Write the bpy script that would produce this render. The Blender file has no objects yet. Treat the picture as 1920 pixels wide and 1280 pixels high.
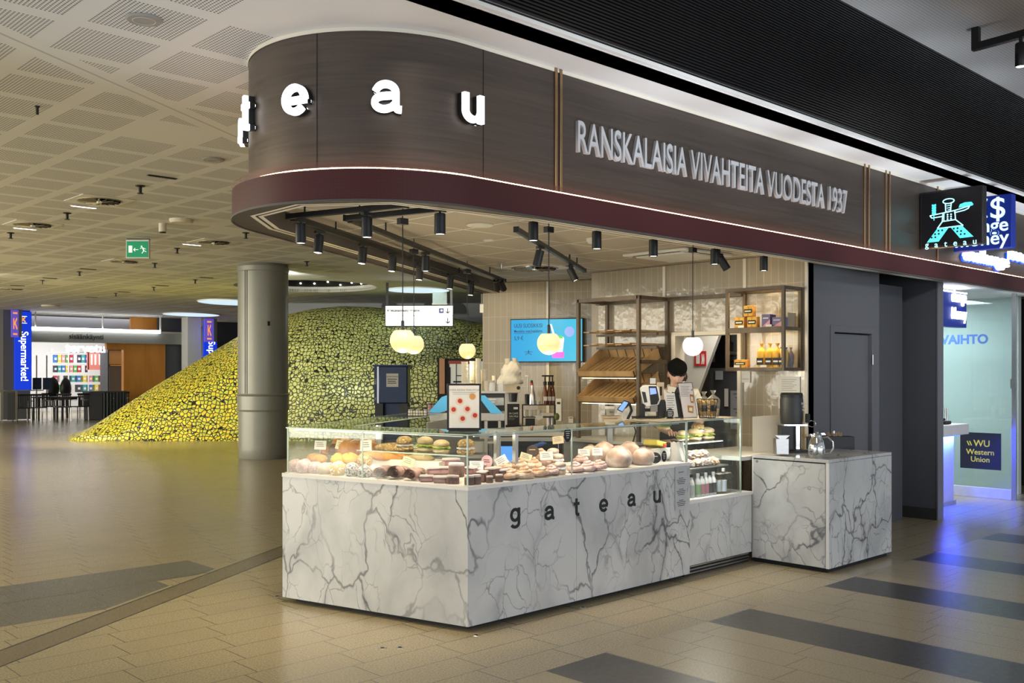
import bpy, bmesh, math, random
from mathutils import Vector, Matrix, noise as mnoise
random.seed(7)
PI = math.pi
S = bpy.context.scene
COL = S.collection
# ------------------------------------------------------------------ camera: eye height 1.6 m, X and Y are the two directions of the hall
YAW = math.radians(46.2)
cam = bpy.data.cameras.new('camera'); camo = bpy.data.objects.new('camera', cam); COL.objects.link(camo)
camo.location = (0, 0, 1.6); camo.rotation_euler = (PI/2, 0, YAW - PI/2)
cam.sensor_width = 36; cam.lens = 1833/1920*36; cam.shift_y = 55/1920; cam.clip_end = 200; cam.clip_start = .05
S.camera = camo
S.view_settings.view_transform = 'Standard'; S.view_settings.look = 'None'
S.view_settings.gamma = 1; S.view_settings.use_curve_mapping = False; S.view_settings.exposure = 0.0
S.cycles.max_bounces = 10; S.cycles.transparent_max_bounces = 24; S.cycles.diffuse_bounces = 4
S.cycles.glossy_bounces = 4; S.cycles.sample_clamp_indirect = 6; S.cycles.caustics_reflective = False; S.cycles.caustics_refractive = False
S.cycles.use_denoising = True
# ------------------------------------------------------------------ world: the dim even light of the large hall
W = bpy.data.worlds.new('world'); S.world = W; W.use_nodes = True
W.node_tree.nodes['Background'].inputs[0].default_value = (.78, .88, 1.0, 1); W.node_tree.nodes['Background'].inputs[1].default_value = .46

FX, FY, RX, RY = math.cos(YAW), math.sin(YAW), math.sin(YAW), -math.cos(YAW)
FOC, HZ = 1833., 695.
def dp(px, py, D):
    l = (px-960)/FOC*D
    return Vector((D*FX+l*RX, D*FY+l*RY, 1.6+(HZ-py)/FOC*D))
def zp(px, py, z): return dp(px, py, (z-1.6)*FOC/(HZ-py))
def xp(px, py, X):
    c = (px-960)/FOC
    return dp(px, py, X/(FX+c*RX))
def yp(px, py, Y):
    c = (px-960)/FOC
    return dp(px, py, Y/(FY+c*RY))
def ld(l, D, z=0): return Vector((D*FX+l*RX, D*FY+l*RY, z))
CR = YAW - PI/2            # rotation of things that face the entrance side square on
A2 = math.radians(31.6)    # the second grid of the hall
D2 = Vector((math.cos(A2), math.sin(A2), 0))

# ------------------------------------------------------------------ lights of the hall (area lights and floor spots stand in for the unseen hall; stall spots are made with their lamps)
def area(name, loc, rot, size, power, color, sy=None):
    l = bpy.data.lights.new(name, 'AREA'); l.energy = power; l.color = color; l.size = size
    if sy: l.shape = 'RECTANGLE'; l.size_y = sy
    o = bpy.data.objects.new(name, l); COL.objects.link(o); o.location = loc; o.rotation_euler = rot
    return o
def spot(name, loc, target, power, color, ang=60, blend=.6, r=.04, parent=None):
    l = bpy.data.lights.new(name, 'SPOT'); l.energy = power; l.color = color; l.spot_size = math.radians(ang); l.spot_blend = blend; l.shadow_soft_size = r
    o = bpy.data.objects.new(name, l); COL.objects.link(o)
    loc = Vector(loc); d = Vector(target)-loc
    o.rotation_euler = d.to_track_quat('-Z', 'Y').to_euler(); o.location = loc
    if parent: o.parent = parent; o.matrix_parent_inverse = Matrix.LocRotScale(parent.location, parent.rotation_euler, None).inverted()
    return o
WARM = (1, .80, .50); NEUT = (1, .93, .80); COOL = (.80, .90, 1)
area('hall_fill_light', (-9.5, 25, 1.75), (math.radians(92), 0, math.radians(-90)), 28, 2700, (1, .95, .80), 3.2)  # unseen area lights added to brighten the hall; no windows are built
area('hall_fill_light', (-8, 2, 1.7), (math.radians(97), 0, math.radians(-75)), 9, 230, (.78, .88, 1), 3.0)
area('hall_fill_light', (5, -7.5, 1.7), (math.radians(99), 0, 0), 15, 480, (.84, .91, 1), 3.2)
area('ceiling_lamp_standin', (2.5, 1.0, 4.6), (0, 0, 0), 1.2, 25, (1, .86, .66))  # added area lights stand in for unseen ceiling downlights
area('ceiling_lamp_standin', (6.5, 1.2, 4.6), (0, 0, 0), 1.2, 10, (1, .86, .66))
area('ceiling_lamp_standin', (11.5, 1.5, 4.6), (0, 0, 0), 1.2, 12, (.95, .92, .9))
for q, e in (((-1.5, 9.5), 216), ((2.2, 17.5), 270), ((3.5, 26), 270), ((-.8, 14), 162)):
    area('ceiling_lamp_standin', (q[0], q[1], 3.52), (0, 0, 0), 1.6, e, (1, .90, .58))
for q in ((4.9, 1.2), (6.0, 1.6), (7.2, 1.95), (8.5, 2.25), (9.8, 2.5), (11.2, 2.7), (12.8, 2.85), (14.5, 3.0)):        # unseen floor spots added to brighten the ceiling strip above the canopy
    spot('added_uplight', (q[0], q[1], .25), (q[0], 4.06, 3.6), 400, (.80, .89, 1), 38, 1.0, .05)
spot('added_uplight', (.5, 6.0, .25), (2.7, 4.95, 3.6), 115, (.70, .84, 1), 60, 1.0, .05)  # unseen spot added to cool and brighten the ceiling at the nose
spot('added_uplight', (1.2, 2.2, .25), (3.3, 4.05, 3.6), 100, (.70, .84, 1), 60, 1.0, .05)  # second unseen spot added for the ceiling beside the nose
spot('partition_fill_spot', (4, -1, 4.4), (10.5, 5.0, 1.75), 1000, (.92, .94, 1), 24, 1.0, .35)  # unseen spot added to brighten the partition and grey wall
spot('hill_spotlight', ld(-11.5, 18.5, 3.5), ld(-8.0, 23.4, 1.0), 1750, (1, .88, .55), 75, .8, .1)
spot('hill_spotlight', ld(-4.4, 19.0, 3.5), ld(-4.6, 24.2, 1.9), 430, (.92, 1, .82), 80, .8, .1)
spot('hill_spotlight', ld(-1.5, 19.5, 3.5), ld(-2.0, 24.2, 1.2), 220, (1, .95, .75), 80, .8, .1)

# ------------------------------------------------------------------ shader helpers
class X:
    """a node socket with arithmetic"""
    def __init__(s, t, k): s.t, s.k = t, k
    def _m(s, op, b=None, c=None):
        n = s.t.nodes.new('ShaderNodeMath'); n.operation = op
        for i, v in enumerate((s, b, c)):
            if v is None: continue
            if isinstance(v, X): s.t.links.new(v.k, n.inputs[i])
            else: n.inputs[i].default_value = v
        return X(s.t, n.outputs[0])
    def __add__(s, b): return s._m('ADD', b)
    def __sub__(s, b): return s._m('SUBTRACT', b)
    def __mul__(s, b): return s._m('MULTIPLY', b)
    def __truediv__(s, b): return s._m('DIVIDE', b)
    def gt(s, b): return s._m('GREATER_THAN', b)
    def lt(s, b): return s._m('LESS_THAN', b)
    def fl(s): return s._m('FLOOR')
    def fr(s): return s._m('FRACT')
    def ab(s): return s._m('ABSOLUTE')
    def pw(s, b): return s._m('POWER', b)
    def mx(s, b): return s._m('MAXIMUM', b)
    def mn(s, b): return s._m('MINIMUM', b)
    def inv(s): return (s*-1.0)+1.0
    def ss(s, a, b):
        n = s.t.nodes.new('ShaderNodeMapRange'); n.interpolation_type = 'SMOOTHSTEP'
        s.t.links.new(s.k, n.inputs[0]); n.inputs[1].default_value = a; n.inputs[2].default_value = b
        return X(s.t, n.outputs[0])
class MT:
    """a material under construction"""
    def __init__(s, name, col=(.8,.8,.8), rough=.5, metal=0, spec=.5):
        s.m = bpy.data.materials.new(name); s.m.use_nodes = True; s.t = s.m.node_tree
        s.b = s.t.nodes['Principled BSDF']; s.out = s.t.nodes['Material Output']
        s.b.inputs['Base Color'].default_value = (*col, 1); s.b.inputs['Roughness'].default_value = rough
        s.b.inputs['Metallic'].default_value = metal; s.b.inputs['Specular IOR Level'].default_value = spec
        s.tc = None
    def co(s, which='Object'):
        if not s.tc: s.tc = s.t.nodes.new('ShaderNodeTexCoord')
        return s.tc.outputs[which]
    def xyz(s, which='Object', vec=None):
        n = s.t.nodes.new('ShaderNodeSeparateXYZ'); s.t.links.new(vec or s.co(which), n.inputs[0])
        return [X(s.t, n.outputs[i]) for i in range(3)]
    def vec(s, x, y, z=0.0):
        n = s.t.nodes.new('ShaderNodeCombineXYZ')
        for i, v in enumerate((x, y, z)):
            if isinstance(v, X): s.t.links.new(v.k, n.inputs[i])
            else: n.inputs[i].default_value = v
        return n.outputs[0]
    def map(s, vec=None, loc=(0,0,0), rot=(0,0,0), sc=(1,1,1)):
        n = s.t.nodes.new('ShaderNodeMapping'); s.t.links.new(vec or s.co(), n.inputs[0])
        n.inputs[1].default_value = loc; n.inputs[2].default_value = rot; n.inputs[3].default_value = sc
        return n.outputs[0]
    def noise(s, sc, det=3, vec=None, dist=0, color=False):
        n = s.t.nodes.new('ShaderNodeTexNoise'); s.t.links.new(vec or s.co(), n.inputs['Vector'])
        n.inputs['Scale'].default_value = sc; n.inputs['Detail'].default_value = det; n.inputs['Distortion'].default_value = dist
        return n.outputs['Color'] if color else X(s.t, n.outputs[0])
    def voro(s, sc, feat='F1', vec=None, out='Distance', rnd=1):
        n = s.t.nodes.new('ShaderNodeTexVoronoi'); n.feature = feat; s.t.links.new(vec or s.co(), n.inputs['Vector'])
        n.inputs['Scale'].default_value = sc; n.inputs['Randomness'].default_value = rnd
        o = n.outputs[out]
        return o if out == 'Color' else X(s.t, o)
    def warp(s, amt, sc, vec=None):
        n = s.t.nodes.new('ShaderNodeVectorMath'); n.operation = 'MULTIPLY_ADD'
        s.t.links.new(s.noise(sc, 4, vec, color=True), n.inputs[0]); n.inputs[1].default_value = (amt,)*3
        s.t.links.new(vec or s.co(), n.inputs[2])
        return n.outputs[0]
    def mix(s, f, a, b, blend='MIX'):
        n = s.t.nodes.new('ShaderNodeMix'); n.data_type = 'RGBA'; n.blend_type = blend
        if isinstance(f, X): s.t.links.new(f.k, n.inputs[0])
        else: n.inputs[0].default_value = f
        for i, v in ((6, a), (7, b)):
            if isinstance(v, tuple): n.inputs[i].default_value = (*v, 1)
            else: s.t.links.new(v, n.inputs[i])
        return n.outputs[2]
    def color(s, k): s.t.links.new(k, s.b.inputs['Base Color']); return s
    def rough(s, x): s.t.links.new(x.k, s.b.inputs['Roughness']); return s
    def bump(s, x, st=.3, d=.01):
        n = s.t.nodes.new('ShaderNodeBump'); n.inputs['Strength'].default_value = st; n.inputs['Distance'].default_value = d
        s.t.links.new(x.k, n.inputs['Height']); s.t.links.new(n.outputs[0], s.b.inputs['Normal']); return s
    def emit(s, col, st):
        if isinstance(col, tuple): s.b.inputs['Emission Color'].default_value = (*col, 1)
        else: s.t.links.new(col, s.b.inputs['Emission Color'])
        s.b.inputs['Emission Strength'].default_value = st; return s
    def alpha(s, x): s.t.links.new(x.k, s.b.inputs['Alpha']); return s
def flat(name, col, rough=.5, metal=0, var=.12, sc=14, emit=0, spec=.5):
    t = MT(name, col, rough, metal, spec)
    if var:
        n = t.noise(sc, 3)
        t.color(t.mix(n, tuple(max(0, c*(1-var)) for c in col), tuple(min(1, c*(1+var)) for c in col)))
    if emit: t.emit(col, emit)
    return t.m
def glass(name, tint=(.96,.98,.97), refl=1.0):
    m = bpy.data.materials.new(name); m.use_nodes = True; t = m.node_tree; t.nodes.clear()
    o = t.nodes.new('ShaderNodeOutputMaterial'); mx = t.nodes.new('ShaderNodeMixShader')
    tr = t.nodes.new('ShaderNodeBsdfTransparent'); gl = t.nodes.new('ShaderNodeBsdfGlossy'); fr = t.nodes.new('ShaderNodeNewGeometry')
    tr.inputs[0].default_value = (*tint, 1); gl.inputs['Roughness'].default_value = .02; gl.inputs[0].default_value = (refl,)*3+(1,)
    ge = fr; dt = t.nodes.new('ShaderNodeVectorMath'); dt.operation = 'DOT_PRODUCT'
    t.links.new(ge.outputs['Incoming'], dt.inputs[0]); t.links.new(ge.outputs['Normal'], dt.inputs[1])
    c = X(t, dt.outputs['Value']).ab()
    k = (c*-1.0+1.0).pw(5.0)*.9+.035
    t.links.new(k.k, mx.inputs[0]); t.links.new(tr.outputs[0], mx.inputs[1]); t.links.new(gl.outputs[0], mx.inputs[2]); t.links.new(mx.outputs[0], o.inputs[0])
    return m

# ------------------------------------------------------------------ mesh helpers
class MB:
    def __init__(s): s.bm = bmesh.new()
    def _tf(s, vs, M):
        if M is not None:
            for v in vs: v.co = M @ v.co
    def box(s, x0, x1, y0, y1, z0, z1, M=None):
        vs = [s.bm.verts.new(p) for p in ((x0,y0,z0),(x1,y0,z0),(x1,y1,z0),(x0,y1,z0),(x0,y0,z1),(x1,y0,z1),(x1,y1,z1),(x0,y1,z1))]
        for f in ((3,2,1,0),(4,5,6,7),(0,1,5,4),(1,2,6,5),(2,3,7,6),(3,0,4,7)): s.bm.faces.new([vs[i] for i in f])
        s._tf(vs, M); return s
    def bar(s, p, q, w, h=None, up=(0,0,1)):
        """square bar between two points"""
        p, q = Vector(p), Vector(q); d = (q-p); L = d.length; d.normalize(); h = h or w
        u = Vector(up)
        if abs(d.dot(u)) > .99: u = Vector((1,0,0))
        x = d.cross(u).normalized(); y = x.cross(d).normalized()
        M = Matrix(((x.x,d.x,y.x,p.x),(x.y,d.y,y.y,p.y),(x.z,d.z,y.z,p.z),(0,0,0,1)))
        return s.box(-w/2, w/2, 0, L, -h/2, h/2, M)
    def tube(s, pts, r, n=8, cap=True, closed=False):
        pts = [Vector(p) for p in pts]; m = len(pts); rings = []
        rs = r if isinstance(r, (list, tuple)) else [r]*m
        ref = None
        for i, p in enumerate(pts):
            a = pts[(i-1) % m] if (closed or i > 0) else p; b = pts[(i+1) % m] if (closed or i < m-1) else p
            d = (b-a).normalized()
            if ref is None: ref = Vector((0,0,1)) if abs(d.z) < .9 else Vector((1,0,0))
            x = d.cross(ref).normalized(); y = x.cross(d).normalized(); ref = y if m > 2 else ref
            rings.append([s.bm.verts.new(p + (x*math.cos(2*PI*k/n) + y*math.sin(2*PI*k/n))*rs[i]) for k in range(n)])
        for i in range(m if closed else m-1):
            A, B = rings[i], rings[(i+1) % m]
            for k in range(n): s.bm.faces.new((A[k], A[(k+1) % n], B[(k+1) % n], B[k]))
        if cap and not closed:
            s.bm.faces.new(rings[0][::-1]); s.bm.faces.new(rings[-1])
        return s
    def cyl(s, p, q, r, r2=None, n=16): return s.tube([p, q], [r, r if r2 is None else r2], n)
    def lathe(s, prof, c=(0,0,0), n=24, M=None, cap=True):
        c = Vector(c); rings = []; vs = []
        for r, z in prof:
            if r < 1e-5: ring = [s.bm.verts.new(c+Vector((0,0,z)))]
            else: ring = [s.bm.verts.new(c+Vector((r*math.cos(2*PI*k/n), r*math.sin(2*PI*k/n), z))) for k in range(n)]
            rings.append(ring); vs += ring
        for A, B in zip(rings, rings[1:]):
            for k in range(n):
                f = [A[k % len(A)], A[(k+1) % len(A)], B[(k+1) % len(B)], B[k % len(B)]]
                f = [v for i, v in enumerate(f) if v not in f[:i]]
                if len(f) > 2: s.bm.faces.new(f)
        for R, rev in ((rings[0], True), (rings[-1], False)):
            if cap and len(R) > 2: s.bm.faces.new(R[::-1] if rev else R)
        s._tf(vs, M); return s
    def prism(s, poly, z0, z1, M=None):
        a = [s.bm.verts.new((p[0], p[1], z0)) for p in poly]; b = [s.bm.verts.new((p[0], p[1], z1)) for p in poly]
        n = len(poly); s.bm.faces.new(a[::-1]); s.bm.faces.new(b)
        for i in range(n): s.bm.faces.new((a[i], a[(i+1) % n], b[(i+1) % n], b[i]))
        s._tf(a+b, M); return s
    def face(s, pts, M=None):
        v = [s.bm.verts.new(p) for p in pts]; s.bm.faces.new(v); s._tf(v, M); return s
    def grid(s, f, nu, nv, wrap=False):
        g = [[s.bm.verts.new(f(i/nu, j/nv)) for j in range(nv+1)] for i in range(nu+(0 if wrap else 1))]
        for i in range(nu):
            for j in range(nv):
                A = g[i]; B = g[(i+1) % len(g)]
                s.bm.faces.new((A[j], B[j], B[j+1], A[j+1]))
        return s
    def blob(s, c, r, amp=.06, fr=2.0, seed=0, sub=3, flat=None, M=None):
        """a lumpy rounded body; FLAT cuts its underside level"""
        t = bmesh.ops.create_icosphere(s.bm, subdivisions=sub, radius=1)['verts']; c = Vector(c)
        for v in t:
            p = v.co.normalized(); k = 1+amp*mnoise.noise(p*fr+Vector((seed*7.1, seed*3.3, seed*1.7)))
            q = Vector((p.x*r[0], p.y*r[1], p.z*r[2]))*k
            if flat is not None and q.z < flat: q.z = flat
            v.co = q
        s._tf(t, M)
        for v in t: v.co += c
        return s
    def build(s, name, mat, parent=None, loc=None, rz=0, world=False, bevel=0, smooth=.6, seg=2, doubles=False, label=None):
        if doubles: bmesh.ops.remove_doubles(s.bm, verts=s.bm.verts, dist=1e-4)
        bmesh.ops.recalc_face_normals(s.bm, faces=s.bm.faces)
        me = bpy.data.meshes.new(name)
        if world and parent is not None:
            s.bm.transform(wmat(parent).inverted())
        s.bm.to_mesh(me); s.bm.free()
        if smooth: me.shade_smooth(); me.set_sharp_from_angle(angle=smooth)
        if mat: me.materials.append(mat)
        o = bpy.data.objects.new(name, me); COL.objects.link(o)
        if parent is not None: o.parent = parent
        if loc is not None: o.location = loc
        if rz: o.rotation_euler = (0, 0, rz)
        if bevel:
            b = o.modifiers.new('bevel', 'BEVEL'); b.width = bevel; b.segments = seg; b.limit_method = 'ANGLE'; b.angle_limit = .6
        if label: o['label'] = label
        return o
def each(mb, name, mat, parent, **kw):
    """every loose piece of the mesh as an object of its own"""
    bm = mb.bm; left = set(bm.verts); out = []
    while left:
        st = [next(iter(left))]; comp = set(st)
        while st:
            v = st.pop()
            for e in v.link_edges:
                o = e.other_vert(v)
                if o not in comp: comp.add(o); st.append(o)
        left -= comp
        n = MB(); mp = {v: n.bm.verts.new(v.co) for v in comp}
        for f in {f for v in comp for f in v.link_faces}: n.bm.faces.new([mp[v] for v in f.verts])
        out.append(n)
    bm.free()
    out.sort(key=lambda n: tuple(round(sum(v.co[i] for v in n.bm.verts)/len(n.bm.verts), 3) for i in (0, 1, 2)))
    return [n.build(name, mat, parent, **kw) for n in out]
class F:
    """a thing that faces the entrance side square on; its parts are laid out from sizes seen at its distance"""
    def __init__(s, name, label, cat, px, py, D=None, z=None, group=None, turn=0, zfix=None):
        if D is None: D = (z-1.6)*FOC/(HZ-py)
        s.D, s.u, s.px, s.py = D, D/FOC, px, py
        s.t = thing(name, label, cat, dp(px, py, D), CR+turn, group)
        if zfix is not None: s.t.location.z = zfix
    def p(s, x, y, d=0.0): return Vector(((x-s.px)*s.u, d, (s.py-y)*s.u))
    def box(s, name, mat, x0, x1, y0, y1, d0=0.0, d1=.05, **kw):
        a, b = s.p(x0, y1), s.p(x1, y0)
        return MB().box(a.x, b.x, d0, d1, a.z, b.z).build(name, M[mat] if isinstance(mat, str) else mat, s.t, **kw)
    def poly(s, name, mat, pts, d0=0.0, d1=.02, **kw):
        q = [s.p(*p) for p in pts]
        return MB().prism([(v.x, v.z) for v in q], d0, d1, Matrix(((1,0,0,0),(0,0,1,0),(0,1,0,0),(0,0,0,1)))).build(name, M[mat] if isinstance(mat, str) else mat, s.t, **kw)
    def text(s, body, mat, x, y, h, d=-.002, **kw):
        q = s.p(x, y); return text(body, h*s.u*1.38, M[mat] if isinstance(mat, str) else mat, s.t, (q.x, d, q.z), **kw)
    def lines(s, name, mat, x0, x1, y0, y1, n, d=-.002, t=.35):
        w = MB(); st = (y1-y0)/n
        for k in range(n):
            e = (x1-x0)*(.0, .25, .1, .4)[k % 4]*.5
            a, b = s.p(x0+e*.3, y0+st*(k+t)), s.p(x1-e, y0+st*k); w.box(a.x, b.x, d-.001, d, a.z, b.z)
        return w.build(name, M[mat] if isinstance(mat, str) else mat, s.t)
    def lathe(s, name, mat, cx, prof, d=0.0, n=20, **kw):
        """turned part: profile given as (half width in px, y in px)"""
        x = (cx-s.px)*s.u
        return MB().lathe([(r*s.u, (s.py-y)*s.u) for r, y in prof], (x, d, 0), n).build(name, M[mat] if isinstance(mat, str) else mat, s.t, **kw)
def wmat(o):
    m = Matrix.LocRotScale(o.location, o.rotation_euler, o.scale)
    return wmat(o.parent) @ m if o.parent else m
def tag(o, label, cat, group=None, kind=None):
    o['label'] = label; o['category'] = cat
    if group: o['group'] = group
    if kind: o['kind'] = kind
    return o
def thing(name, label, cat, loc=(0,0,0), rz=0, group=None):
    o = bpy.data.objects.new(name, None); COL.objects.link(o); o.empty_display_size = .1
    o.location = loc; o.rotation_euler = (0, 0, rz)
    return tag(o, label, cat, group)
def struct(o): o['kind'] = 'structure'; return o
def dup(root, loc, rz=None, label=None, group=None, scale=None, rot=None):
    def cp(o, par):
        c = o.copy(); COL.objects.link(c)
        if par is not None: c.parent = par
        for ch in [k for k in KIDS.get(o, o.children)]: cp(ch, c)
        return c
    r = cp(root, None); r.location = loc
    if rz is not None: r.rotation_euler = (0, 0, rz)
    if rot is not None: r.rotation_euler = rot
    if scale: r.scale = (scale,)*3 if not isinstance(scale, tuple) else scale
    if label: r['label'] = label
    if group: r['group'] = group
    return r
KIDS = {}
def ribbon(b, pts, w, z0, z1):
    """flat stroke of even width along a line, with thickness"""
    pts = [Vector((p[0], p[1])) for p in pts]; n = len(pts); A, B = [], []
    for i, p in enumerate(pts):
        d = (pts[min(i+1, n-1)]-pts[max(i-1, 0)]).normalized(); q = Vector((-d.y, d.x))*w/2
        A.append(p+q); B.append(p-q)
    V_ = [[b.bm.verts.new((v.x, v.y, z)) for v in L] for L in (A, B) for z in (z0, z1)]
    a0, a1, b0, b1 = V_
    for i in range(n-1):
        for f in ((a1[i], b1[i], b1[i+1], a1[i+1]), (a0[i+1], b0[i+1], b0[i], a0[i]), (a0[i], a1[i], a1[i+1], a0[i+1]), (b0[i+1], b1[i+1], b1[i], b0[i])): b.bm.faces.new(f)
    b.bm.faces.new((a0[0], b0[0], b1[0], a1[0])); b.bm.faces.new((a1[-1], b1[-1], b0[-1], a0[-1]))
def arc(cx, cy, rx, ry, d0, d1, n=14): return [(cx+rx*math.cos(math.radians(d0+(d1-d0)*i/n)), cy+ry*math.sin(math.radians(d0+(d1-d0)*i/n))) for i in range(n+1)]
GLYPH = {'K': [[(-.30, 0), (-.30, 1.0)], [(.36, 1.0), (-.20, .44)], [(-.06, .58), (.40, 0)]], 'e': [[(-.38, .47), (.46, .47)], arc(0, .5, .40, .40, -2, 320, 26)], 'u': [[(-.36, 1), (-.36, .42)]+arc(0, .40, .36, .30, 180, 350, 14), [(.37, 1), (.37, 0)]],
    't': [[(0, 1.28), (0, .30)]+arc(.17, .28, .17, .19, 180, 280, 8)+[(.30, .09)], [(-.27, .90), (.31, .90)]],
    'a': [[(-.36, .66)]+arc(0, .64, .33, .27, 160, 0, 12)+[(.33, .20)]+arc(.43, .18, .10, .09, 180, 275, 6)+[(.52, .085)], [(.33, .56), (.05, .53)]+arc(-.08, .30, .30, .21, 100, 300, 14)+[(.18, .16), (.33, .30)]],
    'g': [arc(0, .52, .37, .38, 0, 360, 28), [(.37, 1), (.37, -.05)]+arc(0, -.05, .37, .27, 0, -155, 14)]}
def glyph(ch, xh, mat, parent, loc, rot, ext, w=.25, name='letter', label=None):
    """bold grotesque lower case letter of x-height XH, centred"""
    b = MB()
    for k, st in enumerate(GLYPH[ch]): ribbon(b, [(x*xh*.98, (y-.5)*xh) for x, y in st], w*xh, -ext+.0004*k, ext+.0004*k)
    o = b.build(name, mat, None, smooth=.4, label=label)
    if parent is not None:
        o.parent = parent; m = wmat(parent).inverted() @ Matrix.LocRotScale(Vector(loc), bpy.context.scene.cursor.rotation_euler.__class__(rot), None); o.location = m.to_translation(); o.rotation_euler = m.to_euler()
    return o
def text(body, size, mat, parent=None, loc=(0,0,0), rot=(PI/2,0,0), ext=.002, bold=0, align='CENTER', name='lettering', sx=1, label=None, spacing=1, world=False):
    c = bpy.data.curves.new('txt', 'FONT'); c.body = body; c.size = size; c.extrude = ext; c.offset = bold*.3; c.align_x = align; c.align_y = 'CENTER'
    c.space_character = spacing; c.resolution_u = 6
    o = bpy.data.objects.new('txt', c); COL.objects.link(o)
    dg = bpy.context.evaluated_depsgraph_get(); dg.update()
    me = bpy.data.meshes.new_from_object(o.evaluated_get(dg)); me.name = name
    bpy.data.objects.remove(o); bpy.data.curves.remove(c)
    if sx != 1: me.transform(Matrix.Diagonal((sx, 1, 1, 1)))
    me.materials.clear(); me.materials.append(mat)
    r = bpy.data.objects.new(name, me); COL.objects.link(r)
    if parent is not None: r.parent = parent
    r.location = loc; r.rotation_euler = rot
    if parent is not None and world:
        m = wmat(parent).inverted() @ Matrix.LocRotScale(Vector(loc), bpy.context.scene.cursor.rotation_euler.__class__(rot), None)
        r.location = m.to_translation(); r.rotation_euler = m.to_euler()
    if label: r['label'] = label
    return r
# ------------------------------------------------------------------ materials of the setting
def m_floor():
    t = MT('floor_granite', rough=.3); x, y, z = t.xyz()
    right = y.lt(3.64)
    def bricks(u, v, pu, pv):
        row = (v/pv).fl(); uu = u/pu + (row*.37).fr() + (row*.5)
        du = (uu.fr()-.5).ab()*-1.0+.5; dv = ((v/pv).fr()-.5).ab()*-1.0+.5
        line = (du*pu).lt(.003).mx((dv*pv).lt(.0025))
        idn = t.noise(1.0, 0, t.vec(uu.fl()*7.31, row*3.77))
        return line, idn
    l1, i1 = bricks(y, x-3.74, .62, .2467)
    l2, i2 = bricks(x, y-3.64, .58, .262)
    n = t.noise(300, 2); n2 = t.noise(90, 2); big = t.noise(.8, 3)
    ii = i1*right + i2*right.inv()
    line = l1*right + l2*right.inv()
    sp = (n*.55+n2*.45).ss(.33, .67)
    base = t.mix(sp, (.20, .165, .10), (.50, .43, .29))
    base = t.mix((ii-.5)*.5+.25, base, (.33, .27, .17))
    base = t.mix(big.ss(.5, .75)*.35, base, (.22, .20, .16))
    dark = t.mix(sp, (.025, .023, .022), (.085, .075, .07))
    stripe = (((x-3.74)/1.48).fr()*1.48).lt(.487)*right*x.gt(3.7)*x.lt(22)
    grey = t.mix(sp, (.06, .06, .055), (.20, .20, .185))
    s_ = (y-6.06) - (x-1.75)*.63           # signed offset from the expansion joint
    up = s_.gt(.05)
    g = (y.gt(7.24)*y.lt(7.86)*x.lt(3.74) + y.gt(6.62)*y.lt(7.24)*x.lt(3.2)).mn(1.0)*up*x.gt(2.16+0)
    g2 = y.gt(6.62)*y.lt(7.6)*x.lt(2.6)*x.gt(-4)*up

    col = t.mix(stripe, base, dark)
    col = t.mix((g+g2).mn(1.0), col, grey)
    joint = s_.gt(-.27)*s_.lt(0.0)*y.gt(4.9)*x.lt(4.9)
    col = t.mix(joint, col, t.mix(sp, (.11, .085, .055), (.24, .20, .14)))
    jl = (s_.ab().lt(.012) + (s_+.27).ab().lt(.01)).mn(1.0)*x.lt(4.9)*y.gt(4.9)
    ms = (y-7.27).ab().lt(.008)*x.lt(3.7)
    col = t.mix((line*joint.inv()*.75 + jl + ms).mn(1.0), col, (.035, .03, .025))
    st = t.voro(.9, 'F1', t.warp(.5, 2.0)).lt(.11)*t.noise(3, 2).ss(.45, .62)*right
    col = t.mix(st*.55, col, (.06, .05, .04))
    t.color(col)
    t.rough(t.noise(25, 3)*.14+.16 + right*.10)
    t.bump(n2*.4+line*-1.0, .12, .003)
    return t.m
def m_ceiling():
    t = MT('perforated_ceiling_paint', (.74, .715, .66), .75); x, y, z = t.xyz()
    u = ((x-2.06)/.61).fr()*.61; v = ((y-5.09)/.605).fr()*.605
    iu = ((x-2.06)/.61).fl(); iv = ((y-5.09)/.605).fl()
    inside = u.lt(.487)*v.lt(.487)
    plain = (iu*.61+.1 - (iv*.605)*.72).gt(1.0)
    pid = t.noise(1.0, 0, t.vec(iu*3.17, iv*5.3)); holeless = pid.gt(.66)
    dx = (u/.02213).fr()-.5; dy = (v/.02213).fr()-.5
    dot = (dx*dx+dy*dy).lt(.085)
    s_ = (y-6.124)-(x-1.773)*.612
    seam = s_.ab().lt(.012); near = s_.ab().lt(.13)
    hole = dot*inside*plain.inv()*holeless.inv()*near.inv()
    t.color(t.mix((hole*.93+seam*.35).mn(1.0), t.mix(t.noise(.35, 2), (.70, .70, .68), (.77, .77, .75)), (.03, .03, .028)))
    t.bump(hole*-1.0, .3, .004)
    return t.m
def m_stall_ceiling():
    t = MT('stall_ceiling_tiles', (.3, .27, .23), .8); x, y, z = t.xyz()
    u = ((x-.1)/.6).fr()*.6; v = ((y-.25)/.6).fr()*.6
    bar = u.lt(.018).mx(v.lt(.018))
    t.color(t.mix(bar, t.mix(t.noise(60, 2), (.46, .41, .35), (.54, .49, .42)), (.86, .86, .84)))
    return t.m
def m_upper():
    t = MT('upper_ceiling_paint', (.42, .40, .38), .8); x, y, z = t.xyz()
    dx = (x/.03).fr()-.5; dy = (y/.03).fr()-.5
    t.color(t.mix((dx*dx+dy*dy).lt(.06)*.6, (.45, .43, .41), (.12, .11, .10)))
    return t.m
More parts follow.
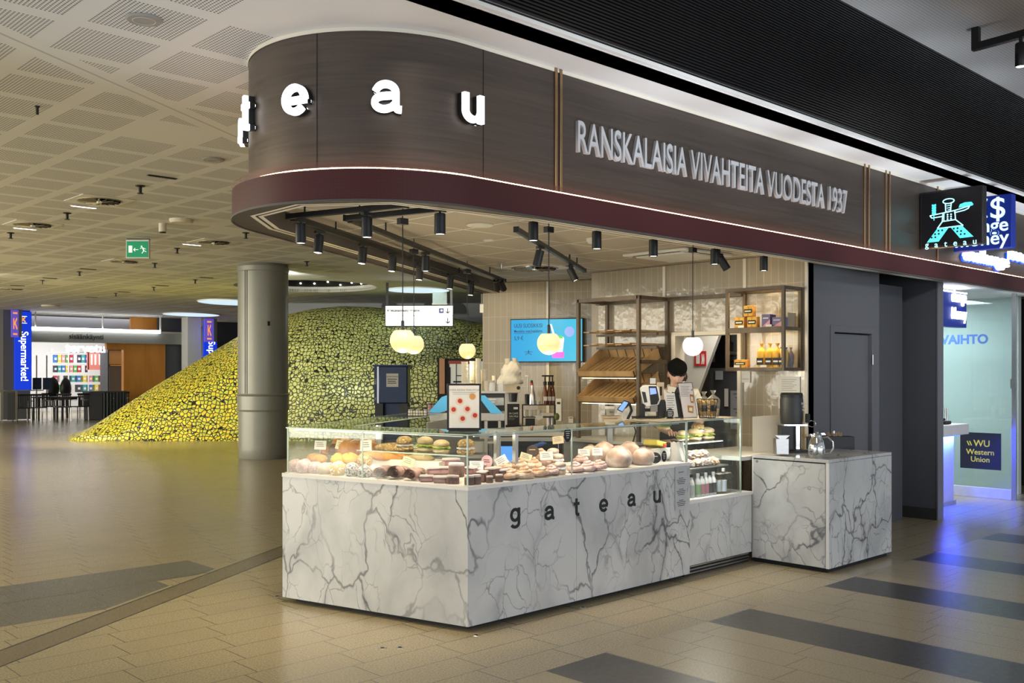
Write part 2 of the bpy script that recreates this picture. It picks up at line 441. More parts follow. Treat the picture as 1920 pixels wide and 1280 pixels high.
def m_tile(name, off=0.0):
    t = MT(name, (.55, .5, .42), .12)
    x, y, z = t.xyz()
    u = (x/.078).fr()*.078; v = ((z-off)/.282).fr()*.282
    g = u.lt(.005).mx(v.lt(.005))
    ti = t.noise(1.0, 0, t.vec((x/.078).fl()*3.7, ((z-off)/.282).fl()*9.1))
    t.color(t.mix(g, t.mix(ti, (.33, .285, .215), (.41, .36, .275)), (.52, .46, .36)))
    wav = t.noise(9, 2, t.vec(x + (x/.078).fl()*.37, y, z + ((z-off)/.282).fl()*.53))
    t.bump(wav*.9 + g*-1.0, .35, .012)
    return t.m
def m_marble():
    t = MT('veined_white_marble', (.8, .8, .79), .16); x, y, z = t.xyz()
    v0 = t.map(None, rot=(.2, .3, .5), sc=(1, 1, .72))
    w = t.warp(.55, 1.7, v0); w2 = t.warp(.13, 7, w)
    e1 = t.voro(2.5, 'DISTANCE_TO_EDGE', w2); e2 = t.voro(6.5, 'DISTANCE_TO_EDGE', w2)
    k1 = t.noise(1.1, 2, v0); k2 = t.noise(2.2, 3, t.map(v0, (5, 2, 1)))
    vein1 = e1.ss(0.0, .03).inv()*k1.ss(.34, .56); vein2 = e2.ss(0.0, .035).inv()*k2.ss(.40, .56)
    patch = (e1.ss(0, .16).inv())*k2.ss(.50, .68)
    cloud = t.noise(2.6, 5, w)
    c = t.mix(cloud.ss(.35, .75), (.64, .64, .63), (.46, .465, .465))
    c = t.mix(patch*.6, c, (.34, .34, .35))
    c = t.mix(vein2*.72, c, (.22, .22, .23))
    c = t.mix(vein1*.85, c, (.10, .10, .11))
    return t.color(c).m
def m_fascia():
    t = MT('brushed_bronze_panel', (.1, .08, .07), .42, .55)
    x, y, z = t.xyz()
    n = t.noise(3, 5, t.vec(x*.6, y*.6, z*22)); n2 = t.noise(1.2, 2)
    c = t.mix(n, (.060, .046, .038), (.135, .105, .085))
    t.color(t.mix(n2*.5, c, (.075, .06, .052))); t.rough(n*.2+.32)
    return t.m
def m_band():
    t = MT('burgundy_perforated_metal', (.09, .03, .028), .5, .0, .25)
    x, y, z = t.xyz('UV')
    dx = (x/.0085).fr()-.5; dz = (y/.0085).fr()-.5
    h = (dx*dx+dz*dz).lt(.09)
    t.color(t.mix(h, (.085, .018, .018), (.02, .008, .008)))
    return t.m
def m_mesh():
    t = MT('perforated_metal_lip', (.16, .06, .05), .4, .2)
    x, y, z = t.xyz('UV')
    dx = (x/.0105).fr(); dz = (y/.0105).fr()
    t.alpha(dx.lt(.30).mx(dz.lt(.30)))
    return t.m
def m_mosaic():
    t = MT('yellow_green_mosaic', rough=.3)
    w = t.warp(.25, 1.3)
    sv = t.map(w, sc=(1, 1, 1))
    e = t.voro(11.5, 'DISTANCE_TO_EDGE', sv, rnd=.68); c = t.voro(11.5, 'F1', sv, out='Color', rnd=.68)
    r, g, b = t.xyz(vec=c); x, y, z = t.xyz()
    base = t.mix(r, (.62, .52, .04), (.80, .68, .08))
    base = t.mix(g.gt(.62)*.8, base, (.50, .54, .07))
    base = t.mix(x.ss(-.7, 1.1)*.85, base, t.mix(b, (.34, .38, .14), (.50, .53, .24)))
    grout = e.lt(.085)
    t.color(t.mix(grout, base, (.012, .014, .008)))
    t.bump(e.ss(0, .2), .6, .02)
    return t.m
def m_wood(name, a, b, sc=6, rough=.5):
    t = MT(name, a, rough); x, y, z = t.xyz()
    n = t.noise(sc, 4, t.vec(x*1.0, y*1.0, z*.18), 1.2)
    return t.color(t.mix(n.ss(.3, .7), a, b)).m
M = dict(
    floor=m_floor(), ceil=m_ceiling(), sceil=m_stall_ceiling(), upper=m_upper(), tile=m_tile('beige_glazed_tiles'), marble=m_marble(),
    fascia=m_fascia(), band=m_band(), lip=m_mesh(), mosaic=m_mosaic(),
    wood=m_wood('oak_wood', (.36, .22, .095), (.50, .33, .155)), dwood=m_wood('dark_bronze_wood', (.085, .058, .032), (.13, .09, .05)),
    white=flat('white_paint', (.78, .77, .74), .5, var=.04), black=flat('black_metal', (.012, .012, .013), .4, .2, var=.2), blackp=flat('black_plastic', (.02, .02, .021), .35, var=.15),
    slat=flat('black_slats', (.010, .010, .011), .35, .3, var=.2), slatb=flat('black_backing', (.004, .004, .004), .8, var=.2),
    grey=flat('grey_wall_paint', (.13, .132, .142), .55, var=.05, sc=4), dgrey=flat('dark_grey_paint', (.07, .072, .082), .55, var=.06, sc=4), trimw=flat('cream_trim', (.72, .66, .55), .5, var=.04),
    soffit=flat('dark_soffit', (.07, .058, .05), .6, var=.08), steel=flat('brushed_steel', (.55, .54, .52), .28, .9, var=.1, sc=40), chrome=flat('polished_steel', (.75, .75, .74), .08, 1, var=.02),
    col=flat('column_grey_metal', (.29, .29, .255), .40, .2, var=.08, sc=3), brass=flat('bronze_trim', (.34, .22, .12), .35, .8, var=.1),
    led=MT('warm_led', (1, .7, .4)).emit((1, .66, .40), 14).m, ledu=MT('under_counter_led', (1, .85, .5)).emit((1, .78, .42), 46).m, ledc=MT('counter_led', (1, .85, .5)).emit((1, .78, .42), 9).m, tubel=MT('cool_tube', (1, 1, 1)).emit((.95, .97, 1), 5).m,
    lamp=MT('lamp_lens', (1, 1, 1)).emit((1, .93, .8), 6).m, halo=MT('halo_led', (1, 1, 1)).emit((.85, .93, 1), 22).m, sign=MT('white_lit_acrylic', (1, 1, 1)).emit((.93, .97, 1), 2.2).m,
    glass=glass('clear_glass'), edge=flat('green_glass_edge', (.50, .62, .52), .15, var=.05), frost=MT('frosted_acrylic', (.80, .74, .62), .4).m,
    deck=flat('white_display_deck', (.80, .77, .73), .35, var=.03), paper=flat('white_card', (.80, .78, .73), .6, var=.03), ink=flat('black_ink', (.012, .012, .013), .6, var=0),
    greyink=flat('grey_ink', (.22, .21, .2), .7, var=0), plinth=flat('black_plinth', (.008, .008, .008), .7, var=0), letter=flat('pale_grey_letters', (.55, .55, .56), .4, .2, var=.03),
)
M['frost'].node_tree.nodes['Principled BSDF'].inputs['Alpha'].default_value = .72
# ------------------------------------------------------------------ the shell of the hall
o = struct(MB().face([(-12,-9,0),(48,-9,0),(48,48,0),(-12,48,0)]).build('floor', M['floor'], smooth=0))
def cut(o, cutters):
    for c in cutters:
        m = o.modifiers.new('hole', 'BOOLEAN'); m.object = c; m.operation = 'DIFFERENCE'; m.solver = 'EXACT'
    dg = bpy.context.evaluated_depsgraph_get(); dg.update()
    me = bpy.data.meshes.new_from_object(o.evaluated_get(dg)); o.modifiers.clear(); o.data = me
    for c in cutters: bpy.data.objects.remove(c)
cl = struct(MB().box(-12, 48, 3.92, 48, 3.55, 3.62).build('ceiling', M['ceil'], smooth=0))
cc = zp(574, 537, 3.55)
COFR = 1.62
cut(cl, [MB().cyl((cc.x, cc.y, 3.3), (cc.x, cc.y, 4.2), COFR, n=64).build('cutter', None, smooth=0)])
# dark bulkhead of horizontal slats and the higher ceiling in front of it
b = MB().box(-3, 24, 3.93, 4.1, 3.55, 4.66).build('wall_bulkhead', M['slatb'], smooth=0); struct(b)
b = MB()
k = 0
while 3.565+k*.0213 < 4.62:
    z = 3.565+k*.0213; b.box(-3, 24, 3.905, 3.93, z, z+.0115); k += 1
struct(b.build('trim_1', M['slat'], smooth=0))
struct(MB().box(-3, 24, 3.885, 3.92, 3.552, 3.575).build('trim_2', M['white'], smooth=0))
struct(MB().box(-3, 24, -3.5, 3.93, 4.63, 4.72).build('ceiling', M['upper'], smooth=0))
# far walls closing the hall
struct(MB().box(26, 26.3, 4, 34, 0, 3.55).build('wall_far', M['dgrey'], smooth=0))
# ------------------------------------------------------------------ canopy of the stall
CX, CY, RB = 3.796, 5.19, .936
NB = Vector((-D2.y, D2.x, 0))     # outward normal of the back side
def outline(off, xend=18.5, back=6.2, n=28):
    """plan of the canopy edge drawn in by OFF: front, rounded nose, back side"""
    r = RB-off; pts = [(xend, CY-r)]
    a0, a1 = -PI/2, -PI-(PI/2-A2)-0.0
    a1 = -(2*PI - math.atan2(NB.y, NB.x))
    for i in range(n+1):
        a = a0+(a1-a0)*i/n; pts.append((CX+r*math.cos(a), CY+r*math.sin(a)))
    e = Vector((CX, CY, 0))+NB*r+D2*back; pts.append((e.x, e.y))
    return pts
def strip(pa, za, pb, zb, uv=True):
    """band of faces between two outlines at two heights, with lengths as UV"""
    m = bmesh.new(); L = m.loops.layers.uv.new('UVMap')
    A = [m.verts.new((p[0], p[1], za)) for p in pa]; B = [m.verts.new((p[0], p[1], zb)) for p in pb]
    u = 0
    for i in range(len(pa)-1):
        d = (Vector(pa[i])-Vector(pa[i+1])).length
        f = m.faces.new((A[i], A[i+1], B[i+1], B[i]))
        for l, (uu, vv) in zip(f.loops, ((u, 0), (u+d, 0), (u+d, zb-za), (u, zb-za))): l[L].uv = (uu, vv)
        u += d
    w = MB(); w.bm.free(); w.bm = m
    return w
canopy = thing('shop_canopy', 'dark bronze rounded canopy with burgundy perforated band over the bakery stall', 'canopy', (CX, CY, 2.55))
OF = .10
P0, P1 = outline(0), outline(OF)
b = strip(P1, 2.74, P1, 3.549); fas = b.build('fascia', M['fascia'], canopy, world=True)
b = strip(P0, 2.55, P0, 2.722); b.build('perforated_band', M['band'], canopy, world=True)
b = strip(P0, 2.722, P0, 2.765); b.build('perforated_lip', M['lip'], canopy, world=True, label='see-through perforated upper lip of the band')
b = strip(outline(-.006), 2.543, outline(-.006), 2.556); b.build('edge_trim', M['soffit'], canopy, world=True)
b = strip(outline(.004), 2.719, outline(.09), 2.719); b.build('light_channel', M['soffit'], canopy, world=True)
b = strip(outline(.06), 2.739, outline(.06), 2.747); b.build('light_strip', M['led'], canopy, world=True, label='warm glowing light strip behind the lip')
b = strip(outline(.008), 2.7235, outline(.055), 2.7235); b.build('light_strip', MT('cove_led', (1, .7, .4)).emit((1, .60, .36), 6).m, canopy, world=True, label='warm upward light strip inside the channel')
b = strip(outline(OF-.004), 3.525, outline(OF-.004), 3.549); b.build('top_trim', M['trimw'], canopy, world=True)
# soffit ring and stepped trims
bk = Vector((3.36, 5.86, 0)); e2 = bk+D2*5.6
inner = [(18.5, 4.30), (4.4, 4.31), (3.33, 4.44), (2.97, 4.88), (2.99, 5.44), (bk.x, bk.y), (e2.x, e2.y)]
def off_poly(pl, d):
    out = []
    n = len(pl)
    for i in range(n):
        def nrm(a, b):
            v = Vector((b[0]-a[0], b[1]-a[1])).normalized(); return Vector((v.y, -v.x))
        ns = []
        if i > 0: ns.append(nrm(pl[i-1], pl[i]))
        if i < n-1: ns.append(nrm(pl[i], pl[i+1]))
        if len(ns) == 2:
            bsec = (ns[0]+ns[1]); bsec = bsec/ (bsec.length_squared/2)
        else: bsec = ns[0]
        out.append((pl[i][0]+bsec.x*d, pl[i][1]+bsec.y*d))
    return out
ins = lambda d: off_poly(inner, d)
m = bmesh.new()
def ring(pa, pb, z):
    """flat soffit between the curved edge and the inner polygon"""
    A = [m.verts.new((p[0], p[1], z)) for p in pa]; B = [m.verts.new((p[0], p[1], z)) for p in pb]
    m.faces.new(A + B[::-1])
ring(outline(.002), inner, 2.552)
bmesh.ops.triangulate(m, faces=m.faces)
w = MB(); w.bm.free(); w.bm = m; w.build('soffit', M['soffit'], canopy, world=True)
for d0, d1, mt in ((0, .028, 'trimw'), (.028, .045, 'plinth'), (.045, .075, 'trimw')):
    b = strip(ins(d0), 2.55, ins(d1), 2.55); b.build('ceiling_trim', M[mt], canopy, world=True)
b = strip(ins(.075), 2.55, ins(.077), 2.69); b.build('riser', M['soffit'], canopy, world=True)
q = ins(.03)
struct(MB().prism([(p[0], p[1]) for p in q] + [(18.5, 14)], 2.68, 2.70).build('ceiling', M['sceil'], smooth=0))
# panel joints and bronze trims on the front
YF = CY-RB+OF
for px in (906,):
    p = yp(px, 200, YF); b = MB().box(p.x-.002, p.x+.002, YF-.003, YF, 2.74, 3.55); b.build('panel_joint', M['plinth'], canopy, world=True)
for px in (1041, 1050, 1620, 1628, 1660, 1667, 1757):
    p = yp(px, 300, YF); b = MB().box(p.x-.011, p.x+.011, YF-.014, YF, 2.74, 3.55); b.build('bronze_strip', M['brass'], canopy, world=True, bevel=.003)
r = RB-OF
for a in (math.radians(-152),):
    p = (CX+r*math.cos(a), CY+r*math.sin(a)); MB().cyl((p[0], p[1], 2.74), (p[0], p[1], 3.55), .003, n=6).build('panel_joint', M['plinth'], canopy, world=True)
# illuminated letters standing off the fascia
for ch, px, py, xh in (('e', 553, 187, .172), ('a', 724, 181, .172), ('u', 887, 203, .165), ('t', 460, 220, .165), ('a', 0, 248, .17)):
    best = None
    for i in range(500):               # walk the rounded plan to the place of the letter
        a = -PI/2-2.0*i/499; c = Vector((CX+(r+.05)*math.cos(a), CY+(r+.05)*math.sin(a), 0))
        D = c.x*FX+c.y*FY; xx = 960+FOC*(c.x*RX+c.y*RY)/D
        if best is None or abs(xx-px) < best[0]: best = (abs(xx-px), c, a, D)
    c, a, D = best[1], best[2], best[3]
    if px == 887: q = yp(px, py, YF-.05); c = Vector((q.x, q.y, 0)); a = -PI/2; D = q.x*FX+q.y*FY
    if px == 0: a = -PI-.66; c = Vector((CX+(r+.05)*math.cos(a), CY+(r+.05)*math.sin(a), 0)); D = c.x*FX+c.y*FY
    z = 1.6+(HZ-py)/FOC*D
    glyph(ch, xh, M['sign'], canopy, (c.x, c.y, z), (PI/2, 0, a+PI/2), .014, .225, label='glowing white letter '+ch+' on the fascia')
    glyph(ch, xh, M['black'], canopy, (c.x-.034*math.cos(a), c.y-.034*math.sin(a), z), (PI/2, 0, a+PI/2), .018, .225, 'letter_back')
    glyph(ch, xh, M['halo'], canopy, (c.x-.0475*math.cos(a), c.y-.0475*math.sin(a), z), (PI/2, 0, a+PI/2), .001, .09, 'letter_halo')
pa, pb = yp(1078, 262, YF), yp(1584, 380, YF)
wid = pb.x-pa.x
tl = text('RANSKALAISIA VIVAHTEITA VUODESTA 1937', .20, M['letter'], canopy, ((pa.x+pb.x)/2, YF-.012, (pa.z+pb.z)/2), (PI/2, 0, 0), .012, .003, name='lettering', world=True, label='pale grey raised slogan letters')
k = wid/(max(v.co.x for v in tl.data.vertices)-min(v.co.x for v in tl.data.vertices)); hh = max(v.co.y for v in tl.data.vertices)-min(v.co.y for v in tl.data.vertices)
tl.data.transform(Matrix.Diagonal((k, .213/hh, 1, 1)))
# ------------------------------------------------------------------ walls of the stall
W0, W1 = ld((905-960)/FOC*12.0, 12.0), ld((1150-960)/FOC*11.45, 11.45)
wl = (W1-W0).length; wr = math.atan2((W1-W0).y, (W1-W0).x)
def on_wall(px, py, off=0.0):
    """point of the back wall seen at a pixel, OFF in front of it"""
    c = (px-960)/FOC; d = Vector((FX+c*RX, FY+c*RY, 0)); n = Vector((-(W1-W0).y, (W1-W0).x, 0)).normalized()
    if n.dot(W0) > 0: n = -n
    D = (W0.dot(n)+off)/d.dot(n)
    return dp(px, py, D)
struct(MB().box(0, wl, 0, .15, 0, 2.675).build('wall_back', M['tile'], loc=W0, rz=wr, smooth=0))
XW = 8.07
tr = m_tile('beige_glazed_tiles_side', .15)
w = MB(); w.box(4.55, 5.25, -.12, 0, 0, 2.675); w.box(5.25, 6.03, -.12, 0, 1.97, 2.675); w.box(6.03, 7.05, -.12, 0, 0, 2.675)
struct(w.build('wall_right', tr, loc=(XW, 0, 0), rz=PI/2, smooth=0))
struct(MB().box(XW, 12, 7.05, 7.15, 0, 2.675).build('wall_return', flat('return_paint', (.36, .31, .24), .5), smooth=0))
tn = 3
def trim(mb, mat):
    global tn
    o = struct(mb.build('trim_%d' % tn, M[mat], smooth=0)); tn += 1; return o
p = on_wall(1028, 560, .0)
b = MB().box(-.018, .018, -.02, 0, .9, 2.67); o = trim(b, 'trimw'); o.location = (p.x, p.y, 0); o.rotation_euler.z = wr
for px in (1246, 1397):
    p = xp(px, 500, XW); trim(MB().box(XW-.012, XW-.001, p.y-.016, p.y+.016, 2.36, 2.67), 'trimw')
trim(MB().box(XW-.02, XW+.0, 4.535, 4.56, 0, 2.67), 'trimw')
# grey service wall with its flush door
g = MB(); g.box(8.08, 8.50, 4.55, 4.67, 0, 2.675); g.box(8.50, 9.37, 4.55, 4.67, 2.0, 2.675); g.box(9.37, 9.49, 4.55, 4.67, 0, 2.675)
struct(g.build('wall_front', M['grey'], smooth=0))
dr = thing('door_1', 'grey flush door', 'door', (8.50, 4.55, 0)); dr['kind'] = 'structure'
MB().box(8.565, 9.305, 4.575, 4.61, .01, 1.955).build('door_leaf', M['grey'], dr, world=True, bevel=.003)
f = MB(); f.box(8.49, 8.555, 4.535, 4.66, 0, 2.03); f.box(9.315, 9.38, 4.535, 4.66, 0, 2.03); f.box(8.555, 9.315, 4.535, 4.66, 1.965, 2.03)
f.build('door_frame', M['grey'], dr, world=True, bevel=.004)
MB().cyl((9.31, 4.53, 1.66), (9.31, 4.53, 1.76), .009, n=10).build('hinge', M['steel'], dr, world=True)
# dark recess and the partition before the exchange kiosk
struct(MB().box(9.49, 10.6, 6.2, 6.3, 0, 2.675).build('wall_recess', M['dgrey'], smooth=0))
struct(MB().box(9.39, 9.49, 4.67, 6.2, 0, 2.675).build('wall_recess', M['dgrey'], smooth=0))
pt = MB().box(10.54, 10.66, 4.41, 7.0, 0, 2.675).build('wall_partition', M['dgrey'], smooth=0); struct(pt)
struct(MB().box(10.525, 10.54, 4.42, 6.2, 0, .12).build('baseboard_partition', flat('baseboard_dark', (.03, .028, .027), .5), smooth=0))
struct(MB().box(10.53, 10.67, 4.395, 4.41, 0, 2.56).build('trim_partition', flat('aluminium_edge', (.22, .22, .235), .4, .5), smooth=0))
# back room behind the doorway
struct(MB().box(10.2, 10.3, 4.7, 7.0, 0, 2.5).build('wall_storeroom', M['plinth'], smooth=0))
struct(MB().box(8.2, 10.3, 4.68, 4.74, 0, 2.5).build('wall_storeroom', M['dgrey'], smooth=0))
q0, q1, q2, q3 = xp(1268, 625, 8.75), xp(1352, 615, 8.75), xp(1305, 745, 8.75), xp(1290, 790, 8.75)
sp = MB(); pl = [(q0.y+.3, .0), (q0.y+.3, 2.2), (q1.y, 2.2), (q1.y-.005, q1.z), (q2.y, q2.z), (q3.y, .0)]
sp.prism(pl, 0, .05, Matrix(((0,0,1,8.75),(1,0,0,0),(0,1,0,0),(0,0,0,1))))
o = sp.build('wall_slanted', M['white'], smooth=0); struct(o)
fr = thing('door_2', 'doorway to the back room', 'doorway', (8.05, 5.64, 0)); fr['kind'] = 'structure'
f = MB(); f.box(8.04, 8.2, 6.0, 6.05, 0, 1.99); f.box(8.04, 8.2, 5.23, 5.27, 0, 1.99); f.box(8.04, 8.2, 5.27, 6.0, 1.95, 1.99)
f.build('door_frame', M['trimw'], fr, world=True, bevel=.003)
fs = thing('fire_safety_sign', 'red fire equipment sign on slanted white wall behind the barista', 'sign', xp(1313, 672, 8.74))
c = fs.location.copy()
MB().box(-.004, .004, -.075, .075, -.08, .08).build('plate', flat('sign_red', (.55, .02, .03), .5), fs)
MB().box(-.007, -.004, .005, .05, -.055, .05).build('pictogram', M['white'], fs)
w = MB()
for k in range(3): w.tube([(-.007, -.02-.015*k, -.06), (-.007, -.03-.012*k, -.01), (-.007, -.022-.014*k, .05)], [.004, .006, .002], 6)
w.build('flame', M['white'], fs)
area('storeroom_fill', (8.35, 5.62, 2.45), (0, 0, 0), .4, 14, (1, .93, .82))  # unseen lamp added to brighten the slanted white wall
cb = thing('storage_cabinet', 'dark grey metal cabinet with taped notes in the back room', 'cabinet', (9.35, 6.08, 0))
MB().box(9.35, 9.9, 5.73, 6.5, 0, 1.63).build('body', M['dgrey'], cb, world=True, bevel=.006)
w = MB(); w.box(9.335, 9.35, 6.44, 6.5, 0, 1.63); w.box(9.335, 9.35, 5.73, 6.44, 1.59, 1.63); w.build('frame', M['grey'], cb, world=True)
for (y0, y1, z0, z1, cm) in ((5.78, 6.20, .95, 1.38, 'noteg'), (6.23, 6.28, 1.2, 1.4, 'paper'), (6.30, 6.40, 1.5, 1.6, 'notew'), (5.83, 6.13, .55, .9, 'noteg')):
    if cm not in M: M[cm] = flat(cm, (.30, .31, .34) if cm == 'noteg' else (.55, .6, .65), .6)
    o = MB().box(9.33, 9.335, y0, y1, z0, z1).build('note', M[cm], cb, world=True)
w = MB()
for k in range(9): w.box(9.327, 9.33, 5.82+.02*(k % 3), 6.16-.03*(k % 4), 1.34-k*.042, 1.347-k*.042)
w.build('handwriting', M['ink'], cb, world=True)
sh = thing('equipment_shelf', 'black equipment on shelf above the grey metal cabinet', 'shelf', (9.4, 6.08, 1.64))
MB().box(9.4, 9.9, 5.68, 6.33, 1.70, 1.92).build('box', M['blackp'], sh, world=True, bevel=.02)
MB().cyl((9.38, 5.83, 1.78), (9.38, 6.28, 1.80), .022).build('rail', M['steel'], sh, world=True)
MB().box(9.36, 9.92, 5.66, 6.5, 1.631, 1.70).build('shelf_board', M['black'], sh, world=True)

# ------------------------------------------------------------------ main counter
C0, A, E = Vector((3.94, 4.497, 0)), Vector((3.54, 5.99, 0)), Vector((6.215, 4.497, 0)); B = A+D2*3.3
path = [(E.x, E.y), (C0.x, C0.y), (A.x, A.y), (B.x, B.y)]
pin = lambda d: off_poly(path, d)
ctr = thing('display_counter', 'white marble bakery counter with glass display case', 'counter', (C0.x, C0.y, 0))
def loop(d0, d1, z0, z1, name, mat, k0=0, k1=4, **kw):
    a, b = pin(d0)[k0:k1], pin(d1)[k0:k1]
    return MB().prism(a+b[::-1], z0, z1).build(name, M[mat], ctr, world=True, smooth=0, **kw)
loop(.075, .56, .0, .09, 'plinth', 'plinth')
loop(.025, .60, .09, .868, 'carcass', 'white')
sx = yp(1081, 900, 4.497).x
def panel(p, q, z0, z1, mat='marble', name='marble_panel', t=.022, g=.0015):
    p, q = Vector(p), Vector(q); d = (q-p).normalized(); n = Vector((d.y, -d.x, 0))
    if n.dot(Vector((4.6, 5.6, 0))-p) < 0: n = -n
    p = p+d*g; q = q-d*g
    pts = [p, q, q+n*t, p+n*t]
    return MB().prism([(v.x, v.y) for v in pts], z0, z1).build(name, M[mat], ctr, world=True, smooth=0)
panel(C0, A, .035, .885); panel((sx, E.y, 0), C0, .035, .885); panel(E, (sx, E.y, 0), .035, .885); panel(A, B, .035, .885)
loop(-.003, .61, .868, .893, 'deck', 'deck')
MB().box(E.x-.012, E.x, 4.50, 5.05, .035, .868).build('end_panel', M['white'], ctr, world=True)
loop(.09, .11, .058, .088, 'under_light', 'ledu', label='warm light strip under the marble')
# glass of the case
ZT = 1.202
def pane(p, q, z0, z1, name='glass_pane', t=.006):
    p, q = Vector(p), Vector(q); d = (q-p).normalized(); n = Vector((d.y, -d.x, 0)); p = p+d*.002; q = q-d*.002
    return MB().prism([(v.x, v.y) for v in (p, q, q+n*t, p+n*t)], z0, z1).build(name, M['glass'], ctr, world=True, smooth=0)
gi = [Vector((*v, 0)) for v in pin(.03)]
gE, gC, gA, gB = gi
dl = (gA-gC); jl = gC + dl*.555
j1 = Vector((yp(1072, 850, gC.y).x, gC.y, 0)); gE = Vector((E.x-.01, gC.y, 0))
for a_, b_ in ((gC, jl), (jl, gA), (j1, gC), (gE, j1), (gA, gA+D2*1.5), (gA+D2*1.5, gA+D2*3.0)): pane(a_, b_, .893, ZT)
w = MB()
for v in (gC, jl, gA, j1, gE): w.box(v.x-.004, v.x+.004, v.y-.004, v.y+.004, .893, ZT)
each(w, 'glass_edge', M['edge'], ctr, world=True, label='pale green vertical glass edge')
loop(.022, .40, ZT, ZT+.008, 'glass_top', 'glass', 0, 4)
w = MB()
for a_, b_ in zip(pin(.02)[:-1], pin(.02)[1:]):
    w.bar((a_[0], a_[1], ZT+.004), (b_[0], b_[1], ZT+.004), .005, .008)
for a_, b_ in zip(pin(.40)[:-1], pin(.40)[1:]):
    w.bar((a_[0], a_[1], ZT+.004), (b_[0], b_[1], ZT+.004), .004, .008)
each(w, 'glass_top_edge', M['edge'], ctr, world=True, label='pale green edge of the glass top')
# pinkish case lamps under the front edges of the glass top
for a_, b_, e in ((gC, gA, 3.6), (gE, gC, 5.5)):
    d_ = b_-a_; n_ = Vector((d_.y, -d_.x, 0)).normalized()
    if n_.dot(Vector((4.6, 5.6, 0))-a_) < 0: n_ = -n_
    m_ = (a_+b_)/2+n_*.02; l = bpy.data.lights.new('case_lamp', 'AREA'); l.energy = e; l.color = (1, .85, .76); l.shape = 'RECTANGLE'; l.size = d_.length*.94; l.size_y = .014
    lo = bpy.data.objects.new('case_lamp', l); COL.objects.link(lo); lo.location = (m_.x, m_.y, 1.188); lo.rotation_euler = Matrix((d_.normalized(), Vector((0, 0, 1)).cross(d_.normalized()), Vector((0, 0, 1)))).transposed().to_euler()
    MB().bar(a_+n_*.02+d_*.03+Vector((0, 0, 1.193)), b_+n_*.02-d_*.03+Vector((0, 0, 1.193)), .014, .006).build('case_lamp_profile', M['steel'], ctr, world=True)
# mid shelf of the left case, its steel posts and the grey back panels
nl = Vector((dl.y, -dl.x, 0)).normalized()
if nl.x < 0: nl = -nl
def lc(s, d, z=0): return gC + dl*s + nl*d + Vector((0, 0, z))     # s along the left case, d inwards
a_, b_, c_, d_ = lc(.16, .34), lc(.78, .34), lc(.78, .60), lc(.16, .60)
MB().prism([(v.x, v.y) for v in (a_, b_, c_, d_)], 1.035, 1.043).build('glass_shelf', M['glass'], ctr, world=True, smooth=0)
w = MB(); w.bar(a_+Vector((0,0,1.039)), b_+Vector((0,0,1.039)), .004, .009); w.build('glass_shelf_edge', M['edge'], ctr, world=True)
w = MB()
for v in (lc(.12, .62), lc(.80, .62), lc(.02, .62)): w.box(v.x-.014, v.x+.014, v.y-.014, v.y+.014, .893, ZT)
each(w, 'post', M['steel'], ctr, world=True)
i6 = [Vector((*v, 0)) for v in pin(.62)]
q0, q1 = i6[2]+D2*.75, i6[2]+D2*2.2
w = MB(); w.prism([(v.x, v.y) for v in (q0, q1, q1+Vector((.01, -.012, 0)), q0+Vector((.01, -.012, 0)))], .893, 1.19)
w.build('back_panel', flat('warm_grey_panel', (.25, .235, .20), .5), ctr, world=True, label='warm grey panel at the back of the case')
for px in (1085, ):
    pass
# black letters on the front
xs = [(966, 969, 'g'), (1030, 961, 'a'), (1081, 954, 't'), (1132, 947, 'e'), (1184, 937, 'a'), (1232, 931, 'u')]
for px, py, ch in xs:
    p = yp(px, py, 4.495); glyph(ch, .092, M['ink'], ctr, (p.x, p.y, p.z+(.012 if ch == 'g' else 0)), (PI/2, 0, 0), .002, .22, label='black letter '+ch+' on the marble front')
pn = yp(1277, 914, 4.492); pn2 = thing('price_notice', 'pale price notice sheet on the right end of the marble counter front', 'notice', (pn.x, 4.494, pn.z))
MB().box(-.075, .075, -.003, 0, -.165, .165).build('sheet', M['letter'], pn2)
text('g a t e a u', .016, M['ink'], pn2, (0, -.004, .12), ext=.0005)
w = MB(); yy = .075
for k in range(3):
    for i, hw in enumerate((.028, .055, .05, .04)): w.box(-hw, hw, -.0045, -.003, yy-.004, yy); yy -= .0135
    yy -= .03
w.build('print', M['ink'], pn2)
# oval hygiene stickers on the glass
def oval(px, py, rw, rh, label, y=None):
    p = yp(px, py, (y or gC.y)-.006); t = thing('oval_sticker', label, 'sticker', p, 0, 'black oval stickers on the glass')
    MB().lathe([(0, 0), (1, 0), (1, .002), (0, .002)], n=28, M=Matrix.Rotation(PI/2, 4, 'X') @ Matrix.Diagonal((rw, rh, 1, 1))).build('disc', M['ink'], t)
    w = MB()
    for k in range(4): w.box(-rw*.6+rw*.1*k, rw*.6-.1*rw*k, -.0035, -.002, rh*.45-k*rh*.3, rh*.53-k*rh*.3)
    w.build('print', M['paper'], t)
oval(1064, 815, .036, .048, 'black oval sticker at the upper corner of front glass near the middle joint')
oval(1245, 855, .030, .042, 'black oval sticker low on the right front glass beside the cloth bag')

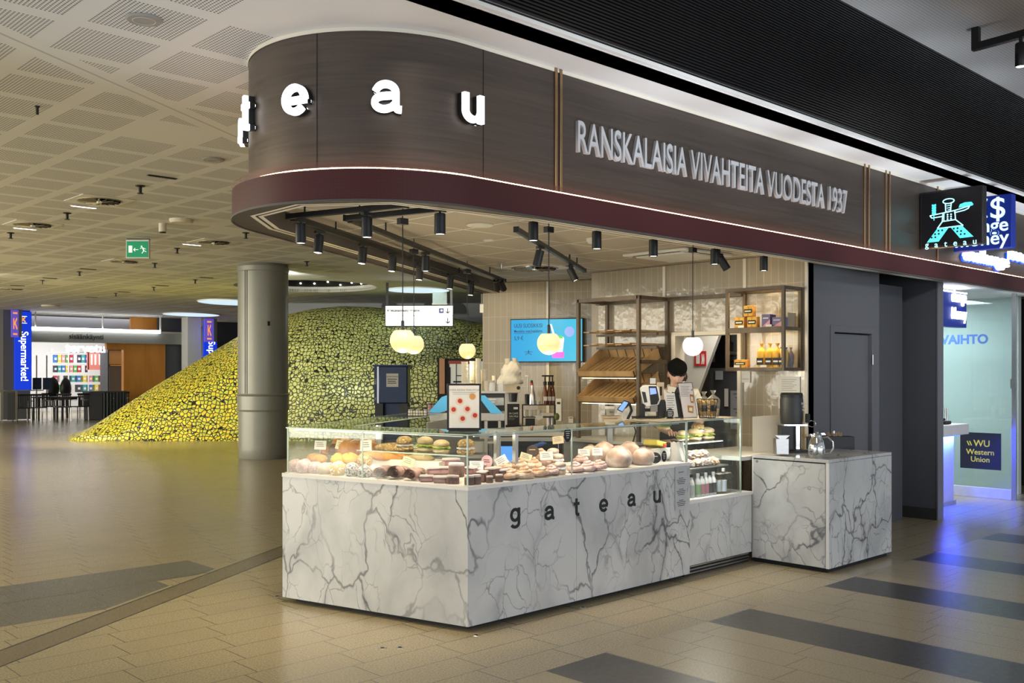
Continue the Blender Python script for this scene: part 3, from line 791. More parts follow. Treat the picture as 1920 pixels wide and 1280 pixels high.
# ------------------------------------------------------------------ open chiller and the coffee block
ch = thing('open_chiller', 'low glass-sided chiller cabinet with marble base', 'chiller', (6.22, 4.52, 0))
X0, X1 = 6.225, 7.125
MB().box(X0, X1, 4.525, 5.2, .085, .565).build('marble_base', M['marble'], ch, world=True, bevel=.002)
MB().box(X0, X1, 4.56, 5.2, 0, .085).build('vent', M['plinth'], ch, world=True)
w = MB()
for k in range(3): w.box(X0, X1, 4.55, 4.56, .015+k*.025, .024+k*.025)
w.build('vent_slat', M['steel'], ch, world=True)
MB().box(X0, X1, 4.515, 5.2, .565, .592).build('sill', M['deck'], ch, world=True, bevel=.003)
w = MB(); w.box(X0, 6.97, 4.53, 4.536, .592, 1.205); w.box(6.965, 6.971, 4.536, 5.15, .592, 1.205)
each(w, 'glass_pane', M['glass'], ch, world=True, smooth=0)
w = MB(); w.box(6.963, 6.973, 4.528, 4.538, .592, 1.205); w.box(X0, 6.97, 4.528, 4.537, 1.204, 1.212); w.box(X0, X0+.008, 4.53, 4.537, .592, 1.205); each(w, 'glass_edge', M['edge'], ch, world=True)
MB().box(X0+.02, 6.93, 4.62, 5.05, .812, .824).build('lower_shelf', M['steel'], ch, world=True, bevel=.002)
MB().box(X0+.02, 6.93, 4.68, 5.05, 1.012, 1.020).build('glass_shelf', M['glass'], ch, world=True, smooth=0)
w = MB(); w.bar((X0+.02, 4.68, 1.016), (6.93, 4.68, 1.016), .006, .01); w.build('shelf_edge', M['edge'], ch, world=True)
MB().box(X0, 7.1, 5.12, 5.15, .592, .90).build('back_wall', M['deck'], ch, world=True)
MB().box(X0-.27, 6.985, 4.56, 4.95, 1.2125, 1.2175).build('top_ledge', flat('beige_stone_ledge', (.50, .45, .37), .3, var=.2, sc=60), ch, world=True, bevel=.003)
l = bpy.data.lights.new('chiller_light', 'AREA'); l.energy = 7; l.color = (1, .97, .92); l.size = .6; l.shape = 'RECTANGLE'; l.size_y = .04
lo = bpy.data.objects.new('chiller_light', l); COL.objects.link(lo); lo.location = (6.58, 4.60, 1.17)
sd = thing('side_worktop', 'low white worktop between chiller and coffee block', 'worktop', (7.0, 5.0, 0))
MB().box(6.99, 7.9, 5.22, 5.24, 0, .87).build('panel', M['marble'], sd, world=True)
MB().box(6.99, 8.05, 4.55, 5.22, .85, .885).build('top', M['deck'], sd, world=True, bevel=.003)
cb = thing('coffee_block', 'white marble self-service coffee block at the right end of the stall', 'counter', (7.68, 4.18, 0))
bx0, bx1, by0, by1, bz = 7.135, 8.232, 3.835, 4.53, .897
MB().box(bx0+.03, bx1-.03, by0+.03, by1, 0, .04).build('plinth', M['plinth'], cb, world=True)
MB().box(bx0+.012, bx1, by0, by1, .035, bz-.028).build('carcass', M['marble'], cb, world=True, bevel=.002)
MB().box(bx0, bx1, by0, by1, bz-.026, bz).build('top', M['marble'], cb, world=True, bevel=.003)
MB().box(bx0, bx0+.014, by0+.03, by1-.012, .04, bz-.036).build('door', M['marble'], cb, world=True, bevel=.002)
w = MB(); w.box(bx0+.004, bx0+.02, by0+.001, by0+.026, .036, bz-.026); w.box(bx0+.004, bx0+.02, by1-.01, by1, .036, bz-.026); each(w, 'edge_strip', M['white'], cb, world=True)
w = MB(); w.box(bx0+.009, bx0+.02, by0+.026, by0+.030, .036, bz-.03); w.box(bx0+.009, bx0+.02, by0+.026, by1-.012, bz-.036, bz-.028); w.build('shadow_gap', M['plinth'], cb, world=True)
MB().cyl((bx0-.004, by1-.05, .845), (bx0+.004, by1-.05, .845), .011).build('lock', M['chrome'], cb, world=True)

# ------------------------------------------------------------------ counters and cabinets inside the stall
bc = thing('rear_cabinet', 'grey cabinet row with pale top under the bread rack', 'cabinet', (7.8, 6.5, 0))
MB().box(7.5, 8.06, 6.06, 7.04, .08, .87).build('carcass', flat('grey_laminate', (.30, .29, .265), .5), bc, world=True, bevel=.003)
MB().box(7.46, 8.065, 6.05, 7.045, .87, .90).build('top', M['deck'], bc, world=True, bevel=.003)
w = MB(); w.box(7.494, 7.5, 6.54, 6.546, .1, .86); w.build('door_gap', M['plinth'], bc, world=True)
wb = thing('rear_worktop', 'long pale worktop under the blue screen', 'worktop', (on_wall(1000, 800).x, on_wall(1000, 800).y, 0), wr)
MB().box(-.72, .40, -.62, -.005, .92, .958).build('top', M['trimw'], wb, bevel=.003)
MB().box(-.72, .40, -.58, -.005, 0, .92).build('carcass', flat('beige_laminate', (.42, .37, .29), .5), wb)
# coffee bar with dishwasher on the left
p = ld((985-960)/FOC*9.6, 9.6)
ub = thing('undercounter_fridge', 'dark undercounter fridge with glowing blue panel', 'fridge', (p.x, p.y, 0), CR)
MB().box(-.36, .36, 0, .5, .1, .95).build('body', M['blackp'], ub, bevel=.01)
MB().box(-.4, .4, -.03, .5, .96, 1.0).build('top', M['trimw'], ub, bevel=.004)
MB().box(-.28, -.10, -.012, 0, .35, .86).build('glow_panel', MT('blue_glow', (.1, .3, .7)).emit((.12, .40, 1.0), .9).m, ub)  # panel gives off its blue through its own emission
w = MB(); w.box(-.36, -.32, -.02, 0, .1, .95); w.box(-.32, .36, -.02, 0, .91, .95); w.build('frame', M['steel'], ub)
bg = thing('blue_gloves', 'crumpled blue disposable gloves by the dark fridge', 'gloves', dp(1008, 838, 9.3))
w = MB()
for k in range(4): w.blob(((k-1.5)*.05, .01*(k % 2), .01*k), (.05, .03, .018), .5, 3, k, 2)
w.build('glove_pile', flat('blue_glove', (.12, .25, .70), .5), bg)

# ------------------------------------------------------------------ bread rack
rk = thing('bread_rack', 'tall bronze and oak bread rack with tilted slatted trays', 'rack', (7.8, 6.49, .9))
w0 = .018
for x in (7.57, 8.03):
    for y in (6.09, 6.89):
        MB().box(x-w0, x+w0, y-w0, y+w0, .9, 2.345).build('post', M['dwood'], rk, world=True, bevel=.002)
for z in (2.327, 1.69):
    MB().box(7.57, 8.03, 6.09-w0, 6.09+w0, z-w0, z+w0).build('rail', M['dwood'], rk, world=True)
    if z > 2:
        for x in (7.57, 8.03): MB().box(x-w0, x+w0, 6.09, 6.89, z-w0, z+w0).build('rail', M['dwood'], rk, world=True)
        MB().box(7.57, 8.03, 6.89-w0, 6.89+w0, z-w0, z+w0).build('rail', M['dwood'], rk, world=True)
MB().box(8.0, 8.045, 5.2, 6.09, 2.31, 2.345).build('wall_rail', M['dwood'], rk, world=True)
MB().box(8.0, 8.06, 6.97, 7.03, 2.31, 2.345).build('wall_rail', M['dwood'], rk, world=True)
def tray(z, name='tray'):
    root = MB()
    th = math.radians(24)
    T = Matrix.Translation((7.535, 0, z)) @ Matrix.Rotation(-th, 4, 'Y')
    root.box(0, .012, 6.115, 6.865, .0, .055, T); root.box(.46, .472, 6.115, 6.865, 0, .11, T)
    for y in (6.115, 6.853):
        v = [(0, 0), (.472, 0), (.472, .13), (0, .055)]
        root.prism(v, y, y+.012, T @ Matrix(((1,0,0,0),(0,0,1,0),(0,1,0,0),(0,0,0,1))))
    tr_ = root.build(name, M['wood'], rk, world=True, smooth=0)
    sl = MB()
    for k in range(11): sl.box(.01, .465, 6.135+k*.0655, 6.18+k*.0655, .006, .014, T)
    sl.build('slats', M['wood'], tr_, world=True, smooth=0)
    MB().box(0, .47, 6.12, 6.86, -.012, .0, T).build('tray_base', M['dwood'], tr_, world=True, smooth=0)
    bs = MB()
    for k in range(6): bs.box(.455, .46, 6.2+k*.115, 6.206+k*.115, .02, .11, T)
    each(bs, 'divider', M['dwood'], tr_, world=True, smooth=0)
tray(1.545); tray(1.285)
for z in (2.0, 1.865):
    sl = MB()
    for k in range(7): sl.box(7.60, 8.03, 6.12+k*.108, 6.20+k*.108, z-.006+.012*(k % 2), z+.004+.012*(k % 2))
    sl.build('slat_shelf', M['wood'], rk, world=True, smooth=0)
    MB().box(7.85, 7.89, 6.09, 6.89, z-.04, z-.012).build('shelf_bearer', M['dwood'], rk, world=True)
w = MB()
for z in (1.527, 1.267): w.box(7.575, 7.59, 6.14, 6.84, z-.004, z)
each(w, 'light_strip', M['ledc'], rk, world=True)
# ------------------------------------------------------------------ wall cabinet
wc = thing('wall_display_cabinet', 'bronze framed glass wall cabinet with two lit oak shelves', 'cabinet', (7.9, 4.89, 1.6))
cx0, cx1, cy0, cy1, cz0, cz1 = 7.74, 8.055, 4.585, 5.20, 1.60, 2.36
f = MB(); s_ = .030
for x in (cx0, cx1-s_):
    for y in (cy0, cy1-s_): f.box(x, x+s_, y, y+s_, cz0, cz1)
for z in (cz0, cz1-s_):
    for y in (cy0, cy1-s_): f.box(cx0+s_, cx1-s_, y, y+s_, z, z+s_)
    for x in (cx0, cx1-s_): f.box(x, x+s_, cy0+s_, cy1-s_, z, z+s_)
f.box(cx0+s_, cx1-s_, cy0, cy0+s_, 1.965, 1.995); f.box(cx0, cx0+.012, cy0+s_, cy1-s_, 1.945, 1.996)
f.build('frame', M['dwood'], wc, world=True, bevel=.002)
for z in (1.632, 1.995): MB().box(cx0+.008, cx1-.01, cy0+.03, cy1-.02, z-.028, z).build('shelf', M['wood'], wc, world=True, bevel=.002)
w = MB()
for z in (2.340, 1.952): w.box(cx0+.033, cx0+.045, cy0+.05, cy1-.05, z, z+.008)
each(w, 'light_strip', M['ledc'], wc, world=True)
MB().box(cx0+.05, cx1-.03, cy0+.012, cy0+.016, cz0+.03, cz1-.03).build('glass_side', M['glass'], wc, world=True, smooth=0)
for z, e in ((2.346, 2.6), (1.962, 3.4)):
    l = bpy.data.lights.new('cabinet_light', 'AREA'); l.energy = e; l.color = (1, .76, .42); l.size = .5; l.shape = 'RECTANGLE'; l.size_y = .02
    lo = bpy.data.objects.new('cabinet_light', l); COL.objects.link(lo); lo.location = (7.79, 4.89, z); lo.rotation_euler = (0, 0, PI/2)

# ------------------------------------------------------------------ screen on the back wall
pc = on_wall(1025.5, 638, .05); D = pc.x*FX+pc.y*FY; u = D/FOC
tv = thing('menu_screen', 'wall screen showing blue drink advert with price 5,9 €', 'screen', pc, wr)
hw, hh = 140*u/2*1.02, 82*u/2
MB().box(-hw, hw, -.03, .04, -hh, hh).build('casing', M['blackp'], tv, bevel=.006)
def m_screen():
    t = MT('blue_screen', (0, 0, 0), .3); x, y, z = t.xyz()
    c = t.mix(x.ss(-.4, .45), (.01, .40, .78), (.05, .58, .82)); t.emit(c, .95); return t.m
MB().box(-hw+.012, hw-.012, -.033, -.03, -hh+.012, hh-.012).build('display', m_screen(), tv, smooth=0)
navy = MT('navy_glow', (.01, .03, .12)).m; pink = MT('pink_glow', (.8, .1, .6)).emit((.75, .12, .62), .8).m; whit = MT('white_glow', (1, 1, 1)).emit((.8, .92, .95), .8).m; grn = MT('green_glow', (.1, .6, .1)).emit((.12, .55, .12), .7).m
text('UUSI SUOSIKKISI', .068, navy, tv, (-hw+.05, -.035, hh-.085), ext=.0005, align='LEFT', sx=.72)
text('Mansikka matchajäälatte', .046, navy, tv, (-hw+.05, -.035, hh-.15), ext=.0005, align='LEFT', sx=.80, bold=.001)
text('5,9 €', .066, navy, tv, (-hw+.05, -.035, hh-.235), ext=.0005, align='LEFT', sx=.85)
MB().box(-hw+.05, -hw+.28, -.035, -.0335, hh-.178, hh-.174).build('underline', navy, tv)
w = MB(); w.lathe([(0, -.13), (.055, -.13), (.075, .03), (.062, .05), (0, .05)], n=20, M=Matrix.Translation((.15, -.034, -.01)) @ Matrix.Diagonal((1, .02, 1, 1))); w.build('cup_picture', whit, tv)
MB().lathe([(0, -.2), (.07, -.2), (.078, -.13), (0, -.13)], n=20, M=Matrix.Translation((.15, -.036, -.01)) @ Matrix.Diagonal((1, .02, 1, 1))).build('cup_stand_picture', pink, tv)
MB().lathe([(0, .03), (.06, .03), (.052, .065), (0, .065)], n=20, M=Matrix.Translation((.15, -.037, -.01)) @ Matrix.Diagonal((1, .02, 1, 1))).build('cup_filling_picture', grn, tv)
w = MB(); w.bar((.06, -.036, .19), (.10, -.036, .06), .02, .002, up=(0, 1, 0)); w.build('straw_picture', whit, tv)
lil = MT('lilac_glow', (.3, .4, .8)).emit((.30, .42, .85), .7).m
MB().lathe([(0, 0), (.06, 0), (.06, .002), (0, .002)], n=28, M=Matrix.Translation((.29, -.034, .1)) @ Matrix.Rotation(PI/2, 4, 'X')).build('badge_picture', lil, tv)
w = MB(); w.bar((-.26, -.035, -.17), (-.22, -.035, -.15), .006, .001, up=(0, 1, 0)); w.bar((-.22, -.035, -.15), (-.18, -.035, -.17), .006, .001, up=(0, 1, 0)); w.bar((-.27, -.035, -.135), (-.17, -.035, -.135), .005, .001, up=(0, 1, 0)); w.bar((-.22, -.035, -.15), (-.22, -.035, -.115), .01, .001, up=(0, 1, 0)); w.build('emblem', navy, tv)
# ------------------------------------------------------------------ tracks, spots, pendants and ceiling fittings of the stall
ZTR = 2.60
def track(a, b, label, h=.035, z=ZTR):
    t = thing('lighting_track', label, 'track', (a.x, a.y, z))
    a, b = Vector((a.x, a.y, z)), Vector((b.x, b.y, z))
    MB().bar(a, b, .034, h).build('rail', M['black'], t, world=True, bevel=.002)
    w = MB(); d = (b-a).normalized()
    for p in (a, b): w.bar(p-d*.006, p+d*.006, .04, h+.006)
    each(w, 'end_cap', M['blackp'], t, world=True)
    k = MB()
    for f_ in (.15, .85): q = a.lerp(b, f_); k.cyl(q, (q.x, q.y, 2.68), .006, n=8)
    each(k, 'hanger', M['black'], t, world=True)
    return t
T1a, T1b, T1c = zp(540, 406, ZTR), zp(762, 384, ZTR), zp(893, 527, ZTR)
T2a, T2b, T2c = zp(648, 409, ZTR), zp(832, 391, ZTR), zp(946, 526, ZTR)
track(T1a, T1b, 'short black lighting track across the rounded nose, outer one')
track(T1a+Vector((.06, .03, 0)), T1c, 'long black lighting track along the left edge of the stall ceiling')
track(T2a, T2b, 'short black lighting track across the rounded nose, inner one')
track(T2a+Vector((.06, .03, 0)), T2c, 'long black lighting track second from the left edge')
track(zp(968, 430, ZTR), zp(1096, 507, ZTR), 'short slanting black track in the middle of the stall ceiling')
track(Vector((3.95, 4.62, 0)), Vector((7.9, 4.62, 0)), 'long black lighting track just inside the front band', z=2.645)
sroot = None
def tspot(px, pytop, label, aim, power=16, tilt=(0, 0), z=ZTR-.02, ang=75):
    """track spotlight: adapter, neck, can, lens; hangs below the track at the pixel of its top"""
    global sroot
    p = zp(px, pytop, z)
    sroot = r = thing('track_spotlight', label, 'spotlight', p, 0, 'black track spotlights')
    MB().box(-.035, .035, -.015, .015, -.018, .0).build('adapter', M['blackp'], r)
    R_ = Matrix.Rotation(tilt[0], 4, 'X') @ Matrix.Rotation(tilt[1], 4, 'Y')
    MB().cyl((0, 0, 0), (0, 0, -.035), .008, n=8).build('neck', M['black'], r)
    can = MB().lathe([(.0, 0), (.031, 0), (.034, -.004), (.034, -.122), (.031, -.126), (.029, -.118), (0, -.118)], n=20, M=Matrix.Translation((0, 0, -.03)) @ R_).build('can', M['black'], r)
    MB().lathe([(0, -.1195), (.0285, -.1195), (.0285, -.1225), (0, -.1225)], n=20, M=Matrix.Translation((0, 0, -.03)) @ R_).build('lens', M['lamp'], r)
    q = Vector(p) + (Matrix.Translation((0, 0, -.03)) @ R_) @ Vector((0, 0, -.16))
    if px in (825, 1349, 1068, 1432): MB().cyl((0, 0, 0), (0, 0, 2.679-z), .008, n=8).build('stem', M['black'], r)
    spot('spotlight_beam', q, aim, power*1.15, WARM, ang, .7, .03)
    return r
def cdeck(px, py): return zp(px, py, .95)
N = ['first', 'second', 'third', 'fourth', 'fifth', 'sixth', 'seventh']
tspot(564, 411, 'black track spotlight at the outer tip of the rounded nose', cdeck(560, 880), 42)
tspot(688, 398, 'black track spotlight second on the outer nose track, beside its middle', cdeck(650, 890), 42)
tspot(825, 391, 'black track spotlight hanging at the right end of inner nose track', cdeck(760, 880), 42)
for i, (px, py) in enumerate([(599, 433), (681, 457), (737, 474), (788, 493), (845, 513), (884, 527)]):
    tspot(px, py, 'black spotlight on the left edge track, %s from the nose' % N[i], zp(px-10, 760, .4) if i < 3 else cdeck(700, 850), 12 if i < 3 else 14, (.0, .12))
tspot(798, 473, 'black spotlight alone on the second long track, under its middle', cdeck(740, 860), 20)
tspot(930, 520, 'tilted black spotlight at the far end of the second track, left of pair', on_wall(960, 640), 26, (.5, -.6), ang=60)
tspot(938, 522, 'tilted black spotlight at the far end of the second track, right of pair', on_wall(1000, 780), 24, (.45, -.8), ang=60)
for i, px in enumerate([1000, 1119, 1225, 1340, 1432]):
    p = yp(px, 430, 4.63); py = HZ-(2.645-.018-1.6)*FOC/(p.x*FX+p.y*FY)
    tspot(px, py, 'black spotlight on the front track behind the band, %s from the left' % N[i], (p.x, 4.70, .9), 42 if i < 4 else 7, z=2.627, ang=58)
tspot(1013, 462, 'lit black spotlight in the middle of the short slanting track', zp(960, 790, 1.0), 24, (.2, .12))
tspot(1068, 497, 'tilted black spotlight at the lower end of short slanting track', (7.9, 6.4, 1.6), 16, (-.35, -.3))
tspot(1349, 475, 'tilted black spotlight behind the fourth one of the front track', (8.0, 5.9, 1.3), 15, (-.4, -.4), z=2.60)
# pendants
glob = MT('opal_globe', (.30, .26, .16), .3); x, y, z = glob.xyz()
glob.emit(glob.mix(z.ss(-.07, .08), (1.0, .68, .22), (1.0, .90, .52)), .95)
globw = MT('opal_globe_white', (.5, .5, .47), .3).emit((1, .96, .84), 1.3).m
def pendant(px, pyc, pytop, zt, label, mat):
    p = zp(px, pytop, zt); D = p.x*FX+p.y*FY; zc = 1.6+(HZ-pyc)/FOC*D; R_ = .083
    t = thing('globe_pendant', label, 'pendant lamp', (p.x, p.y, zc), 0, 'opal globe pendants over the counter')
    prof = [(0, -R_)]+[(R_*math.sin(a), -R_*math.cos(a)) for a in [i*PI/18 for i in range(1, 14)]]+[(.052, R_*.79), (0, R_*.79)]
    MB().lathe(prof, n=32).build('globe', mat, t, smooth=.9)
    MB().lathe([(0, .064), (.012, .064), (.011, .125), (.006, .13), (0, .13)], n=14).build('socket', M['blackp'], t)
    MB().cyl((0, 0, .12), (0, 0, 2.679-zc), .0035, n=8).build('cord', M['black'], t)
    MB().box(-.032, .032, -.02, .02, zt-zc-.045, zt-zc-.005).build('ceiling_adapter', M['blackp'], t)
    l = bpy.data.lights.new('pendant_glow', 'POINT'); l.energy = 10; l.color = (1, .85, .55); l.shadow_soft_size = .08
    lo = bpy.data.objects.new('pendant_glow', l); COL.objects.link(lo); lo.location = (p.x, p.y, zc-.2)
pendant(755, 638, 408, 2.60, 'largest looking yellowish globe pendant, hanging leftmost', glob.m)
pendant(776, 645, 466, 2.60, 'yellowish globe pendant half hidden behind the leftmost globe', glob.m)
pendant(876, 657, 504, 2.60, 'small yellowish globe pendant above the stacked paper cups', glob.m)
pendant(1029, 643, 424, 2.62, 'yellowish globe pendant hanging in front of the blue screen', glob.m)
pendant(1299, 648, 463, 2.62, 'white globe pendant hanging near the barista', globw)
# fittings in the stall ceiling
def round_fit(name, px, py, r, label, cat, z=2.68, mat='white', depth=.012):
    p = zp(px, py, z)
    t = thing(name, label, cat, (p.x, p.y, z))
    MB().lathe([(0, -.001), (r, -.001), (r, -depth*.5), (r*.9, -depth), (0, -depth)], n=32).build('cover', M[mat], t, smooth=.5)
    MB().lathe([(r*.60, -depth-.0005), (r*.61, -depth-.002), (r*.63, -depth-.0005)], n=32, cap=False).build('groove', M['trimw'], t)
    return t
round_fit('ceiling_speaker', 900, 421, .10, 'larger round cream disc in the stall ceiling near the nose', 'speaker')
round_fit('ceiling_speaker', 916, 449, .045, 'small round cream disc in the stall ceiling behind the larger one', 'speaker')
p = zp(1112, 447, 2.68); t = thing('smoke_detector', 'small white boxy detector under the stall ceiling behind the front spotlights', 'detector', p)
MB().lathe([(0, 0), (.055, 0), (.055, -.02), (.04, -.04), (0, -.045)], n=24).build('housing', M['white'], t)
p = zp(1270, 475, 2.68); t = thing('ceiling_cassette', 'white square air conditioning cassette in the stall ceiling', 'air conditioner', (p.x, p.y, 2.68))
MB().box(-.36, .36, -.36, .36, -.03, -.001).build('frame', M['white'], t, bevel=.012)
MB().box(-.27, .27, -.27, .27, -.042, -.03).build('cover', M['white'], t, bevel=.006)
w = MB()
for sx_, sy_ in ((0, 1), (0, -1), (1, 0), (-1, 0)):
    w.box(sx_*.315-(.012 if sx_ else .26), sx_*.315+(.012 if sx_ else .26), sy_*.315-(.012 if sy_ else .26), sy_*.315+(.012 if sy_ else .26), -.032, -.0295)
w.build('slot', M['ink'], t)
def swirl(name, p, r, label, square=True, z=2.68, rz=0):
    t = thing(name, label, 'vent', (p.x, p.y, z), rz, 'round swirl air vents' if z > 3 else None)
    if square: MB().box(-r*1.18, r*1.18, -r*1.18, r*1.18, -.008, -.001).build('plate', M['white'], t, bevel=.002)
    MB().lathe([(r, -.008), (r*.96, -.02), (r*.9, -.012), (r*.9, -.009)], n=32, cap=False).build('rim', M['steel'], t)
    w = MB(); w.lathe([(0, -.0095), (r*.9, -.0095)], n=32); w.build('opening', M['ink'], t, smooth=0)
    w = MB()
    for k in range(16):
        T = Matrix.Rotation(k*PI/8, 4, 'Z') @ Matrix.Translation((r*.52, 0, -.017)) @ Matrix.Rotation(.7, 4, 'X')
        w.box(-r*.36, r*.36, -.018*r/.25, .018*r/.25, -.001, .001, T)
    w.build('blades', M['steel'], t, smooth=0)
    MB().lathe([(0, -.012), (r*.16, -.012), (r*.14, -.03), (0, -.034)], n=20).build('hub', M['chrome'], t)
swirl('swirl_vent', zp(1003, 501, 2.68), .25, 'white swirl vent in the stall ceiling above the blue screen')
def sprinkler(px, py, z, label, mat='black', s=1):
    p = zp(px, py, z); t = thing('sprinkler', label, 'sprinkler', (p.x, p.y, z), 0, 'ceiling sprinklers')
    MB().lathe([(0, 0), (.04*s, 0), (.035*s, -.008*s), (.014*s, -.012*s), (.012*s, -.06*s), (0, -.06*s)], n=14).build('body', M[mat], t)
    MB().lathe([(0, -.06*s), (.024*s, -.06*s), (.024*s, -.066*s), (0, -.066*s)], n=12).build('deflector', M[mat], t)
sprinkler(940, 492, 2.68, 'chrome sprinkler in the stall ceiling left of swirl vent', 'steel')
p = dp(903, 578, 11.6); t = thing('hanging_tag', 'small white tag hanging from the canopy edge at the back wall', 'tag', p, CR)
MB().box(-.022, .022, -.002, .002, -.05, .05).build('card', M['paper'], t); MB().cyl((0, 0, .05), (0, 0, .17), .0015, n=6).build('string', M['steel'], t)
# ------------------------------------------------------------------ baked goods in the case
def food(name, a, b, sc=18, rough=.6, speck=None, sp_sc=60, sp_th=.62):
    t = MT(name, a, rough); n = t.noise(sc, 4)
    c = t.mix(n.ss(.3, .7), a, b)
    if speck: c = t.mix(t.noise(sp_sc, 2).gt(sp_th), c, speck)
    t.color(c); t.bump(n, .4, .006); return t.m
FM = dict(pink=food('pink_sugared_dough', (.50, .30, .27), (.72, .52, .48), 14, .7, (.85, .74, .72), 130), cream=food('pale_dough', (.62, .47, .33), (.75, .62, .48), 10),
    yellow=food('saffron_dough', (.66, .33, .02), (.78, .50, .07), 8), orange=food('golden_crust', (.48, .19, .03), (.70, .38, .10), 9),
    sesame=food('sesame_crust', (.60, .38, .10), (.74, .55, .24), 12, .6, (.86, .80, .70), 70, .55), poppy=food('poppy_seed_crust', (.48, .42, .38), (.62, .56, .52), 20, .7, (.05, .045, .04), 90, .53),
    seed=food('pumpkin_seed_crust', (.28, .16, .05), (.46, .29, .10), 25, .6, (.62, .48, .24), 90, .57), dark=food('dark_rye', (.09, .04, .018), (.17, .08, .035), 14),
    crust=food('brown_crust', (.28, .10, .02), (.58, .28, .08), 9), flour=food('floured_crust', (.42, .28, .21), (.80, .71, .64), 9, .8),
    cinn=food('cinnamon_dough', (.34, .18, .14), (.66, .48, .42), 14), choc=food('chocolate_cake', (.12, .06, .045), (.22, .12, .09), 30), ice=food('pale_icing', (.66, .52, .48), (.75, .64, .60), 12, .4),
    berry=food('berry_cake', (.34, .16, .15), (.50, .30, .28), 22), puff=food('puff_pastry', (.50, .29, .17), (.80, .63, .48), 22), bagel=food('ciabatta', (.50, .38, .20), (.66, .54, .34), 12),
    crm=flat('whipped_cream', (.80, .76, .68), .5), leaf=food('lettuce', (.22, .38, .04), (.50, .62, .14), 20), egg=food('egg_filling', (.72, .52, .10), (.80, .66, .25), 18), film=MT('wrapping_film', (.75, .70, .60), .12).m)
KD = {}
def kind(key, parts):
    KD[key] = parts
def mk(key, label, cat, loc, rz, sc, group, name):
    r = thing(name, label, cat, loc, rz, group); r.scale = (sc, sc, sc)
    if key not in KD_MESH:
        KD_MESH[key] = [(nm, bl().build(nm, mt, None)) for nm, bl, mt in KD[key]]
        for nm, o in KD_MESH[key]: o.parent = r
        return r
    for nm, o in KD_MESH[key]:
        c = o.copy(); COL.objects.link(c); c.parent = r
    return r
KD_MESH = {}
def bunm(rx, ry, rz, seed, amp=.08): return lambda: MB().blob((0, 0, rz*.72), (rx, ry, rz), amp, 1.6, seed, 4, -rz*.72)
def swirl_roll(seed, L=.10, r0=.012, r1=.042):
    def f():
        b = MB()
        def g(u, v):
            a = u*2*PI*2.4; r = (r0+(r1-r0)*u)*(1+.22*math.sin(PI*v)); n = mnoise.noise(Vector((a*.7, v*3, seed)))*.004
            return Vector(((v-.5)*L*(1-.1*u), (r+n)*math.cos(a+1.2), (r+n)*.85*math.sin(a+1.2)+r1*.95))
        b.grid(g, 60, 10)
        bmesh.ops.solidify(b.bm, geom=b.bm.faces[:], thickness=.007)
        return b
    return f
def coil(seed, R=.052, t=.018):
    def f():
        pts = []
        for i in range(70):
            a = i/70*2*PI*2.6; q = i/70
            pts.append((R*(1-q*.82)*math.cos(a), R*(1-q*.82)*math.sin(a)*.9, t*.9+q*.050))
        return MB().tube(pts, [t*(1-.25*i/70)*(1+.12*math.sin(i*.9+seed)) for i in range(70)], 9)
    return f
def scores(rx, rz, n, z0, skew=.3):
    def f():
        b = MB()
        for k in range(n):
            x = (k-(n-1)/2)*rx*1.3/n; pts = []
            for i in range(7):
                s = (i/6-.5)*1.1; pts.append((x+s*rx*skew, s*rz*1.25, z0*(1+.0)-abs(s)**2*rz*.85+.002))
            b.tube(pts, [.002, .005, .006, .0065, .006, .005, .002], 6)
        return b
    return f
def logm(L, ry, rz, seed, amp=.05): return lambda: MB().blob((0, 0, rz*.75), (L, ry, rz), amp, 2.2, seed, 4, -rz*.75)
def slab(x, y, z, bev=.008):
    def f():
        b = MB(); b.box(-x, x, -y, y, 0, z); bmesh.ops.bevel(b.bm, geom=b.bm.edges[:], offset=bev, segments=3, affect='EDGES'); return b
    return f
def disc(r, z0, z1, n=28): return lambda: MB().lathe([(0, z0), (r*.97, z0), (r, z0+.006), (r, z1-.008), (r*.94, z1), (0, z1)], n=n)
kind('pink', [('bun', bunm(.062, .055, .052, 1), FM['pink'])]); kind('pinkl', [('bun', bunm(.040, .062, .050, 2), FM['pink'])])
kind('cream', [('bun', bunm(.050, .048, .046, 3), FM['cream'])]); kind('sesame', [('bun', bunm(.058, .052, .052, 4), FM['sesame'])])
kind('sugar', [('bun', bunm(.050, .05, .055, 5, .12), FM['poppy'])]); kind('poppy', [('bun', bunm(.052, .05, .048, 6), FM['poppy'])]); kind('floury', [('bun', bunm(.05, .05, .05, 7), FM['flour'])])
kind('yellow', [('roll', bunm(.064, .05, .042, 8), FM['yellow']), ('score', scores(.05, .04, 1, .070, .8), FM['orange'])]); kind('orange', [('roll', bunm(.065, .05, .036, 9), FM['orange'])])
kind('seedroll', [('roll', bunm(.05, .048, .05, 10), FM['seed'])])
kind('loaf', [('loaf', logm(.105, .06, .062, 11), FM['crust']), ('score', scores(.09, .05, 3, .105), FM['cream'])])
kind('darkloaf', [('loaf', logm(.11, .055, .05, 12), FM['dark'])]); kind('croissant', [('pastry', logm(.06, .032, .03, 13, .2), FM['crust'])])
kind('baguette', [('loaf', logm(.15, .042, .036, 14), FM['seed'])]); kind('baguettep', [('loaf', logm(.15, .042, .038, 15), FM['orange'])])
kind('wrapped', [('roll', logm(.10, .04, .034, 16), FM['bagel']), ('wrapping', logm(.112, .046, .04, 17, .12), None)])
kind('cinn', [('dough', swirl_roll(1), FM['cinn'])]); kind('cinn2', [('dough', swirl_roll(2, .085, .010, .038), FM['cinn'])])
kind('slice', [('cake', slab(.045, .032, .034), FM['berry']), ('icing', lambda: slab(.046, .033, .012, .005)(), FM['ice'])])
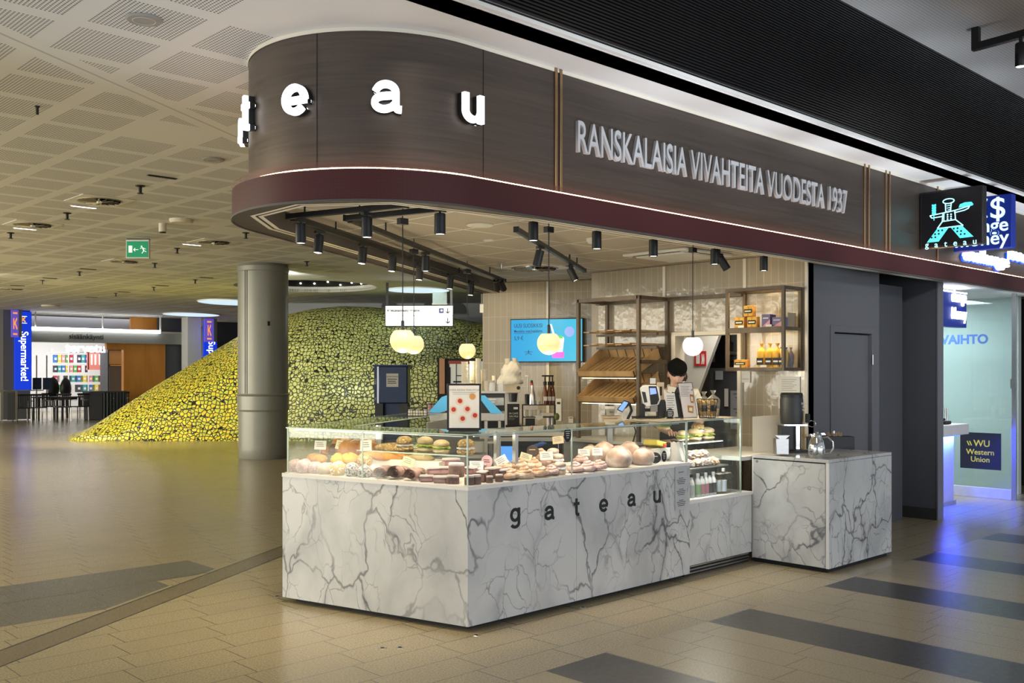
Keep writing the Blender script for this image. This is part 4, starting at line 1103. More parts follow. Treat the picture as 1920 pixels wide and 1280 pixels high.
kind('cake', [('cake', disc(.05, 0, .075), FM['choc']), ('icing', disc(.051, .07, .088), FM['ice'])]); kind('bar', [('cake', slab(.052, .03, .062), FM['choc']), ('icing', slab(.053, .031, .012, .004), FM['ice'])])
kind('mini', [('cake', disc(.024, 0, .038), FM['choc']), ('icing', disc(.0235, .036, .046), FM['ice'])])
kind('coil', [('pastry', coil(1), FM['puff'])]); kind('coil2', [('pastry', coil(2.5, .06, .017), FM['puff'])]); kind('coilp', [('pastry', coil(4, .055, .017), FM['pink'])])
kind('choux', [('bun_half', bunm(.046, .046, .022, 20), FM['puff']), ('cream', lambda: MB().blob((0, 0, .042), (.045, .045, .018), .2, 4, 21, 3), FM['crm']), ('bun_lid', lambda: MB().blob((0, 0, .066), (.042, .042, .024), .1, 2, 22, 3, -.012), FM['flour'])])
kind('boule', [('loaf', bunm(.115, .10, .088, 23, .06), FM['flour']), ('score', scores(.07, .085, 2, .150, .5), FM['cinn'])]); kind('boule2', [('loaf', bunm(.09, .075, .066, 24, .06), FM['flour']), ('score', scores(.05, .06, 1, .113, .5), FM['cinn'])])
kind('sandwich', [('bun_half', bunm(.06, .05, .020, 25), FM['bagel']), ('filling', lambda: MB().blob((0, 0, .035), (.062, .052, .012), .5, 6, 26, 3), FM['leaf']), ('cheese', lambda: MB().box(-.045, .045, -.045, .045, .040, .045), FM['egg']), ('bun_lid', lambda: MB().blob((0, 0, .062), (.058, .048, .030), .08, 2, 27, 3, -.014), FM['bagel'])])
kind('sandwichd', [('bun_half', bunm(.06, .05, .020, 28), FM['seed']), ('filling', lambda: MB().blob((0, 0, .035), (.060, .050, .010), .5, 6, 29, 3), FM['crm']), ('bun_lid', lambda: MB().blob((0, 0, .060), (.058, .048, .030), .08, 2, 30, 3, -.014), FM['seed'])])
FM['wrapf'] = glass('clear_wrapping', (.96, .93, .86)); KD['wrapped'][1] = ('wrapping', KD['wrapped'][1][1], FM['wrapf'])
for k_ in ('slice', 'bar'):
    h = .034 if k_ == 'slice' else .062
    bl_ = KD[k_][1][1]
    def lift(bl_=bl_, h=h):
        b = bl_()
        for v in b.bm.verts: v.co.z += h-.003
        return b
    KD[k_][1] = (KD[k_][1][0], lift, KD[k_][1][2])
def solve(px, f):
    lo, hi = -.1, 1.1; ps = lambda s: (lambda v: 960+FOC*(v.x*RX+v.y*RY)/(v.x*FX+v.y*FY))(f(s))
    up = ps(hi) > ps(lo)
    for _ in range(40):
        m_ = (lo+hi)/2
        if (ps(m_) < px) == up: lo = m_
        else: hi = m_
    return f((lo+hi)/2)
def left(px, d, z): return solve(px, lambda s: lc(s, d, z))
def front(px, d, z): return solve(px, lambda s: Vector((gC.x+(gE.x-gC.x)*s, gC.y+d, z)))
LROT = math.atan2(dl.y, dl.x)
ZD = .893
# stepped risers
for d0, d1, z1 in ((.20, .33, .945), (.33, .52, .99)):
    a_, b_, c_, d_ = lc(.30, d0), lc(.93, d0), lc(.93, d1), lc(.30, d1)
    MB().prism([(v.x, v.y) for v in (a_, b_, c_, d_)], ZD, z1).build('display_step', M['deck'], ctr, world=True, bevel=.002)
MB().box(4.42, 5.86, gC.y+.19, gC.y+.34, ZD, .935).build('display_step', M['deck'], ctr, world=True, bevel=.002)
L3, F3 = (.95), (.94)
rows = [ # case, kind, px, d, z, rz, scale, name, category, label
 ('l','pink',553,.11,ZD,.3,.95,'sugared_bun','bun','pink sugared bun at the far left end of the case front row'),
 ('l','pink',571,.075,ZD,.9,1.06,'sugared_bun','bun','largest pink sugared bun, second along the front row'),
 ('l','pinkl',592,.08,ZD,.5,.95,'sugared_bun','bun','oblong pink bun standing next to the largest pink bun'),
 ('l','cream',609,.075,ZD,.2,1.0,'pale_bun','bun','smooth pale bun between oblong pink bun and sesame bun'),
 ('l','sesame',634,.075,ZD,.4,1.05,'sesame_bun','bun','yellow sesame bun in the front row of the case'),
 ('l','sugar',660,.07,ZD,.4,.98,'seeded_bun','bun','white flecked tall bun beside the sesame bun'),
 ('l','poppy',684,.07,ZD,.1,1.0,'poppy_bun','bun','grey poppy seed bun just before the first glass joint'),
 ('l','floury',703,.13,ZD,.1,.95,'floury_bun','bun','pale floury bun right behind the first glass joint'),
 ('l','orange',600,.22,L3,.5,.95,'golden_roll','roll','golden orange roll behind the oblong pink bun'),
 ('l','orange',590,.31,.945,.0,.95,'golden_roll','roll','golden roll at the back left under the first price card'),
 ('l','yellow',634,.235,.945,.9,1.06,'saffron_roll','roll','smooth yellow roll above the sesame bun'),
 ('l','yellow',656,.27,.955,-.4,1.0,'saffron_roll','roll','second yellow roll, tucked behind the white flecked bun'),
 ('l','seedroll',684,.23,.945,.2,1.1,'seeded_roll','roll','dark seeded roll standing above the poppy seed bun'),
 ('l','croissant',610,.40,.99,1.2,1.1,'croissant','pastry','small brown croissant below the two dark upright loaves'),
 ('l','darkloaf',628,.44,.99,1.0,.9,'rye_loaf','bread','dark rye loaf half hidden behind a tilted price card'),
 ('l','loaf',655,.42,.99,2.1,1.05,'crusty_loaf','bread','brown scored loaf in the middle of the left case'),
 ('l','loaf',641,.50,1.0,1.7,1.0,'crusty_loaf','bread','rear brown loaf peeking out behind the scored loaf'),
 ('l','loaf',688,.47,.99,1.6,1.1,'crusty_loaf','bread','large brown loaf at the first glass joint behind the price card'),
 ('l','baguettep',700,.34,.99,1.9,.75,'golden_bread','bread','golden bread end behind the pale floury bun'),
 ('l','baguette',738,.42,1.035,2.05,1.0,'seeded_baguette','bread','upper seeded baguette under the sandwich shelf'),
 ('l','baguettep',735,.37,.972,2.05,1.05,'golden_baguette','bread','lower golden baguette with seeds under the upper one'),
 ('l','wrapped',788,.40,.975,2.1,1.0,'wrapped_roll','sandwich','film wrapped long roll at the right of the baguettes'),
 ('l','wrapped',775,.50,.995,2.1,1.0,'wrapped_roll','sandwich','film wrapped long roll lying behind the other wrapped one'),
 ('l','cinn',716,.075,ZD,3.7,1.05,'cinnamon_roll','pastry','powdered rolled pastry nearest the first glass joint'),
 ('l','cinn',743,.075,ZD,3.7,1.12,'cinnamon_roll','pastry','middle of three powdered rolled pastries in front row'),
 ('l','cinn',774,.07,ZD,3.65,1.05,'cinnamon_roll','pastry','powdered rolled pastry beside the first iced slices'),
 ('l','cinn2',727,.19,ZD,3.55,1.0,'cinnamon_roll','pastry','powdered rolled pastry behind, between first and middle front ones'),
 ('l','cinn2',757,.19,ZD,3.85,1.05,'cinnamon_roll','pastry','powdered rolled pastry in back row over the middle front one'),
 ('l','cinn2',787,.18,ZD,3.65,1.0,'cinnamon_roll','pastry','powdered rolled pastry at right end of the back row'),
 ('l','slice',800,.05,ZD,2.4,1.0,'iced_slice','cake','first iced cake slice along the left case front row'),
 ('l','slice',826,.045,ZD,2.2,1.0,'iced_slice','cake','second iced cake slice in the front row before the corner'),
 ('l','slice',815,.15,.93,2.7,1.15,'iced_slice','cake','iced slice stacked behind the first two slices'),
 ('l','mini',846,.04,ZD,0,1.2,'mini_cake','cake','small chocolate cake standing left of the round cake'),
 ('l','mini',853,.05,ZD,0,1.15,'mini_cake','cake','small chocolate cake touching the foot of the round cake'),
 ('l','cake',856,.115,.93,0,1.0,'round_cake','cake','tall round chocolate cake with pale icing at the corner'),
 ('l','slice',838,.20,.93,2.5,1.2,'iced_slice','cake','berry slice behind the tall round cake'),
 ('l','slice',846,.30,.975,2.8,1.2,'iced_slice','cake','topmost berry slice of the heap at the corner'),
 ('f','mini',880,.035,ZD,0,1.3,'mini_cake','cake','small iced chocolate cake right at the glass corner'),
 ('f','mini',893,.03,ZD,0,1.3,'mini_cake','cake','small iced chocolate cake next to the glass corner'),
 ('f','mini',918,.03,ZD,0,.95,'mini_cake','cake','smallest chocolate cake before the dark cake bars'),
 ('f','mini',936,.03,ZD,0,1.05,'mini_cake','cake','small chocolate cake in front of the second dark bar'),
 ('f','bar',905,.10,ZD,.6,1.0,'chocolate_bar_cake','cake','dark cake bar nearest the corner of the front case'),
 ('f','bar',925,.11,.905,.2,1.05,'chocolate_bar_cake','cake','iced dark cake bar in the middle of three'),
 ('f','bar',945,.09,ZD,-.2,1.0,'chocolate_bar_cake','cake','dark cake bar beside the first coiled pastry'),
 ('f','slice',905,.24,.945,.4,1.1,'iced_slice','cake','berry slice under the pink oval card'),
 ('f','slice',885,.19,.935,.4,1.2,'iced_slice','cake','berry slice above the corner cakes, behind glass edge'),
 ('f','coil',958,.06,ZD,.3,1.05,'coiled_pastry','pastry','first coiled pastry right of the dark cake bars'),
 ('f','coil2',984,.055,ZD,2.0,1.05,'coiled_pastry','pastry','second coiled pastry along the front row'),
 ('f','coil2',1012,.06,ZD,1.0,1.1,'coiled_pastry','pastry','third coiled pastry along the front row'),
 ('f','coilp',1034,.06,ZD,.6,1.0,'coiled_pastry','pastry','pinkish coiled pastry left of the cream buns'),
 ('f','coil',945,.20,.935,.9,1.1,'coiled_pastry','pastry','coiled pastry of second row under the slanting price card'),
 ('f','coil2',972,.21,.935,.2,1.1,'coiled_pastry','pastry','coiled pastry of second row under the yellow card'),
 ('f','coil2',998,.21,.935,2.2,1.0,'coiled_pastry','pastry','coiled pastry of second row below the brown round card'),
 ('f','coil',1014,.29,.97,1.2,1.15,'coiled_pastry','pastry','upper coiled pastry right of the brown round card'),
 ('f','coilp',1024,.25,.935,1.0,1.0,'coiled_pastry','pastry','pinkish coiled pastry behind the white price card'),
 ('f','choux',1050,.06,ZD,.0,1.0,'cream_bun','bun','cream filled bun in the front row before the middle joint'),
 ('f','choux',1046,.17,.935,.7,1.0,'cream_bun','bun','cream filled bun stacked on the second step'),
 ('f','choux',1037,.27,.96,.7,1.05,'cream_bun','bun','top cream filled bun near the tan price card'),
 ('f','coilp',1080,.07,ZD,.5,1.05,'pink_pastry','pastry','pink twisted pastry just past the middle joint'),
 ('f','coilp',1102,.065,ZD,1.8,1.05,'pink_pastry','pastry','pink twisted pastry second past the middle joint'),
 ('f','coilp',1124,.06,ZD,1.0,1.05,'pink_pastry','pastry','pink twisted pastry touching the first large loaf'),
 ('f','coilp',1090,.20,.935,.2,1.0,'pink_pastry','pastry','pink twisted pastry on the step under two price cards'),
 ('f','boule2',1108,.30,.935,.3,1.0,'round_loaf','bread','smaller floured loaf behind the pair of white price cards'),
 ('f','boule',1133,.26,.935,.5,.88,'round_loaf','bread','floured round loaf at the back left of the largest loaf'),
 ('f','boule',1160,.13,ZD,.9,1.0,'round_loaf','bread','largest floured round loaf in the front case'),
 ('f','boule',1180,.25,.935,1.4,.80,'round_loaf','bread','floured loaf half hidden behind the largest loaf'),
 ('f','boule2',1206,.11,ZD,.4,1.12,'round_loaf','bread','pink brown round loaf left of the black round card'),
]
GRP = {'bun': 'buns in the display case', 'roll': 'rolls in the display case', 'bread': 'loaves in the display case', 'pastry': 'pastries in the display case', 'cake': 'cakes in the display case', 'sandwich': 'sandwiches in the display case'}
for case, k_, px, d, z, rz, sc, nm, cat, lab in rows:
    p = (left if case == 'l' else front)(px, d, z)
    mk(k_, lab, cat, p, rz + (0 if case == 'l' else 0), sc, GRP[cat], nm)
for k_, s, d, sc, rz, lab in (('sandwichd', .33, .44, 1.15, .5, 'pale flat sandwich at the left end of the glass shelf'), ('sandwich', .44, .46, 1.15, 1.2, 'lettuce sandwich in the middle of the glass shelf'), ('sandwich', .55, .42, 1.0, 2.0, 'folded egg sandwich on the glass shelf'), ('sandwichd', .68, .43, 1.15, .2, 'dark seeded sandwich at the right of the glass shelf')):
    mk(k_, lab, 'sandwich', lc(1-s-.12, d, 1.043), rz, sc, GRP['sandwich'], 'filled_sandwich')
# price cards on pins
def card(p, w, h, tilt, label, mat='paper', lines=3, yaw=0, oval=False, ink='greyink', drop=.03):
    t = thing('price_card', label, 'price card', p, CR+yaw, 'price cards among the baked goods')
    R_ = Matrix.Rotation(tilt, 4, 'Y') @ Matrix.Rotation(-.25, 4, 'X')
    if oval: MB().lathe([(0, -.001), (1, -.001), (1, .001), (0, .001)], n=28, M=R_ @ Matrix.Translation((0, 0, h/2)) @ Matrix.Rotation(PI/2, 4, 'X') @ Matrix.Diagonal((w/2, h/2, 1, 1))).build('card', M[mat], t, smooth=.3)
    else: MB().box(-w/2, w/2, -.001, .001, 0, h, R_).build('card', M[mat], t)
    b = MB()
    for k in range(lines):
        e = (.36, .30, .34, .2)[k % 4]*w; zz = h*(.74-.2*k) if not oval else h*(.6-.16*k)
        b.box(-e if not oval else -e*.8, e*(.6 if k == 0 else .9), -.0022, -.001, zz, zz+h*.06, R_)
    b.build('print', M[ink], t)
    MB().cyl((0, .0015, .008), (0, .0015, -drop), .0015, n=6).build('pin', M['steel'], t)
M['cardy'] = flat('yellow_card', (.78, .74, .46), .6); M['cardp'] = flat('pink_card', (.70, .42, .42), .6); M['cardt'] = flat('tan_card', (.72, .56, .38), .6); M['cardb'] = flat('brown_card', (.06, .035, .02), .5)
card(left(600, .34, 1.03), .085, .065, .03, 'white price card at the far left above the golden rolls', drop=.08)
card(left(638, .36, 1.035), .08, .065, .22, 'cream price card tilted in front of the dark rye loaf', 'cardy', drop=.04)
card(left(686, .33, 1.04), .08, .075, -.02, 'grey white price card behind the first glass joint', drop=.05)
card(left(762, .26, .96), .08, .06, .35, 'tilted cream price card before the wrapped rolls', 'cardy', drop=.06)
card(front(893, .17, .965), .09, .055, .02, 'white price card right of the glass corner', drop=.03)
card(front(912, .20, .965), .075, .085, .05, 'pink oval card over the berry slices', 'cardp', 2, oval=True, ink='cardb', drop=.03)
card(front(944, .17, .98), .08, .06, -.5, 'white price card slanting steeply over coiled pastries', drop=.04)
card(front(984, .22, .99), .08, .05, .3, 'pale yellow price card by the brown round card', 'cardy', drop=.04)
card(front(999, .27, 1.0), .085, .085, 0, 'brown round card over the coiled pastries', 'cardb', 1, oval=True, ink='cardt', drop=.05)
card(front(1025, .17, .985), .09, .06, -.06, 'white price card left of the cream buns', drop=.05)
card(front(1047, .33, 1.075), .08, .055, -.1, 'tan price card high beside the black oval sticker', 'cardt', drop=.12)
card(front(1095, .22, .985), .085, .05, 0, 'left card of the pair above pink pastries', drop=.05)
card(front(1120, .18, .985), .075, .055, 0, 'right card of the pair above pink pastries', drop=.05)
card(front(1229, .06, .90), .085, .085, 0, 'black round card standing at the right end of deck', 'ink', 1, oval=True, ink='paper', drop=.007)
# goods at the right end of the front case
p = front(1228, .34, ZD); t = thing('cheese_pack', 'yellow packet lying tilted on the white box in the case', 'packet', p + Vector((0, 0, .102)), .25)
MB().box(-.10, .10, -.06, .06, 0, .045, Matrix.Rotation(.18, 4, 'Y')).build('pack', flat('yellow_packet', (.80, .60, .09), .4), t, bevel=.008)
MB().box(.02, .09, -.062, -.055, .004, .03, Matrix.Rotation(.18, 4, 'Y')).build('red_label', flat('red_label', (.5, .03, .03), .5), t)
p = front(1228, .34, ZD); t = thing('pastry_box', 'flat whitish box under the yellow packet in the case', 'box', p, .25)
MB().box(-.14, .10, -.09, .09, 0, .085).build('box', M['paper'], t, bevel=.003)
MB().box(-.142, .102, -.092, .092, .082, .089).build('lid', M['paper'], t)
p = front(1270, .15, ZD); t = thing('cloth_bag', 'white folded cloth bag at the right end of the case', 'bag', p, .3)
b = MB()
def cb_(u, v):
    a = u*2*PI; r = .075*(1-.25*v)*(1+.10*math.sin(5*a+3*v)+.05*math.sin(11*a+v*9)); return Vector((r*math.cos(a), r*.8*math.sin(a), v*.15+.008*math.sin(7*a)*v))
b.grid(cb_, 40, 12, True); b.build('bag_body', flat('white_cloth', (.74, .70, .64), .8), t, smooth=1.2)
MB().lathe([(.05, .150), (.062, .158), (.05, .166), (.036, .158)], n=24).build('dark_hem', M['cardb'], t)
t = thing('plastic_lid_cup', 'clear dome cup with cream behind the yellow packet', 'cup', front(1250, .45, .893), 0)
MB().lathe([(.028, 0), (.042, .11), (.04, .11), (.026, .004), (0, .004)], n=24).build('cup', FM['wrapf'], t)
MB().lathe([(0, .03), (.030, .03), (.036, .08), (0, .085)], n=20).build('cream', FM['crm'], t); MB().lathe([(.044, .108), (.046, .118), (.040, .124), (0, .124)], n=24).build('lid', M['paper'], t)
for i, (px, lab) in enumerate(((1216, 'clear domed salad tub on the left of the pair'), (1240, 'clear domed salad tub on the right of the pair'))):
    t = thing('salad_tub', lab, 'tub', front(px, .47, ZD), 0)
    MB().lathe([(0, 0), (.045, 0), (.06, .06), (0, .06)], n=24).build('tub', FM['bagel'] if i else FM['choc'], t)
    MB().lathe([(.06, .06), (.052, .10), (.02, .122), (0, .124)], n=24).build('dome_lid', FM['wrapf'], t)
# chiller contents
for i, (px, lab, k_, sc) in enumerate(((1280, 'egg roll sandwich at left of the chiller top shelf', 'sandwich', 1.0), (1302, 'green salad sandwich beside the egg roll in the chiller', 'sandwich', 1.1), (1325, 'bread roll with drooping lettuce on chiller top shelf', 'sandwich', 1.15))):
    c = (px-960)/FOC; dY = 4.84; D_ = dY/(FY+c*RY); v = dp(px, 700, D_)
    if v.x < X0+.09: v.x = X0+.09
    mk(k_, lab, 'sandwich', (v.x, v.y, 1.020), .5+i, sc, 'sandwiches in the chiller', 'filled_sandwich')
t = mk('sandwich', 'green topped sandwich stacked over the others in the chiller', 'sandwich', (6.36, 4.86, 1.125), 1.4, 1.0, 'sandwiches in the chiller', 'filled_sandwich')
t = mk('sandwichd', 'dark rye sandwich standing alone at right of the top shelf', 'sandwich', (6.80, 4.84, 1.06), .3, 1.15, 'sandwiches in the chiller', 'filled_sandwich')
pl_ = thing('serving_stand', 'small stand under the dark rye sandwich', 'stand', (6.80, 4.84, 1.02)); MB().lathe([(0, 0), (.05, 0), (.05, .006), (.012, .01), (.012, .032), (.06, .036), (.06, .04), (0, .04)], n=24).build('stand', M['black'], pl_)
i = 0
ord6 = ['first', 'second', 'third', 'fourth', 'fifth', 'sixth', 'seventh', 'eighth']
for rowi, (yy, zz, xs_) in enumerate(((4.68, .824, (6.33, 6.44, 6.56, 6.67, 6.78)), (4.80, .824, (6.38, 6.50, 6.62, 6.74)), (4.74, .885, (6.41, 6.53, 6.63, 6.73)))):
    for k, x_ in enumerate(xs_):
        t = thing('wrapped_sandwich', 'paper wrapped sandwich, %s from the left in the %s row of chiller shelf' % (ord6[k], ('front', 'rear', 'upper')[rowi]), 'sandwich', (x_, yy, zz), .4*k+rowi, 'wrapped sandwiches in the chiller')
        MB().blob((0, 0, .032), (.058, .045, .034), .35, 3.5, k+rowi*7, 3, -.032).build('wrapper', FM['flour'] if (k+rowi) % 2 else FM['puff'], t, smooth=.3)
        MB().box(-.02, .025, -.052, -.04, .012, .05).build('label', M['paper'], t)
bcol = [((.62, .62, .60), 'white bottled drink, leftmost at the front of chiller'), ((.36, .55, .28), 'green bottled drink in the chiller'), ((.60, .28, .32), 'pink bottled drink next to the green one'), ((.60, .26, .30), 'pink bottled drink next to the dark ones'), ((.06, .05, .05), 'dark labelled bottle next to the pink ones'), ((.06, .05, .05), 'dark labelled bottle next to clear water'), ((.7, .78, .85), 'clear water bottle beside the dark bottles'), ((.7, .78, .85), 'tall clear water bottle at the right of the drinks')]
for k, (c_, lab) in enumerate(bcol):
    px = (1296, 1308, 1316, 1323, 1330, 1337, 1347, 1356)[k]; v = yp(px, 900, 4.62 if k != 7 else 4.60); v.x = max(v.x, X0+.03); t = thing('drink_bottle', lab, 'bottle', (v.x, v.y, .592), 0, 'drinks at the bottom of the chiller')
    s_ = 1.0 if k < 6 else 1.12
    clear = k >= 6
    MB().lathe([(0, 0), (.026, 0), (.028, .01), (.028, .10*s_), (.024, .125*s_), (.012, .15*s_), (.012, .165*s_), (0, .165*s_)], n=18).build('bottle', FM['wrapf'] if clear else M['white'], t)
    MB().lathe([(.0285, .02), (.0285, .10*s_)], n=18).build('label', flat('drink_label', c_, .4), t)
    MB().lathe([(0, .163*s_), (.0145, .163*s_), (.0145, .185*s_), (0, .187*s_)], n=14).build('cap', M['white'] if k % 2 else M['ink'], t)
for k, x_ in enumerate((6.80, 6.88)):
    t = thing('clear_box', 'clear plastic box %s in the chiller corner' % ('beside the water bottles' if k == 0 else 'against the glass side'), 'box', (x_-.01+.02*k, 4.64, .592), 0, 'clear boxes in the chiller')
    MB().box(-.03, .03, -.05, .05, 0, .16).build('box', FM['wrapf'], t, bevel=.004); MB().box(-.031, .031, -.051, .051, .16, .168).build('lid', FM['film'], t)
# ------------------------------------------------------------------ things on and behind the counter
# framed poster on the glass corner
f = F('counter_poster', 'framed pastry poster standing on the glass corner', 'poster', 870, 807, z=1.214)
T_ = f.box('frame', 'black', 838, 902, 719, 806, 0, .02, bevel=.002)
f.box('sheet', M['paper'], 842, 898.5, 722.5, 802, -.003, 0)
f.text('RIVIRA KESÄN MAKUTOJA', 'greyink', 870, 731, 3.6, -.0035, ext=.0003)
f.lines('print', 'greyink', 848, 892, 735, 742, 2, -.0035, .15)
gp = MT('poster_glass', (.8, .62, .48), .4).m; rp = flat('poster_berry', (.55, .045, .02), .5); op = flat('poster_orange', (.62, .30, .10), .5)
for k, (x, y) in enumerate(((862, 752), (850, 768), (876, 767), (890, 779), (867, 785))):
    f_ = f.p(x, y, -.0036)
    MB().lathe([(0, 0), (7.6*f.u, 0), (7.6*f.u, .0004), (0, .0004)], n=24, M=Matrix.Translation(f_) @ Matrix.Rotation(PI/2, 4, 'X')).build('glass_picture', gp, f.t)
    MB().lathe([(0, 0), (4.4*f.u, 0), (4.4*f.u, .0008), (0, .0008)], n=14, M=Matrix.Translation(f_+Vector((.6*f.u, 0, .6*f.u))) @ Matrix.Rotation(PI/2, 4, 'X')).build('berry_picture', rp, f.t)
MB().lathe([(0, 0), (6*f.u, 0), (6*f.u, .0004), (0, .0004)], n=24, M=Matrix.Translation(f.p(886, 743, -.0036)) @ Matrix.Rotation(PI/2, 4, 'X')).build('badge', op, f.t)
f.box('foot', 'black', 842, 898, 805, 808, -.03, .05)
# paper cup stacks and coffee machine
f = F('coffee_machine', 'dark coffee machine behind the poster with cups on top', 'coffee machine', 915, 806, 9.5)
f.box('body', 'blackp', 872, 946, 737, 806, 0, .4, bevel=.01); f.box('front_plate', 'steel', 905, 945, 745, 760, -.02, 0, bevel=.003); f.box('top_tray', 'steel', 870, 948, 733, 737, -.03, .42)
f.lines('print', 'paper', 912, 930, 747, 757, 2, -.024, .5)
M['cup'] = flat('cream_paper_cup', (.66, .60, .47), .6)
def cups(name, label, px, base, top, w, D, n):
    f = F(name, label, 'cups', px, base, D, group='stacked paper cups on the coffee machine')
    hgt = (base-top)/(n+2.0)
    for k in range(n):
        y0 = base-hgt*k
        o_ = f.lathe('cup', M['cup'], px, [(0, y0), (w*.36, y0), (w*.47, y0-hgt*2.6), (w*.5, y0-hgt*2.7), (w*.5, y0-hgt*2.85), (0, y0-hgt*2.85)], n=18)
for px, base, top, w, n, lab in ((871, 733, 677, 13, 8, 'paper cup stack leftmost, rising above the poster'), (887, 733, 676, 13, 8, 'paper cup stack second from left above the poster'), (897, 733, 671, 11, 9, 'tallest paper cup stack above the poster'), (907, 733, 692, 12, 6, 'paper cup stack right of the tallest one'), (912, 733, 713, 12, 3, 'lowest paper cup stack beside the white jar')):
    cups('paper_cup_stack', lab, px, base, top, w, 9.52+.05*(px % 3), n)
f = F('sugar_jar', 'squat white jar with lid right of the paper cups', 'jar', 921, 733, 9.55)
f.lathe('jar', M['paper'], 921, [(0, 733), (9, 733), (9.5, 722), (7, 717), (0, 717)]); f.lathe('lid', M['cup'], 921, [(0, 717), (6, 717), (6, 713), (0, 713)])
f = F('cup_tower', 'beige cup on jar lid near the white sack', 'cup', 927, 713, 9.9); f.lathe('cup', M['cup'], 927, [(0, 730), (4, 730), (5, 704), (0, 704)])
f = F('glass_holder', 'small clear holder with straws beside white jar', 'holder', 938, 735, 9.5); f.box('box', M['steel'], 934, 943, 718, 735, 0, .05)
# sloped blue topping station
f = F('topping_station', 'steel framed station with sloping blue lids behind the poster', 'station', 875, 900, 8.9)
M['blue'] = MT('blue_film', (.10, .50, .90), .3).m
f.box('table_top', 'steel', 806, 946, 774, 789, 0, .45, bevel=.004)
for x0, x1 in ((806, 811), (856, 860), (908, 914), (934, 939)): f.box('leg', 'steel', x0, x1, 789, 898, .02, .05)
f.poly('blue_lid', M['blue'], [(803, 773), (828, 744), (840, 740), (842, 768), (824, 774)], .0, .02)
f.poly('blue_lid', M['blue'], [(898, 741), (909, 741), (925, 757), (943, 775), (921, 776), (902, 750)], .0, .02)
f.poly('lid_frame', M['blackp'], [(808, 774), (838, 745), (842, 745), (842, 774)], .06, .09); f.poly('lid_frame', M['blackp'], [(898, 745), (903, 745), (922, 776), (898, 776)], .06, .09)
f.box('tray', M['ink'], 842, 898, 760, 774, .1, .3)
for k in range(2): f.box('shelf', M['paper'], 862, 936, 828+k*36, 832+k*36, .05, .4)
f.box('board', M['paper'], 878, 908, 832, 860, .05, .06); f.poly('cutting_board', M['paper'], [(878, 870), (930, 858), (936, 872), (884, 884)], .1, .11)
# wire baskets and jars on the far glass top
f = F('wire_basket', 'black wire basket with cream packets on the far glass top', 'basket', 781, 783, D=8.4, zfix=1.2105)
b = MB()
for k in range(8):
    x = (764+k*5-f.px)*f.u
    b.bar((x, 0, 0), (x, 0, 16*f.u), .004); b.bar((x, .12, 0), (x, .12, 16*f.u), .004); b.bar((x, 0, .002), (x, .12, .002), .004)
for k in range(4):
    z = k*5.2*f.u+.002
    for y in (0, .12): b.bar(((762-f.px)*f.u, y, z), ((802-f.px)*f.u, y, z), .004)
b.build('wire', M['black'], f.t, smooth=0)
for k in range(5): f.box('packet', M['cardy'] if k % 2 else M['paper'], 765+k*7, 771+k*7, 771+(k % 2)*2, 782, .02, .10)
for k, x in enumerate((806, 814, 822, 831)):
    f = F('jam_jar', 'brown jam jar on the far glass top, %s from the wire basket' % ord6[k], 'jar', x, 783, D=8.95, zfix=1.2105, group='jam jars on the far glass top')
    f.lathe('jar', FM['berry'], x, [(0, 783), (4, 783), (4, 769), (3, 767), (0, 767)]); f.lathe('lid', M['cardb'], x, [(0, 767), (4, 767), (4, 764), (0, 764)])
# back worktop: white sack, boxes, grinder, wire rack, bottles
Dw = 10.95
f = F('cup_sack', 'crumpled white plastic sack of cups on the boxes', 'sack', 955, 720, Dw)
b = MB()
def sk(u, v):
    a = u*2*PI; w_ = (22*(1-v)**.5*(1+.1*math.sin(4*v*PI)) + 6*v); w_ *= 1+.09*math.sin(6*a+8*v)+.06*math.sin(13*a-20*v)
    return Vector(((w_*math.cos(a)+6*v)*f.u, .05+w_*.7*math.sin(a)*f.u, v*44*f.u))
b.grid(sk, 40, 18, True); b.build('sack', flat('translucent_sack', (.72, .68, .58), .4), f.t, smooth=1.2)
for x, y, r in ((952, 676, 6), (965, 675, 5)): f.lathe('cup', M['cup'], x, [(0, y+6), (r*.8, y+6), (r, y-4), (r*.8, y-4), (r*.7, y), (0, y)], d=.03)
f = F('cardboard_box', 'cream box with round dark emblem under the sack', 'box', 962, 736, Dw-.02)
f.box('box', M['cardt'] if False else flat('cream_cardboard', (.62, .52, .38), .7), 946, 976, 720, 736, 0, .2, bevel=.002); MB().lathe([(0, 0), (3.4*f.u, 0), (3.4*f.u, .002), (0, .002)], n=20, M=Matrix.Translation(f.p(972, 727, -.001)) @ Matrix.Rotation(PI/2, 4, 'X')).build('emblem', M['ink'], f.t)
f = F('coffee_grinder', 'black coffee grinder with dark hopper under the cream box', 'grinder', 962, 805, Dw-.02)
f.box('housing', M['white'], 942, 972, 736, 800, .1, .3); f.lathe('hopper', M['blackp'], 962, [(0, 753), (7, 753), (8.5, 737), (0, 737)]); f.box('base', M['blackp'], 948, 978, 797, 805, 0, .3)
f = F('coffee_board', 'black coffee menu board with white words', 'board', 963, 800, Dw-.22)
f.box('board', M['ink'], 951, 974, 757, 797, 0, .02); f.text('IN CAFÉ', 'paper', 963, 775, 3.4, -.0025, ext=.0004); f.text('ON MUI', 'paper', 963, 780.5, 3.4, -.0025, ext=.0004); f.lines('print', 'greyink', 953, 966, 784, 788, 2, -.0025); f.box('tape', M['paper'], 963, 971, 763, 767, -.003, 0)
f = F('wire_shelf', 'black two tier wire shelf holding mugs', 'shelf', 1011, 802, Dw-.1)
for x in (980, 1041):
    for d in (0, .18): f.box('upright', 'black', x-1, x+1, 759, 802, d, d+.012)
for y in (759, 782, 799): f.box('tier', 'black', 979, 1042, y-.8, y+.8, 0, .19)
